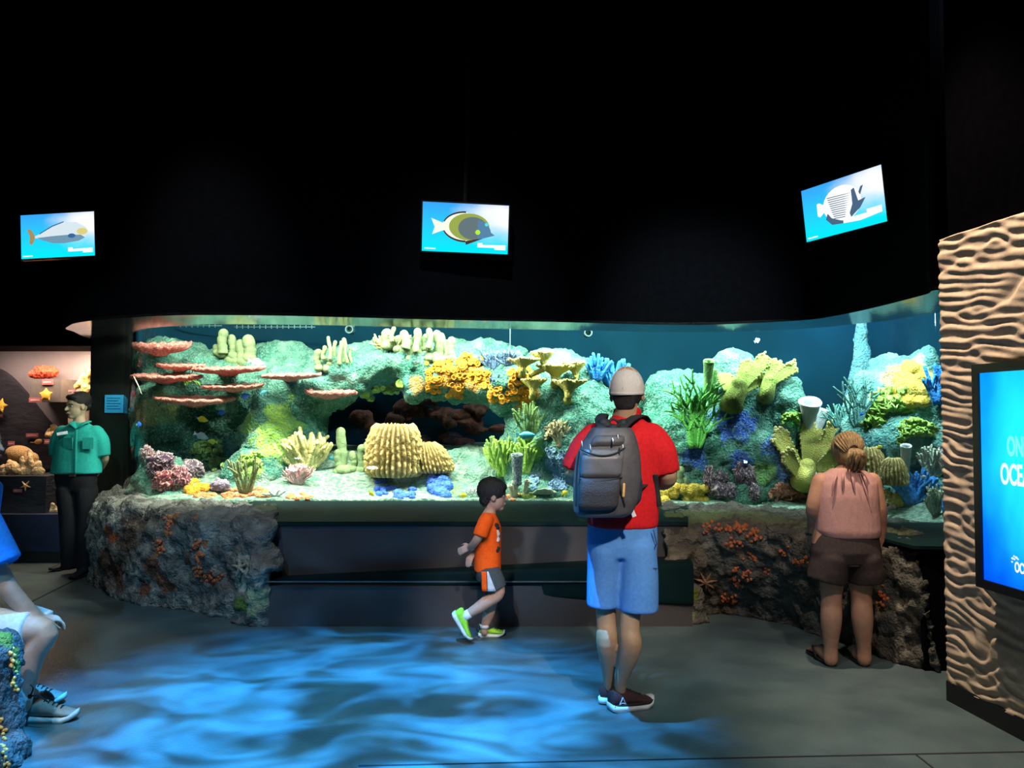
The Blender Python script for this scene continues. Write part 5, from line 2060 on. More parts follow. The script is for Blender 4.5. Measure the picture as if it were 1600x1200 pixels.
def shoe(par, heel, toe, width, hgt, m_up, m_sole, m_ac=None, name='shoe', ankle=None, laces=True, lift=V((0, 0, 0)), mid=None):
    """A trainer from heel to toe (ground points of its sole); returns the upper."""
    ax = toe - heel
    L = ax.length
    t = ax.normalized()
    s = V((-t.y, t.x, 0)).normalized() if abs(t.z) < .9 else V((0, 1, 0))
    n = s.cross(t) * -1
    if n.z < 0:
        n = -n
    W = width / 2

    def w(u):
        return W * interp([(0, .55), (.08, .78), (.3, .80), (.55, .86), (.75, 1.0), (.9, .80), (.97, .5), (1, .22)], u)
    sh = hgt * .26
    q = MB()
    rings = []
    for i in range(21):
        u = i / 20
        c = heel + t * (L * u)
        up = sh * interp([(0, 1.2), (.15, 1.1), (.5, .8), (.85, .8), (1, 1.3)], u)
        spring = sh * interp([(0, .25), (.1, 0), (.75, 0), (1, .75)], u)
        rings.append([c + s * (w(u) * 1.06) + n * spring, c + s * (w(u) * 1.10) + n * (up + spring * .6), c - s * (w(u) * 1.10) + n * (up + spring * .6), c - s * (w(u) * 1.06) + n * spring])
    q.rings(rings)
    q.link('sole', m_sole, par)
    q = MB()
    rings = []
    for i in range(25):
        u = .015 + .97 * i / 24
        c = heel + t * (L * u)
        top = hgt * interp([(0, .85), (.06, 1.0), (.2, .92), (.32, .90), (.45, .80), (.6, .62), (.8, .46), (.93, .38), (1, .22)], u)
        ring = []
        for j in range(16):
            a = 2 * PI * j / 16
            ca, sa = math.cos(a), math.sin(a)
            narrow = 1 - .18 * max(0, sa) * interp([(0, 1), (.5, 1), (1, .5)], u)
            ring.append(c + s * (w(u) * ca * narrow) + n * (sh * .8 + (top - sh * .8) * (.5 + .5 * math.copysign(abs(sa) ** .8, sa))))
        rings.append(ring)
    q.rings(rings)
    o = q.link('shoe_upper', m_up, par)
    if laces:
        l = MB()
        for k in range(5):
            u = .40 + .075 * k
            c = heel + t * (L * u)
            top = hgt * interp([(0, .85), (.06, 1.0), (.2, .92), (.32, .90), (.45, .80), (.6, .62), (.8, .46), (.93, .38), (1, .22)], u)
            l.tube([c + s * w(u) * .38 + n * (top * .96), c + n * (top + .004), c - s * w(u) * .38 + n * (top * .96)], .004, 6, True, True)
        l.link('laces', m_ac or m_sole, o)
    return o, (t, s, n, L, w)


# ---------------------------------------------------------------- man with backpack
D = 4.28
man = thing('person', PZ(978, 1104, 0), 'person in red polo, blue shorts and pale cap wearing a backpack, seen from behind', 'person')
sk = skin('skin_tan', (.44, .26, .15))
mb = MB()
fdir = V((.35, 1, .05))
hc = P(980, 608, D - .01)
head(mb, hc, .245, fdir, P(978, 655, D), .062, ez=-.17)
for (hip, kn, cf, an, fl) in (((945, 850, D), (947, 965, D + .02), (949, 1003, D - .01), (951, 1058, D + .09), (953, 1080, D + .135)), ((995, 852, D - .02), (984, 972, D - .06), (985, 1010, D - .08), (970, 1066, D + .015), (969, 1088, D + .05))):
    limb(mb, [P(*hip), P(*kn), P(*cf), P(*an), P(*fl)], [.085, .052, .059, .033, .028])
secs(mb, [(972, 850, D, 40, .10), (972, 800, D, 45, .11), (974, 720, D, 46, .11), (976, 670, D, 40, .085), (978, 655, D, 20, .06)])
limb(mb, [P(925, 690, D), P(896, 738, D - .02), P(905, 752, D + .16), P(925, 752, D + .24)], [.055, .047, .042, .030])
limb(mb, [P(1025, 690, D), P(1043, 740, D - .02), P(1035, 753, D + .12), P(1020, 750, D + .24)], [.058, .052, .046, .031])
hand(mb, P(928, 752, D + .25), V((.5, .5, .1)), V((0, -1, 0)), V((0, 0, 1)), .19, .9)
hand(mb, P(1018, 750, D + .25), V((-.6, .5, .1)), V((0, -1, 0)), V((0, 0, 1)), .19, .9)
blob('body', mb, .008, 3, sk, man)
m_hairb = mat('dark_hair', (.010, .007, .006), (.018, .013, .010), rough=.6, scale=120, bump=.5, bscale=150)
face(man, hc, .245, fdir, skin('lip_man', (.35, .16, .12)), MIRIS)
f_ = fdir.normalized()
r_ = f_.cross(UP).normalized()
B = Matrix((r_, f_, V((0, 0, 1)))).transposed()
q = MB()
q.ball(hc + V((0, 0, -.008)) - f_ * .012, (.0865, .102, .098), 22, 16, B)
q.tube([hc - f_ * .075 + V((0, 0, -.02)), hc - f_ * .062 + V((0, 0, -.085))], [(.072, .04), (.056, .03)], 14, True, True, r_)
blob('hair', q, .006, 2, m_hairb, man)
# cap
m_cap = mat('cap_mesh', (.62, .55, .50), (.54, .48, .44), rough=.9, scale=200, bump=.3, bscale=260)
m_cap2 = mat('cap_front', (.30, .12, .08), rough=.9)
q = MB()
rings = []
cc = hc + V((0, 0, -.004)) - f_ * .012
for i in range(15):
    ph = -.16 + (PI / 2 + .14) * i / 14
    rings.append([cc + B @ V((.093 * math.cos(ph) * math.cos(2 * PI * j / 40), max(.112 * math.cos(ph) ** .6 if ph < 0 else .112 * math.cos(ph), 0) * math.sin(2 * PI * j / 40), .125 * math.sin(ph))) for j in range(40)])
q.rings(rings)
cap = q.link('cap', m_cap, man)
q = MB()
for a in range(6):
    th = PI / 6 + a * PI / 3
    q.tube([cc + B @ V((.0935 * math.cos(p_) * math.cos(th), .1125 * math.cos(p_) * math.sin(th), .1255 * math.sin(p_))) for p_ in [.05 + .145 * k for k in range(11)]], .0022, 6)
q.link('cap_seam', mat('cap_seam', (.72, .66, .50), rough=.8), cap)
q = MB()
q.tube([cc + B @ V((.0905 * math.cos(2 * PI * j / 40), .1105 * math.sin(2 * PI * j / 40), -.016)) for j in range(41)], [(.010, .003)] * 41, 8, False, False, (0, 0, 1))
q.link('cap_band', m_cap, cap)
q = MB()
g = []
for i in range(6):
    u = i / 5
    g.append([cc + B @ V(((.085 - .01 * u) * math.sin(v * 1.2), .10 * math.cos(v * 1.2) + .075 * u * math.cos(v * .9), .004 - .02 * u - .012 * v * v)) for v in [(-1 + .1 * k) for k in range(21)]])
q.sheet(g, .005)
q.link('cap_visor', m_cap2, cap)
# polo shirt
m_red = cloth('red_polo', (.62, .012, .016), (.52, .010, .014))
q = MB()
secs(q, [(973, 823, D, 53, .135), (973, 815, D, 55, .14), (973, 780, D, 55.5, .142), (974, 740, D, 53, .14), (975, 705, D, 53, .135), (976, 686, D, 54, .125), (977, 671, D, 48, .10), (978, 660, D, 33, .085), (979, 650, D, 21, .075), (980, 640, D, 19, .07)], power=2.4)
limb(q, [P(930, 683, D), P(912, 700, D - .01), P(893, 735, D - .01)], [.080, .074, .066], r0=True, r1=False)
limb(q, [P(1018, 683, D), P(1033, 705, D - .02), P(1040, 738, D - .01)], [.080, .080, .078], r0=True, r1=False)
shirt = blob('polo_shirt', q, .011, 7, m_red, man)
q = MB()
ring = []
for k in range(41):
    a = 2 * PI * k / 40
    c = P(980, 645, D)
    ring.append(c + V((.068 * math.cos(a), .066 * math.sin(a), .012 * math.sin(a) * -1)))
q.tube(ring, [(.020, .007)] * 41, 8, False, False, (0, 0, 1))
q.link('collar', m_red, shirt)
# shorts
m_sh = cloth('blue_shorts', (.10, .27, .62), (.085, .24, .56))
q = MB()
secs(q, [(973, 808, D, 50, .125), (972, 822, D, 54, .13), (972, 850, D, 55, .13), (972, 868, D - .01, 52, .11)], power=2.4)
limb(q, [P(946, 855, D), P(944, 900, D + .01), P(942, 947, D + .01)], [(.096, .125), (.092, .112), (.088, .10)], 20, (1, 0, 0), True, False)
limb(q, [P(996, 855, D - .02), P(998, 905, D - .04), P(998, 955, D - .05)], [(.100, .125), (.103, .115), (.103, .105)], 20, (1, 0, 0), True, False)
sho = blob('shorts', q, .010, 5, m_sh, man)
q = MB()
q.tube([P(1021, 828, D - .13), P(1026, 850, D - .10), P(1019, 864, D - .10)], .004, 6)
q.link('pocket_seam', cloth('blue_seam', (.03, .09, .25)), sho)
q = MB()
q.tube([P(1002, 888, D - .147), P(1027, 888, D - .115)], .003, 6)
q.link('pocket_seam', MATS['blue_seam'], sho)
# shoes
m_sho = mat('maroon_knit', (.075, .016, .018), (.03, .012, .014), rough=.8, scale=160, bump=.4, bscale=200)
m_sol = mat('white_sole', (.75, .75, .74), rough=.6)
m_blk = mat('matte_black', (.012, .012, .013), rough=.7)
hl = PZ(955, 1118, 0) + V((0, .06, 0))
tl = hl + V((.245, .10, 0))
u, fr = shoe(man, hl, tl, .118, .12, m_sho, m_sol, m_blk)
t_, s_, n_, L_, w_ = fr
q = MB()                                                     # black heel cup and mudguard
for sg in (-1, 1):
    q.tube([hl + t_ * (L_ * k) + s_ * (sg * w_(k) * 1.03) + n_ * .035 for k in (.04, .2, .4, .6, .8, .95)], [(.008, .003)] * 6, 8, True, True, (0, 0, 1))
q.link('mudguard', m_blk, u)
q = MB()                                                     # triangle mark on the heel side
b_ = hl + t_ * (.13 * L_) - s_ * (w_(.16) * 1.0) + n_ * .044


def tri(mb, a, sx, sz, c0, c1, dep):
    mb.tube([a + sx * c0[0] + sz * c0[1], a + sx * c1[0] + sz * c1[1]], dep, 6, True, True)


for c0, c1 in (((0, 0), (.018, .034)), ((.018, .034), (.036, 0)), ((.0, 0), (.014, .007)), ((.014, .007), (.036, 0))):
    tri(q, b_, t_, n_, c0, c1, .003)
q.link('triangle_mark', mat('silver_mark', (.55, .55, .58), rough=.4), u)
hl = PZ(948, 1106, 0) + V((0, .03, 0))
shoe(man, hl, hl + V((.09, .24, 0)), .118, .12, m_sho, m_sol, m_blk)
# ---- backpack: a thing carried by the man
m_bp = mat('charcoal_pack', (.075, .066, .070), (.060, .053, .058), rough=.55, scale=40, bump=.2, bscale=12)
m_bpd = mat('black_webbing', (.010, .010, .012), rough=.7)
m_nav = mat('pack_side', (.030, .034, .052), rough=.6)
bp = thing('backpack', P(945, 806, D - .25), 'grey and black backpack with side mesh pocket worn on the back of the red shirt', 'backpack')
DB = D - .245
q = MB()
secs(q, [(939, 806, DB, 37, .085), (942, 800, DB, 45, .10), (946, 780, DB, 50, .11), (949, 745, DB, 52, .115), (950, 712, DB, 49, .11), (953, 690, DB, 42, .10), (955, 675, DB, 35, .085), (955, 668, DB, 30, .07)], power=3.8)
blob('main_body', q, .009, 3, m_bp, bp)
q = MB()
secs(q, [(932, 797, DB - .09, 26, .035), (934, 790, DB - .10, 31, .05), (936, 765, DB - .105, 32, .055), (938, 749, DB - .10, 32, .05), (938, 745, DB - .09, 31, .03)], power=4)
blob('lower_pocket', q, .008, 4, mat('pack_pocket_low', (.040, .035, .037), rough=.75, scale=90, bump=.3, bscale=120), bp)
q = MB()
secs(q, [(938, 747, DB - .09, 31, .035), (939, 740, DB - .10, 32, .045), (941, 715, DB - .10, 33, .045), (944, 702, DB - .09, 32, .03)], power=4)
blob('upper_pocket', q, .008, 4, mat('pack_pocket_up', (.13, .12, .125), rough=.45, scale=20), bp)
q = MB()
secs(q, [(947, 698, DB - .085, 27, .02), (950, 690, DB - .085, 27, .03), (953, 680, DB - .07, 24, .03)], power=3)
blob('top_pocket', q, .008, 4, m_bp, bp)
q = MB()
for pts in ([(905, 748), (922, 751), (938, 752), (955, 750), (971, 746)], [(908, 702), (920, 708), (940, 712), (960, 709), (976, 700)], [(968, 700), (967, 725), (969, 760), (976, 790)], [(905, 705), (901, 740), (900, 790)]):
    q.tube(catmull([P(x, y, DB - .146 + (abs(x - 940) / 40) ** 3 * .05) for x, y in pts], 18), .0045, 6, True, True)
q.link('piping', m_bpd, bp)
q = MB()
secs(q, [(985, 790, DB + .01, 8, .06), (988, 780, DB, 13, .08), (990, 750, DB - .0, 13, .085), (985, 728, DB, 9, .07), (980, 720, DB, 4, .05)], power=2.6)
sp_ = blob('side_pocket', q, .008, 4, m_nav, bp)
q = MB()
g = []
for i in range(9):
    row = []
    for j in range(5):
        x, y = 984 + 13 * j / 4 - 2 * (i / 8), 740 + 34 * i / 8
        row.append(P(x, y, DB - .083 + .02 * ((j - 1.5) / 2.5) ** 2 + .012 * ((i - 4) / 4) ** 2))
    g.append(row)
q.sheet(g, .004)
q.link('mesh_panel', mat('pocket_mesh', (.26, .28, .33), (.05, .05, .07), rough=.7, scale=350, mixpos=(.47, .53), bump=.4, bscale=300), sp_)
q = MB()
q.tube([P(975, 757, DB - .118), P(974, 775, DB - .122)], .007, 8, True, True)
q.link('orange_tab', mat('orange_tab', (.80, .40, .12), rough=.6), bp)
q = MB()
for x, y, dd in ((909, 690, -.10), (957, 685, -.125), (973, 695, -.10), (974, 703, -.10), (922, 696, -.125), (965, 679, -.10)):
    q.tube([P(x, y, DB + dd), P(x + 1, y + 8, DB + dd - .006)], .0045, 7, True, True)
q.link('zip_pull', mat('zip_metal', (.7, .72, .76), rough=.25, metal=.9), bp)
q = MB()
q.box((-.010, -.002, -.028), (.010, .002, .028), Matrix.Translation(P(988, 799, DB - .06)) @ Matrix.Rotation(-.4, 4, 'Y'))
q.link('care_tag', mat('tag_white', (.70, .74, .80), rough=.7), bp, smooth=False)
for pts, w1 in (([P(940, 668, DB + .03), P(938, 655, D - .12), P(943, 648, D - .03), P(940, 660, D + .11), P(925, 700, D + .17), P(912, 745, D + .13), P(905, 775, D - .05), P(908, 790, DB)], .028), ([P(972, 668, DB + .03), P(985, 656, D - .13), P(1000, 650, D - .05), P(1010, 658, D + .08), P(1020, 700, D + .16), P(1030, 735, D + .10), P(1012, 752, D - .06), P(988, 768, DB + .02)], .026)):
    q = MB()
    cp = catmull(pts, 40)
    q.tube(cp, [(w1, .008)] * 40, 10, True, True, (1, 0, 0))
    q.link('shoulder_strap', m_bpd, bp)
q = MB()
q.ball(P(943, 662, D - .165), (.036, .035, .030), 14, 10)
q.ball(P(958, 668, D - .19), (.032, .03, .020), 14, 10)
q.ball(P(973, 662, D - .165), (.030, .035, .026), 14, 10)
q.tube([P(948, 660, D - .17), P(958, 654, D - .17), P(968, 660, D - .17)], .008, 8)
blob('grab_handle', q, .007, 2, m_bpd, bp)
q = MB()
q.tube(catmull([P(1024, 742, D - .11), P(1026, 760, D - .09), P(1030, 790, D - .08)], 10), [(.014, .004)] * 10, 8, True, True, (1, 0, 0))
q.link('strap_tail', m_bpd, bp)

# ---------------------------------------------------------------- woman in pink top
D = 5.05
wom = thing('person', PZ(1322, 1037, 0), 'person in a sleeveless pink top and dark shorts with tied hair, facing the tank', 'person')
sk = skin('skin_fair', (.50, .27, .18))
mb = MB()
fd = V((0, 1, -.12))
hc = P(1322, 702, D + .03)
head(mb, hc, .215, fd, P(1321, 742, D), .052)
secs(mb, [(1320, 880, D, 48, .12), (1320, 850, D, 50, .13), (1321, 810, D, 46, .12), (1322, 770, D, 46, .115), (1322, 750, D, 44, .09), (1322, 738, D, 26, .07), (1322, 730, D, 14, .055)])
for kx, hx, ax in ((1299, 1300, 1298), (1346, 1344, 1350)):
    limb(mb, [P(hx, 880, D), P(kx, 935, D), P(kx + (ax - kx) * .3, 965, D - .015), P(ax, 1013, D + .01), P(ax, 1030, D + .01)], [.088, .062, .065, .042, .044])
    h_ = P(ax, 1030, D)
    a_ = PZ(ax, 1036, 0)
    # bare feet: heel, instep, toes pointing at the tank
    tx = -.01 if ax < 1320 else .05
    limb(mb, [V((h_.x, a_.y + .02, .045)), V((h_.x + tx * .4, a_.y + .12, .05)), V((h_.x + tx, a_.y + .19, .032))], [(.034, .036), (.038, .032), (.042, .018)], 14, (1, 0, 0))
    for k in range(5):
        b0 = V((h_.x + tx - .032 + .016 * k, a_.y + .20 - .006 * abs(k - 1), .030))
        mb.tube([b0, b0 + V((0, .03 - .003 * k, -.004))], [.010, .008], 8, True, True)
limb(mb, [P(1283, 752, D), P(1272, 792, D - .01), P(1272, 815, D + .06), P(1268, 838, D + .10)], [.056, .050, .045, .030])
limb(mb, [P(1362, 752, D), P(1372, 795, D - .01), P(1374, 825, D + .02), P(1374, 845, D + .02)], [.056, .051, .044, .031])
hand(mb, P(1268, 838, D + .10), V((.15, .2, -1)), V((1, 0, 0)), V((0, 1, 0)), .17, .6)
hand(mb, P(1374, 846, D + .02), V((-.05, .1, -1)), V((-1, 0, 0)), V((0, 1, 0)), .17, .5)
blob('body', mb, .008, 3, sk, wom)
face(wom, hc, .215, fd, skin('lip_woman', (.45, .16, .14)), MIRIS)
m_blond = mat('dark_blonde_hair', (.20, .13, .06), (.38, .26, .12), rough=.5, scale=14, bump=.5, bscale=30, stretch=(6, 6, 1), mixpos=(.4, .6))
q = MB()
q.ball(hc + V((0, -.012, .012)), (.093, .105, .100), 22, 16)
q.ball(hc + V((0, -.05, -.035)), (.074, .06, .06), 18, 12)
hair = blob('hair', q, .006, 3, m_blond, wom)
q = MB()
for k in range(13):
    a = -1.15 + 2.3 * k / 12
    q.tube([hc + V((.095 * math.sin(a) * math.cos(b), -.02 - .098 * math.cos(a * .6) * math.sin(b + .25), .01 + .104 * math.cos(a) * math.cos(b) - .05 * math.sin(b))) for b in [0.05 + .14 * i for i in range(8)]], .009, 6, True, True)
q.link('combed_strands', m_blond, hair)
q = MB()
rr = random.Random(5)
for k in range(26):
    x = rr.uniform(-.05, .05)
    q.tube(catmull([hc + V((x * .35, -.115, .005)), hc + V((x * .9, -.150 + rr.uniform(-.01, .012), -.02)), hc + V((x * 1.15, -.142 + rr.uniform(-.012, .012), -.07)), hc + V((x * .8 + rr.uniform(-.012, .012), -.11, -.115 + rr.uniform(-.02, .015)))], 9), [.010, .013, .014, .013, .012, .011, .009, .007, .004], 6, True, True)
q.link('ponytail', m_blond, hair)
q = MB()
q.tube([hc + V((.024 * math.cos(2 * PI * k / 16), -.118, .004 + .024 * math.sin(2 * PI * k / 16))) for k in range(17)], .006, 6)
q.link('hair_tie', m_blk, hair)
m_pink = cloth('pink_jersey', (.50, .29, .27), (.42, .23, .22), scale=160, bump=.3, bscale=14, stretch=(2.5, 2.5, .8))
q = MB()
secs(q, [(1324, 838, D, 47, .145), (1323, 828, D, 50, .15), (1322, 800, D, 49, .142), (1322, 775, D, 48, .135), (1323, 755, D, 46, .115), (1323, 744, D, 41, .09), (1323, 737, D, 31, .075), (1322, 732, D, 22, .066)], power=2.5)
top = blob('sleeveless_top', q, .009, 6, m_pink, wom)
q = MB()
for x0_, x1_, y1_ in ((1330, 1336, 775), (1337, 1350, 815), (1343, 1361, 800), (1318, 1316, 765), (1308, 1300, 775), (1347, 1356, 770)):
    q.tube(catmull([P(x0_, 740, D - .085), P((x0_ + x1_) / 2, (740 + y1_) / 2 - 6, D - .125), P(x1_, y1_, D - .128)], 14), [.003 + .005 * math.sin(PI * k / 13) for k in range(14)], 8, True, True)
q.link('fabric_fold', m_pink, top)
m_dsh = cloth('dark_shorts', (.058, .042, .042), (.045, .034, .034))
q = MB()
secs(q, [(1321, 826, D, 45, .13), (1321, 835, D, 48, .14), (1321, 860, D, 53, .15), (1321, 878, D, 52, .13)], power=2.4)
limb(q, [P(1297, 868, D), P(1294, 890, D), P(1291, 908, D)], [(.112, .148), (.116, .14), (.117, .13)], 20, (1, 0, 0), True, False)
limb(q, [P(1346, 868, D), P(1350, 892, D), P(1352, 909, D)], [(.108, .148), (.110, .14), (.109, .13)], 20, (1, 0, 0), True, False)
blob('shorts', q, .010, 4, m_dsh, wom)
q = MB()
w_c = P(1268, 834, D + .095)
q.tube([w_c + V((.034 * math.cos(2 * PI * k / 16), .034 * math.sin(2 * PI * k / 16), .0)) for k in range(17)], .008, 6)
q.link('wrist_band', m_blk, wom)
for ax, tx in ((1298, -.01), (1350, .05)):
    a_ = PZ(ax, 1036, 0)
    cx = P(ax, 1030, D).x
    q = MB()
    q.tube([V((cx, a_.y - .035, .010)), V((cx + tx * .1, a_.y + .04, .010)), V((cx + tx * .5, a_.y + .12, .010)), V((cx + tx * .9, a_.y + .20, .010)), V((cx + tx * 1.1, a_.y + .24, .012))], [(.030, .011), (.040, .012), (.042, .011), (.050, .010), (.034, .009)], 16, True, True, (1, 0, 0))
    o = q.link('flip_flop', m_blk, wom)
    q = MB()
    for sg in (-1, 1):
        q.tube(catmull([V((cx + tx * .9, a_.y + .19, .03)), V((cx + tx * .7 + sg * .035, a_.y + .13, .068)), V((cx + tx * .3 + sg * .046, a_.y + .05, .02))], 12), [(.012, .004)] * 12, 8, True, True, (0, 0, 1))
    q.link('strap', m_blk, o)

# ---------------------------------------------------------------- boy
D = 5.62
boy = thing('person', PZ(766, 998, 0), 'small person in an orange shirt and lime shoes walking right with hands behind the back', 'person')
sk = skin('skin_boy', (.48, .28, .20))
mb = MB()
fd = V((1, .10, -.03))
hc = P(771, 774, D)
head(mb, hc, .215, fd, P(764, 806, D), .040)
secs(mb, [(762, 905, D, 16, .10), (762, 870, D, 17, .105), (763, 830, D, 17, .11), (763, 812, D, 14, .10), (764, 804, D, 9, .06)])
kn, an = P(779, 924, D - .08), P(727, 962, D - .09)
limb(mb, [P(764, 893, D - .07), kn, kn.lerp(an, .4) + V((0, 0, -.012)), an, an + V((-.03, 0, -.012))], [.064, .046, .043, .028, .026])
limb(mb, [P(764, 893, D + .07), P(768, 932, D + .06), P(764, 955, D + .06), P(757, 981, D + .05), P(757, 987, D + .05)], [.066, .046, .044, .027, .026])
limb(mb, [P(757, 815, D - .12), P(748, 838, D - .15), P(740, 850, D - .10), P(734, 855, D - .03)], [.036, .031, .027, .020])
limb(mb, [P(757, 815, D + .12), P(748, 840, D + .15), P(742, 858, D + .10), P(740, 862, D + .03)], [.036, .031, .027, .020])
hand(mb, P(736, 854, D - .03), V((-.8, .2, -.35)), V((.2, .8, -.3)), V((0, .3, 1)), .135, .30)
hand(mb, P(741, 862, D + .01), V((-.4, -.4, -.6)), V((.4, .5, 0)), V((-.5, 0, .8)), .135, .45)
blob('body', mb, .0065, 2, sk, boy)
face(boy, hc, .215, fd, skin('lip_boy', (.42, .17, .14)), MIRIS)
f_ = fd.normalized()
r_ = f_.cross(UP).normalized()
B = Matrix((r_, f_, V((0, 0, 1)))).transposed()
q = MB()
q.ball(hc + V((0, 0, .036)) - f_ * .016, (.086, .102, .094), 22, 16, B)
q.ball(hc + V((0, 0, .06)) + f_ * .045, (.066, .05, .04), 16, 10, B)
q.ball(hc - f_ * .062 + V((0, 0, -.02)), (.064, .040, .06), 16, 10, B)
blob('hair', q, .006, 2, m_hairb, boy, None, (('CLOUDS', .02, .012),))
m_or = cloth('orange_tee', (.90, .10, .006), (.80, .085, .005))
q = MB()
secs(q, [(762, 891, D, 21, .125), (762, 880, D, 21, .128), (763, 850, D, 20, .125), (764, 825, D, 19.5, .125), (763, 813, D, 16.5, .12), (763, 806, D, 12.5, .09), (764, 800, D, 9, .055)], power=2.4)
limb(q, [P(760, 813, D - .10), P(754, 826, D - .14), P(750, 838, D - .15)], [.052, .052, .052], 14, None, True, False)
limb(q, [P(760, 813, D + .10), P(754, 826, D + .14), P(750, 838, D + .15)], [.052, .052, .052], 14, None, True, False)
tee = blob('tee_shirt', q, .008, 5, m_or, boy)
for pts, mt in (([(776, 829), (779, 838), (777, 845)], mat('print_white', (.72, .66, .62), rough=.8)), ([(774, 820), (778, 823), (776, 826)], m_blk), ([(769, 856), (776, 861), (779, 856)], m_blk)):
    q = MB()
    q.tube(catmull([P(x, y, D - .11 + .0024 * max(0, x - 770)) for x, y in pts], 8), [(.016, .008)] * 8, 8, True, True, (0, 0, 1))
    q.link('chest_print', mt, tee)
m_gry = cloth('grey_sport_shorts', (.055, .065, .070))
q = MB()
secs(q, [(763, 884, D, 18, .115), (763, 895, D, 19, .12), (764, 905, D, 20, .12)], power=2.3)
limb(q, [P(763, 893, D - .065), P(771, 908, D - .075), P(777, 921, D - .08)], [(.084, .074), (.080, .072), (.070, .068)], 16, (1, 0, 0), True, False)
limb(q, [P(764, 893, D + .065), P(768, 912, D + .065), P(770, 930, D + .06)], [(.082, .072), (.078, .070), (.074, .068)], 16, (1, 0, 0), True, False)
bs_ = blob('shorts', q, .008, 4, m_gry, boy)
for nm, x0_, x1_, xb0, xb1, mt in (('orange_panel', 752, 760, 753, 761, m_or), ('white_panel', 761, 763, 762, 775, mat('short_white', (.62, .64, .70), rough=.8))):
    q = MB()
    g = []
    for i in range(7):
        u = i / 6
        row = []
        for j in range(5):
            x = lerp(lerp(x0_, xb0, u), lerp(x1_, xb1, u), j / 4)
            row.append(P(x, lerp(893, 924, u), D - .148 - .006 * u + .6 * ((x - 765) / 22.) ** 2 * .07))
        g.append(row)
    q.sheet(g, .006)
    q.link(nm, mt, bs_)
m_lime = mat('lime_knit', (.36, .72, .03), (.28, .62, .03), rough=.7, scale=120, bump=.3, bscale=150)
h_ = PZ(746, 1000, 0) + V((0, .09, 0))
u, _f = shoe(boy, h_, h_ + V((.19, .02, 0)), .088, .09, m_lime, m_sol, m_gry)
q = MB()
q.tube([h_ + V((.02, .002, .055)), h_ + V((.055, .004, .065)), h_ + V((.085, .006, .052))], [(.034, .034), (.034, .03), (.030, .022)], 14, True, True, (0, 1, 0))
q.link('ankle_panel', m_gry, u)
hp = P(712, 958, D - .09)
tp = P(737, 1000, D - .09)
shoe(boy, hp + V((-.03, 0, 0)), tp + V((-.02, 0, -.01)), .088, .088, m_lime, m_sol, m_gry)
for a_, b_, nm in ((P(734, 958, D - .09), P(722, 966, D - .09), 's'), (P(757, 976, D + .05), P(757, 981, D + .05), 't')):
    q = MB()
    q.tube([a_, b_], [.0325, .0325], 14, False, False)
    q.link('sock', m_sol, boy)

# ---------------------------------------------------------------- staff in teal shirt
D = 7.9
stf = thing('person', PZ(122, 897, 0), 'person in a teal button shirt and black trousers standing by the lit display case', 'person')
sk = skin('skin_staff', (.50, .36, .24))
mb = MB()
fd = V((-.52, -.84, -.06))
hc = P(121, 634, D)
head(mb, hc, .255, fd, P(124, 672, D), .056)
secs(mb, [(120, 745, D, 26, .10), (122, 700, D, 28, .11), (124, 675, D, 26, .09), (124, 666, D, 14, .07)])
limb(mb, [P(156, 680, D), P(163, 712, D + .03), P(160, 725, D + .12), P(152, 738, D + .18)], [.052, .043, .038, .028])
limb(mb, [P(92, 680, D), P(88, 712, D + .03), P(98, 728, D + .14), P(115, 738, D + .2)], [.052, .043, .038, .028])
hand(mb, P(152, 738, D + .17), V((-.5, 0, -.6)), V((0, 1, 0)), V((0, -.2, 1)), .18, .4)
hand(mb, P(117, 738, D + .2), V((.8, 0, -.3)), V((0, 1, 0)), V((0, 0, 1)), .18, .4)
blob('body', mb, .008, 2, sk, stf)
face(stf, hc, .255, fd, skin('lip_staff', (.42, .22, .17)), MIRIS)
f_ = fd.normalized()
r_ = f_.cross(UP).normalized()
B = Matrix((r_, f_, V((0, 0, 1)))).transposed()
q = MB()
q.ball(hc + V((0, 0, .050)) - f_ * .022, (.098, .112, .098), 20, 14, B)
q.ball(hc + V((0, 0, .09)) + f_ * .05, (.078, .055, .035), 16, 10, B)
q.ball(hc - f_ * .085 + V((0, 0, -.005)), (.08, .04, .055), 14, 10, B)
blob('hair', q, .007, 2, m_hairb, stf)
m_teal = cloth('teal_shirt', (.02, .36, .32), (.018, .31, .28))
q = MB()
secs(q, [(119, 740, D, 38, .145), (120, 730, D, 37, .145), (122, 705, D, 36, .14), (124, 688, D, 36, .13), (124, 675, D, 33, .11), (124, 667, D, 22, .09), (124, 660, D, 12, .07)], power=2.4)
limb(q, [P(150, 676, D), P(158, 690, D + .01), P(160, 712, D + .02)], [.075, .078, .074], 14, None, True, False)
limb(q, [P(98, 676, D), P(91, 690, D + .01), P(89, 712, D + .02)], [.075, .078, .074], 14, None, True, False)
ts = blob('button_shirt', q, .011, 5, m_teal, stf)
q = MB()
for sg in (-1, 1):
    c = P(122, 662, D - .09)
    q.tube([c + V((0, -.02, -.05)), c + V((sg * .055, -.01, .0)), c + V((sg * .07, .07, .02))], [(.006, .02), (.010, .034), (.010, .03)], 8, True, True, (0, 0, 1))
q.link('collar', m_teal, ts)
q = MB()
q.tube([P(119, 672, D - .135), P(118, 705, D - .152), P(117, 738, D - .152)], [(.014, .004)] * 3, 8, True, True, (1, 0, 0))
q.link('placket', m_teal, ts)
for x in (105, 137):
    q = MB()
    a_ = P(x, 692, D - .15)
    q.box((-.05, .007, -.06), (.05, .022, .05), Matrix.Translation(a_) @ Matrix.Rotation((-.16 if x < 120 else .16), 4, 'Z') @ Matrix.Rotation(.06, 4, 'X'))
    q.link('chest_pocket', m_teal, ts, smooth=False)
q = MB()
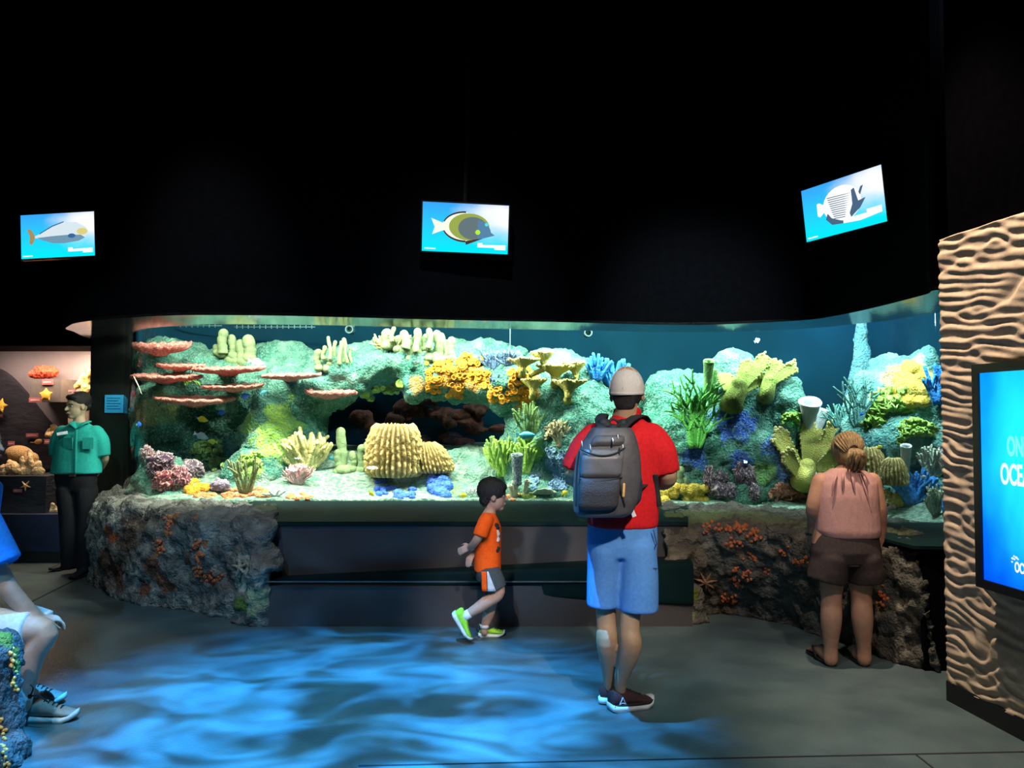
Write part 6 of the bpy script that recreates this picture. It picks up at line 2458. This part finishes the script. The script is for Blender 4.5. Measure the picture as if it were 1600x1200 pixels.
a_ = P(97, 677, D - .155)
q.box((-.045, -.005, -.014), (.045, .02, .014), Matrix.Translation(a_) @ Matrix.Rotation(-.2, 4, 'Y') @ Matrix.Rotation(.35, 4, 'Z'))
q.link('name_badge', mat('badge_white', (.75, .80, .90), rough=.5), ts, smooth=False)
m_trs = cloth('black_trousers', (.010, .010, .014), (.008, .008, .011))
q = MB()
secs(q, [(119, 734, D, 31, .125), (119, 750, D, 31, .125), (120, 768, D, 28, .10)], power=2.4)
limb(q, [P(106, 765, D), P(108, 820, D - .02), P(109, 888, D)], [(.102, .125), (.088, .095), (.078, .085)], 16, (1, 0, 0), True, False)
limb(q, [P(135, 765, D + .02), P(135, 822, D), P(134, 893, D - .03)], [(.102, .125), (.088, .095), (.080, .085)], 16, (1, 0, 0), True, False)
tr_o = blob('trousers', q, .012, 4, m_trs, stf)
q = MB()
q.box((-.03, -.006, -.017), (.03, .006, .017), Matrix.Translation(P(113, 742, D - .14)))
q.link('belt_buckle', mat('buckle', (.30, .28, .26), rough=.3, metal=.9), tr_o, smooth=False)
for hx, hy, tx, ty in ((118, 886, 82, 893), (140, 897, 112, 906)):
    a_, b_ = PZ(hx, hy, 0), PZ(tx, ty, 0)
    shoe(stf, a_, a_ + (b_ - a_).normalized() * .29, .10, .10, m_blk, m_blk, m_blk, laces=False)

# ---------------------------------------------------------------- seated man at the left edge
D = 4.10
sit = thing('person', PZ(-40, 1150, 0), 'seated person in blue shirt and white shorts, cut by the left edge', 'person')
sk = skin('skin_pale', (.50, .34, .26))
mb = MB()
kn = P(70, 985, D)
an = P(36, 1095, D)
hip = P(-75, 985, D)
limb(mb, [hip, P(0, 985, D), kn, P(58, 1025, D) + V((-.02, 0, 0)), P(40, 1080, D), an + V((.0, 0, -.02))], [.10, .088, .060, .056, .040, .042])
limb(mb, [hip + V((0, .24, 0)), P(-25, 985, D + .24), kn + V((-.15, .24, 0)), P(8, 1035, D + .24), P(-14, 1080, D + .24), P(-16, 1095, D + .24)], [.10, .088, .060, .056, .040, .042])
secs(mb, [(-85, 990, D + .12, 40, .18), (-80, 900, D + .12, 38, .17), (-62, 810, D + .12, 38, .19), (-52, 750, D + .12, 34, .17), (-45, 730, D + .12, 16, .07)])
limb(mb, [P(-48, 775, D - .07), P(-2, 893, D - .06), P(30, 940, D + .0), P(62, 968, D + .08)], [.062, .050, .044, .032])
limb(mb, [P(-48, 775, D + .31), P(0, 895, D + .32), P(30, 940, D + .25), P(60, 965, D + .16)], [.062, .050, .044, .032])
hand(mb, P(60, 966, D + .07), V((.6, .8, -.2)), V((-.2, .1, -1)), V((.2, -.3, 1)), .19, .7)
hand(mb, P(58, 964, D + .17), V((.6, -.8, -.2)), V((-.2, .1, -1)), V((.2, .3, 1)), .19, .7)
fd = V((1, .1, -.1))
hc = P(-30, 690, D + .12)
head(mb, hc, .245, fd, P(-45, 745, D + .12), .06)
blob('body', mb, .010, 3, sk, sit)
face(sit, hc, .245, fd, skin('lip_sit', (.40, .2, .16)), MIRIS)
q = MB()
q.ball(hc + V((-.02, 0, .045)), (.105, .09, .095), 18, 12)
blob('hair', q, .008, 2, m_hairb, sit)
m_blu = cloth('blue_polo', (.01, .22, .80), (.01, .19, .70))
q = MB()
secs(q, [(-85, 985, D + .12, 43, .20), (-80, 900, D + .12, 42, .19), (-62, 810, D + .12, 42, .22), (-50, 762, D + .12, 38, .20), (-46, 740, D + .12, 22, .12), (-44, 728, D + .12, 18, .07)], power=2.3)
limb(q, [P(-50, 775, D - .05), P(-30, 815, D - .09), P(3, 882, D - .08)], [(.085, .085), (.095, .09), (.105, .09)], 18, (0, 1, 0), True, False)
limb(q, [P(-50, 775, D + .29), P(-30, 815, D + .33), P(3, 885, D + .33)], [.085, .09, .092], 18, None, True, False)
blob('shirt', q, .012, 4, m_blu, sit)
m_wsh = cloth('white_shorts', (.60, .62, .60), (.52, .55, .54))
q = MB()
secs(q, [(-88, 1020, D + .12, 40, .21), (-88, 980, D + .12, 44, .21), (-88, 960, D + .12, 42, .20)], power=2.3)
limb(q, [P(-80, 990, D), P(-20, 985, D), P(47, 986, D)], [(.13, .11), (.115, .11), (.100, .10)], 18, (0, 0, 1), True, False)
limb(q, [P(-80, 990, D + .24), P(-20, 985, D + .24), P(8, 986, D + .24)], [(.13, .11), (.11, .11), (.097, .10)], 18, (0, 0, 1), True, False)
blob('shorts', q, .012, 4, m_wsh, sit)
m_gsh = mat('grey_trainer', (.24, .23, .20), (.20, .19, .17), rough=.7, scale=120)
m_gso = mat('grey_sole', (.50, .50, .47), (.40, .40, .38), rough=.6)
h_ = PZ(26, 1134, 0) + V((0, .05, 0))
shoe(sit, h_, h_ + V((.27, .03, 0)), .10, .13, m_gsh, m_gso, m_blk)
h2 = h_ + V((-.20, .25, 0))
shoe(sit, h2, h2 + V((.27, .02, 0)), .10, .13, m_gsh, m_gso, m_blk)
q = MB()
q.tube([P(36, 1068, D), P(36, 1090, D)], [.045, .047], 14, True, True)
q.link('sock', m_sol, sit)
q = MB()
q.ball(P(47, 1088, D - .03), (.012, .012, .012), 8, 6)
q.tube(catmull([P(47, 1088, D - .03), P(60, 1087, D - .05), P(74, 1096, D - .05)], 8), .004, 6, True, True)
q.tube(catmull([P(47, 1088, D - .03), P(52, 1076, D - .05), P(48, 1070, D - .05)], 8), .004, 6, True, True)
q.link('laces', m_blk, sit)
# ================================================================ DISPLAY CASE AT THE LEFT, FOREGROUND ROCK, SMALL THINGS
YC = 8.5
m_case = mat('case_lining', (.22, .20, .25), (.19, .175, .22), rough=.9, scale=3, bump=.1, bscale=40)
m_cloth = mat('dark_navy_cloth', (.020, .020, .035), (.028, .028, .046), rough=.95, scale=7, bump=.8, bscale=9, stretch=(1, 1, 2.5))
xr = P(141, 600, YC).x
zt = P(70, 540.5, YC).z
zshelf = P(40, 744, 8.62).z
zlow = P(80, 804, YC).z
x_l = -7.2


def wbx(name, lo, hi, m, kind='structure'):
    q = MB()
    q.box(lo, hi)
    return tag(q.link(name, m, smooth=False), kind=kind)


wbx('wall_back_header', (-9, YC, zt), (xr + .12, YC + .9, ZC), m_black)
wbx('wall_back', (-9, YC, 0.1), (xr, YC + .05, zlow), m_navy)
wbx('baseboard_back', (-9, YC - .012, 0), (xr, YC + .04, P(50, 862, YC).z), m_base)
wbx('wall_case_side', (xr, YC, 0), (xr + .12, YC + .9, zt), m_black)
wbx('wall_case_rear', (-9, YC + .75, zlow), (xr, YC + .85, zt), m_case)
wbx('wall_case_left', (-7.3, YC, zlow), (-7.2, YC + .75, zt), m_case)
wbx('trim_6', (-7.2, YC + .05, zlow - .02), (xr, YC + .75, zlow), m_navy)
# inner ledge with the pale coral heap, its front faced in dark cloth
xs_ = P(72, 760, 8.62).x
cs = thing('display_ledge', ((x_l + xs_) / 2, 8.8, zlow), 'dark cloth covered ledge inside the lit case, below the pale coral heap', 'display ledge')
q = MB()
q.box((x_l, 8.62, zlow), (xs_, 9.25, zshelf))
q.link('block', m_cloth, cs, smooth=False)
# draped dark cloth at the back of the case
q = MB()
g = []
for i in range(40):
    u = i / 39
    row = []
    for j in range(24):
        v = j / 23
        x = lerp(x_l + .02, P(126, 640, 9.2).x, u)
        topz = lerp(P(0, 575, 9.2).z, P(120, 690, 9.2).z, sstep(.55, 1, u))
        z = lerp(zshelf + .02, topz, v)
        row.append(V((x, 9.20 + .02 * noise.noise(V((x * 5, z * 11, 1))), z)))
    g.append(row)
q.sheet(g, .01)
tag(q.link('backdrop_cloth', m_cloth, None, V(((x_l + xr) / 2, 9.2, zshelf))), 'dark navy cloth draped across the back of the lit display case', 'cloth')
m_riser = mat('grey_riser', (.12, .105, .11), (.10, .09, .095), rough=.9, scale=20)
rs = thing('riser_block', P(75, 628, 9.0), 'dark grey block shelf with the red coral standing on it', 'block')
a, b = P(46, 628, 8.9), P(96, 592, 8.9)
q = MB()
q.box((a.x, 8.9, a.z), (b.x, 9.22, b.z))
q.link('block', m_riser, rs, smooth=False)
m_lab = mat('pink_card', (.50, .14, .18), rough=.7)
m_ink = mat('pale_ink', (.80, .60, .62), rough=.8)


def card(px, py, wpx, hpx, d, label):
    a, b = P(px - wpx / 2, py + hpx / 2, d), P(px + wpx / 2, py - hpx / 2, d)
    t = thing('label_card', (a.x, d, a.z), label, 'label', 'pink label cards')
    q = MB()
    q.box((a.x, d, a.z), (b.x, d + .012, b.z))
    q.link('card', m_lab, t, smooth=False)
    for k in (0,):
        z = lerp(a.z, b.z, .48)
        q = MB()
        q.box((lerp(a.x, b.x, .12), d - .003, z - (b.z - a.z) * .10), (lerp(a.x, b.x, .85), d + .001, z + (b.z - a.z) * .10))
        q.link('printed_line', m_ink, t, smooth=False)


card(74, 597, 17, 8, 8.885, 'pink label card on the block directly under the red coral')
card(55, 625, 20, 7, 8.885, 'pink label card at the lower left of the grey block')
card(50, 680, 19, 6, 9.15, 'dim pink label card on the dark cloth above the leaf-like shell')
card(17, 693, 10, 7, 8.95, 'small pink label card at left above the round tan sponge')
card(76, 690, 14, 7, 8.95, 'pink label card right of the leaf-like shell')
card(1, 649, 5, 6, 9.15, 'pink label card cut by the left edge of the photo')
card(112, 611, 12, 4, 8.9, 'pink label card behind the standing person at the top of the case')
card(27, 767, 13, 5, 8.6, 'dim violet label card left of the tan starfish on the ledge front')
m_redc = mat('red_coral', (.80, .10, .045), (.62, .06, .03), rough=.8, scale=40, bump=2, bscale=50)
q = MB()
for px, py, rx, ry in ((68, 583, 17, 9), (58, 585, 12, 7), (78, 581, 12, 9), (66, 577, 10, 6)):
    q.ball(P(px, py, 9.02), (rx * .0072, .09, ry * .0072), 16, 10)
o = blob('red_coral', q, .012, 3, m_redc, None, P(68, 592, 9.02), (('CLOUDS', .03, .05),))
tag(o, 'bright red bushy coral on the grey block in the display case', 'coral')
m_ystar = mat('yellow_starfish', (.85, .45, .04), (.92, .56, .08), rough=.7, scale=60, bump=.8, bscale=80)
m_tstar = mat('tan_starfish', (.74, .50, .26), (.66, .42, .20), rough=.8, scale=60, bump=.8, bscale=80)
for px, py, rpx, d, mt, rot, wd_, lb in ((72, 617, 11, 8.87, m_ystar, .35, .55, 'yellow starfish leaning on the front of the grey block'), (1, 634, 12, 9.1, m_ystar, .1, .5, 'yellow starfish cut by the left edge of the photo'), (40, 759, 9, 8.6, m_tstar, -.25, .26, 'thin tan starfish mounted on the dark ledge front')):
    q = MB()
    c = P(px, py, d)
    star(q, c, rpx * d / FPX, (0, -1, .1), rot, .3, wd_)
    tag(q.link('starfish', mt, None, c), lb, 'starfish')
m_pale = mat('pale_coral', (.80, .58, .34), (.68, .46, .25), rough=.85, scale=30, bump=1.2, bscale=40)


def lumps(name, spots, d, label, vox=.014, cat='coral', m=m_pale, base=None, disp=.03):
    q = MB()
    for px, py, rx, ry in spots:
        q.ball(P(px, py, d + RND.uniform(-.03, .03)), (rx * d / FPX, rx * d / FPX * .9, ry * d / FPX), 14, 10)
    o = blob(name, q, vox, 3, m, None, base or P(spots[0][0], spots[0][1] + spots[0][3], d), (('CLOUDS', .05, disp),))
    return tag(o, label, cat)


lumps('pale_coral', [(6, 735, 9, 9), (16, 730, 7, 10), (15, 722, 4, 6), (26, 733, 8, 9), (22, 726, 5, 6), (36, 737, 9, 8), (35, 720, 4, 9), (45, 736, 9, 9), (47, 722, 5, 14), (46, 708, 4.5, 7), (57, 735, 8, 9), (60, 727, 6, 8), (64, 738, 6, 7), (-8, 735, 9, 9)], 8.8, 'heap of pale knobbly coral along the ledge of the display case')
q = MB()
c = P(30, 709, 8.98)
q.ball(c, (.155, .09, .095), 22, 14, Matrix.Rotation(.12, 3, 'Y'))
q.ball(P(48, 720, 8.98), (.08, .08, .10), 16, 10, Matrix.Rotation(.5, 3, 'Y'))
o = blob('round_sponge', q, .012, 4, mat('tan_sponge_plain', (.66, .42, .20), (.58, .36, .17), rough=.9, scale=60, bump=.6, bscale=90), None, P(30, 730, 8.98))
tag(o, 'smooth rounded tan sponge behind the heap of pale coral', 'sponge')
lumps('branched_coral', [(134, 610, 8, 9), (125, 600, 6, 7), (130, 590, 5, 8), (137, 594, 6, 10), (139, 582, 4, 8), (120, 604, 4, 5)], 9.0, 'yellow branched coral at the top right of the display case', .012, 'coral', mat('yellow_branched', (.85, .60, .20), (.75, .48, .14), rough=.85, scale=30, bump=1.2, bscale=40))
lumps('shell_cluster', [(80, 676, 8, 7), (76, 680, 6, 4), (84, 668, 5, 6), (86, 680, 7, 6)], 9.05, 'pale shell cluster left of the standing person in the case', .012)
lumps('pale_coral', [(78, 798, 7, 6), (73, 800, 6, 4), (76, 789, 5, 6), (84, 796, 6, 7), (82, 790, 4, 5), (90, 799, 6, 6)], 8.75, 'small pale coral alone in the low recess of the case', .012)
q = MB()
c = P(60, 690, 9.0)
q.ball(c, (.045, .02, .03), 14, 8, Matrix.Rotation(-.3, 3, 'Y'))
q.tube([c + V((-.03, 0, -.01)), c + V((-.09, 0, -.008))], [.008, .004], 8, True, True)
o = blob('leaf_shell', q, .006, 2, mat('brown_shell', (.42, .24, .10), rough=.7), None, c)
tag(o, 'small brown leaf-like shell on the dark cloth of the case', 'shell')
pc = P(106, 640, 9.1)
q = MB()
a, b = P(106, 665, 9.1), P(139, 609, 9.1)
q.box((a.x, 9.1, a.z), (b.x, 9.22, b.z))
tag(q.link('pale_block', mat('pale_block', (.50, .40, .38), rough=.9), None, V(((a.x + b.x) / 2, 9.16, a.z)), smooth=False), 'pale block shelf behind the head of the standing person', 'block')

# starfish on the rock bases
m_rst = mat('stone_starfish', (.52, .46, .36), (.42, .38, .30), rough=.85, scale=60, bump=1, bscale=90)
m_rst2 = mat('brown_starfish', (.34, .19, .11), (.28, .15, .09), rough=.85, scale=60, bump=1, bscale=90)
for (o, bv), px, py, rpx, mt, n, rot, lb in ((BR[0], 379, 885, 17, m_rst, 5, .5, 'pale five armed starfish on the left rock base beside the bench'), (BR[1], 1101, 907, 16, m_rst2, 7, .2, 'brown starfish with thin arms on the right rock base')):
    qh = bv.ray_cast(EYE, ray(px, py).normalized())
    q = MB()
    star(q, qh[0] + V((0, -.035, 0)), rpx * 1.15 * qh[0].y / FPX, qh[1] if qh[1].y < 0 else -qh[1], rot, .30, .20, n)
    tag(q.link('starfish', mt, None, qh[0]), lb, 'starfish')
# strings of orange zoanthids over the rock bases
m_zo = mat('dull_orange_polyp', (.42, .10, .035), (.52, .15, .05), rough=.8, scale=60)


def poly(bvi, spots, label, rpx=3.0):
    rr = random.Random(len(label))
    q = MB()
    p0 = None
    for a in spots:
        for k in range(a[4]):
            x, y = lerp(a[0], a[2], rr.random()) + rr.gauss(0, 3), lerp(a[1], a[3], rr.random()) + rr.gauss(0, 3)
            h = BR[bvi][1].ray_cast(EYE, ray(x, y).normalized())
            if h[0] is None:
                continue
            p0 = p0 or h[0]
            r = rpx * rr.uniform(.6, 1.2) * h[0].y / FPX
            q.ball(h[0], (r, r, r), 9, 7)
            q.ball(h[0] + h[1] * r * (1 if h[1].y < 0 else -1), (r * .4, r * .4, r * .4), 7, 5)
    o = q.link('polyp_string', m_zo, None, p0)
    tag(o, label, 'polyps', 'orange polyp strings', 'stuff')


poly(1, [(1098, 820, 1145, 828, 22), (1140, 822, 1170, 826, 24), (1172, 826, 1185, 845, 16), (1135, 848, 1160, 852, 14), (1165, 862, 1178, 872, 12), (1145, 885, 1152, 915, 16), (1160, 890, 1170, 905, 10), (1150, 915, 1165, 915, 10), (1128, 942, 1150, 928, 16)], 'winding string of orange polyps in the middle of the right rock base')
poly(1, [(1222, 860, 1230, 868, 8), (1243, 878, 1262, 876, 16), (1194, 890, 1198, 893, 4)], 'short string of orange polyps just left of the woman\'s shorts')
poly(1, [(1384, 925, 1372, 945, 12), (1372, 905, 1380, 915, 6)], 'orange polyps low on the right rock base right of the woman\'s legs')
poly(0, [(303, 845, 312, 852, 8), (314, 848, 306, 885, 22), (306, 885, 318, 905, 14), (320, 900, 345, 908, 14)], 'string of orange polyps across the middle of the left rock base')
poly(0, [(270, 805, 262, 830, 14), (253, 845, 247, 868, 12)], 'string of orange polyps at the upper left of the left rock base')

# foreground coral rock at the lower left, with the seated person on it
m_fr = mat('dark_grey_rock', (1, 1, 1), None, rough=.85, scale=40, bump=2, bscale=45, attr='Col')
q = MB()
D = 3.75
for px, py, d, rx, ry, rd in ((-20, 1120, D, 48, 130, .16), (-10, 1030, D, 36, 44, .16), (-60, 1150, D, 60, 150, .2), (10, 1190, D - .1, 24, 40, .15), (-100, 1100, D + .1, 90, 100, .35), (-5, 1005, D, 26, 20, .13)):
    q.ball(P(px, py, d), (rx * d / FPX, rd, ry * d / FPX), 18, 12)
org = V((P(-40, 1150, D).x, D, 0))
o = q.link('seat_rock', m_fr, None, org)
me = remesh(o, .018, 3, (('CLOUDS', .12, .05), ('CLOUDS', .03, .03)))
for v in me.vertices:
    if v.co.z < 0:
        v.co.z = 0
bvf = BVHTree.FromPolygons([v.co + org for v in me.vertices], [tuple(p.vertices) for p in me.polygons])
pt = []
for px, py, r in ((14, 1000, 16), (24, 1020, 12), (28, 1040, 9), (5, 992, 14)):
    h = bvf.ray_cast(EYE, ray(px, py).normalized())
    if h[0] is not None:
        pt.append((h[0], r * h[0].y / FPX, (.16, .22, .03)))
patched(me, org, ((.10, .11, .12), (.15, .16, .17), (.20, .21, .22)), pt, 4, .5)
tag(o, 'dark grey coral rock with mossy top in the lower left corner', 'rock')
m_bead = mat('amber_bead_polyp', (.60, .22, .04), (.80, .42, .10), rough=.35, scale=90)
for spots, lb in (([(21, 1012), (16, 1020), (22, 1025), (17, 1030), (24, 1036), (15, 1040), (20, 1047), (25, 1052), (16, 1055), (22, 1062), (18, 1070), (24, 1075)], 'upper run of amber bead polyps on the foreground rock'),
                  ([(2, 1135), (6, 1142), (2, 1150), (8, 1155), (4, 1163), (9, 1170), (3, 1178), (8, 1184), (5, 1192), (10, 1196), (2, 1126)], 'lower run of amber bead polyps on the foreground rock')):
    q = MB()
    p0 = None
    for x, y in spots:
        h = bvf.ray_cast(EYE, ray(x, y).normalized())
        if h[0] is None:
            continue
        p0 = p0 or h[0]
        n_ = h[1] if h[1].y < 0 else -h[1]
        for k in range(3):
            q.ball(h[0] + n_ * .004 + V((RND.uniform(-.010, .010), 0, RND.uniform(-.010, .010))), .0085, 10, 8)
    if p0:
        tag(q.link('bead_polyps', m_bead, None, p0), lb, 'polyps')
area('case_lamp', (xr - .35, 8.9, zt - .03), .5, .25, 20, (1, .68, .40), (xr - .55, 9.1, .8))
area('case_lamp_low', (-5.2, 8.7, zt - .03), 1.2, .2, 22, (1, .72, .50), (-5.2, 9.0, .8))
# ---------------------------------------------------------------- lights of the room
L1 = spot('water_ripple_projector', (-.95, 2.9, 5.5), (-.95, 3.95, 0), 17500, (1, 1, 1), 42, .9, .02)
gobo(L1, 12, .34, .72, 'ripple', (.008, .055, .10), (.045, .40, 1.0), (.72, 1.25, 1))
L2 = spot('water_ripple_projector', (-1.6, -1.6, 5.2), (-1.6, 4.6, 0), 2300, (1, 1, 1), 56, .9, .03)
gobo(L2, 8, .38, .68, 'ripple', (.03, .07, .10), (.16, .40, .62), (.8, 1.6, 1))
spot('bench_spot', (-1.2, 3.4, 5.2), (-1.55, 6.2, .55), 130, (1, .74, .62), 20, 1, .1)
spot('bench_spot', (-.6, 3.4, 5.2), (-.95, 6.2, .55), 90, (1, .74, .62), 14, 1, .1)
spot('rock_spot', (1.0, 3.0, 5.2), (1.45, 6.0, .4), 260, (1, .80, .60), 30, 1, .1)  # lamp added to lift the dark right rock base
# warm ceiling spots: on the rippled wall and the visitors; rock fills are added
spot('wall_washer', onwall(.05, 4.9, .80), onwall(.42, 1.2, 0), 950, (1, .77, .55), 44, .7, .05)
spot('visitor_spot', (1.4, -.6, 4.6), (.68, 4.3, 1.1), 1500, (1, .88, .74), 19, 1, .08)
spot('visitor_spot', (1.6, 1.0, 5.2), (1.9, 5.1, .9), 450, (1, .74, .58), 26, .8, .08)
spot('visitor_spot', (-1.2, .5, 5.0), (-.15, 5.6, .7), 800, (1, .90, .80), 13, 1, .08)
spot('visitor_spot', (-2.6, 2.0, 5.2), (-4.2, 7.9, 1.1), 260, (.7, 1, .85), 16, .7, .08)
spot('visitor_spot', (-2.2, .4, 5.0), (-2.7, 4.0, .5), 700, (1, .92, .85), 22, 1, .08)
spot('visitor_spot', (-2.0, 3.0, 5.2), (-2.6, 6.4, .5), 230, (.86, .95, 1), 30, 1, .08)  # fill added for the left rock base, no visitor here
spot('seat_spot', (-1.9, 2.2, 3.6), (-2.55, 3.8, .45), 70, (1, .92, .84), 30, 1, .08)  # lamp added close by to offset the blue on the seat rock
spot('floor_fill', (1.2, 3.0, 5.5), (1.2, 3.6, 0), 190, (.78, .95, 1), 62, 1, .2)
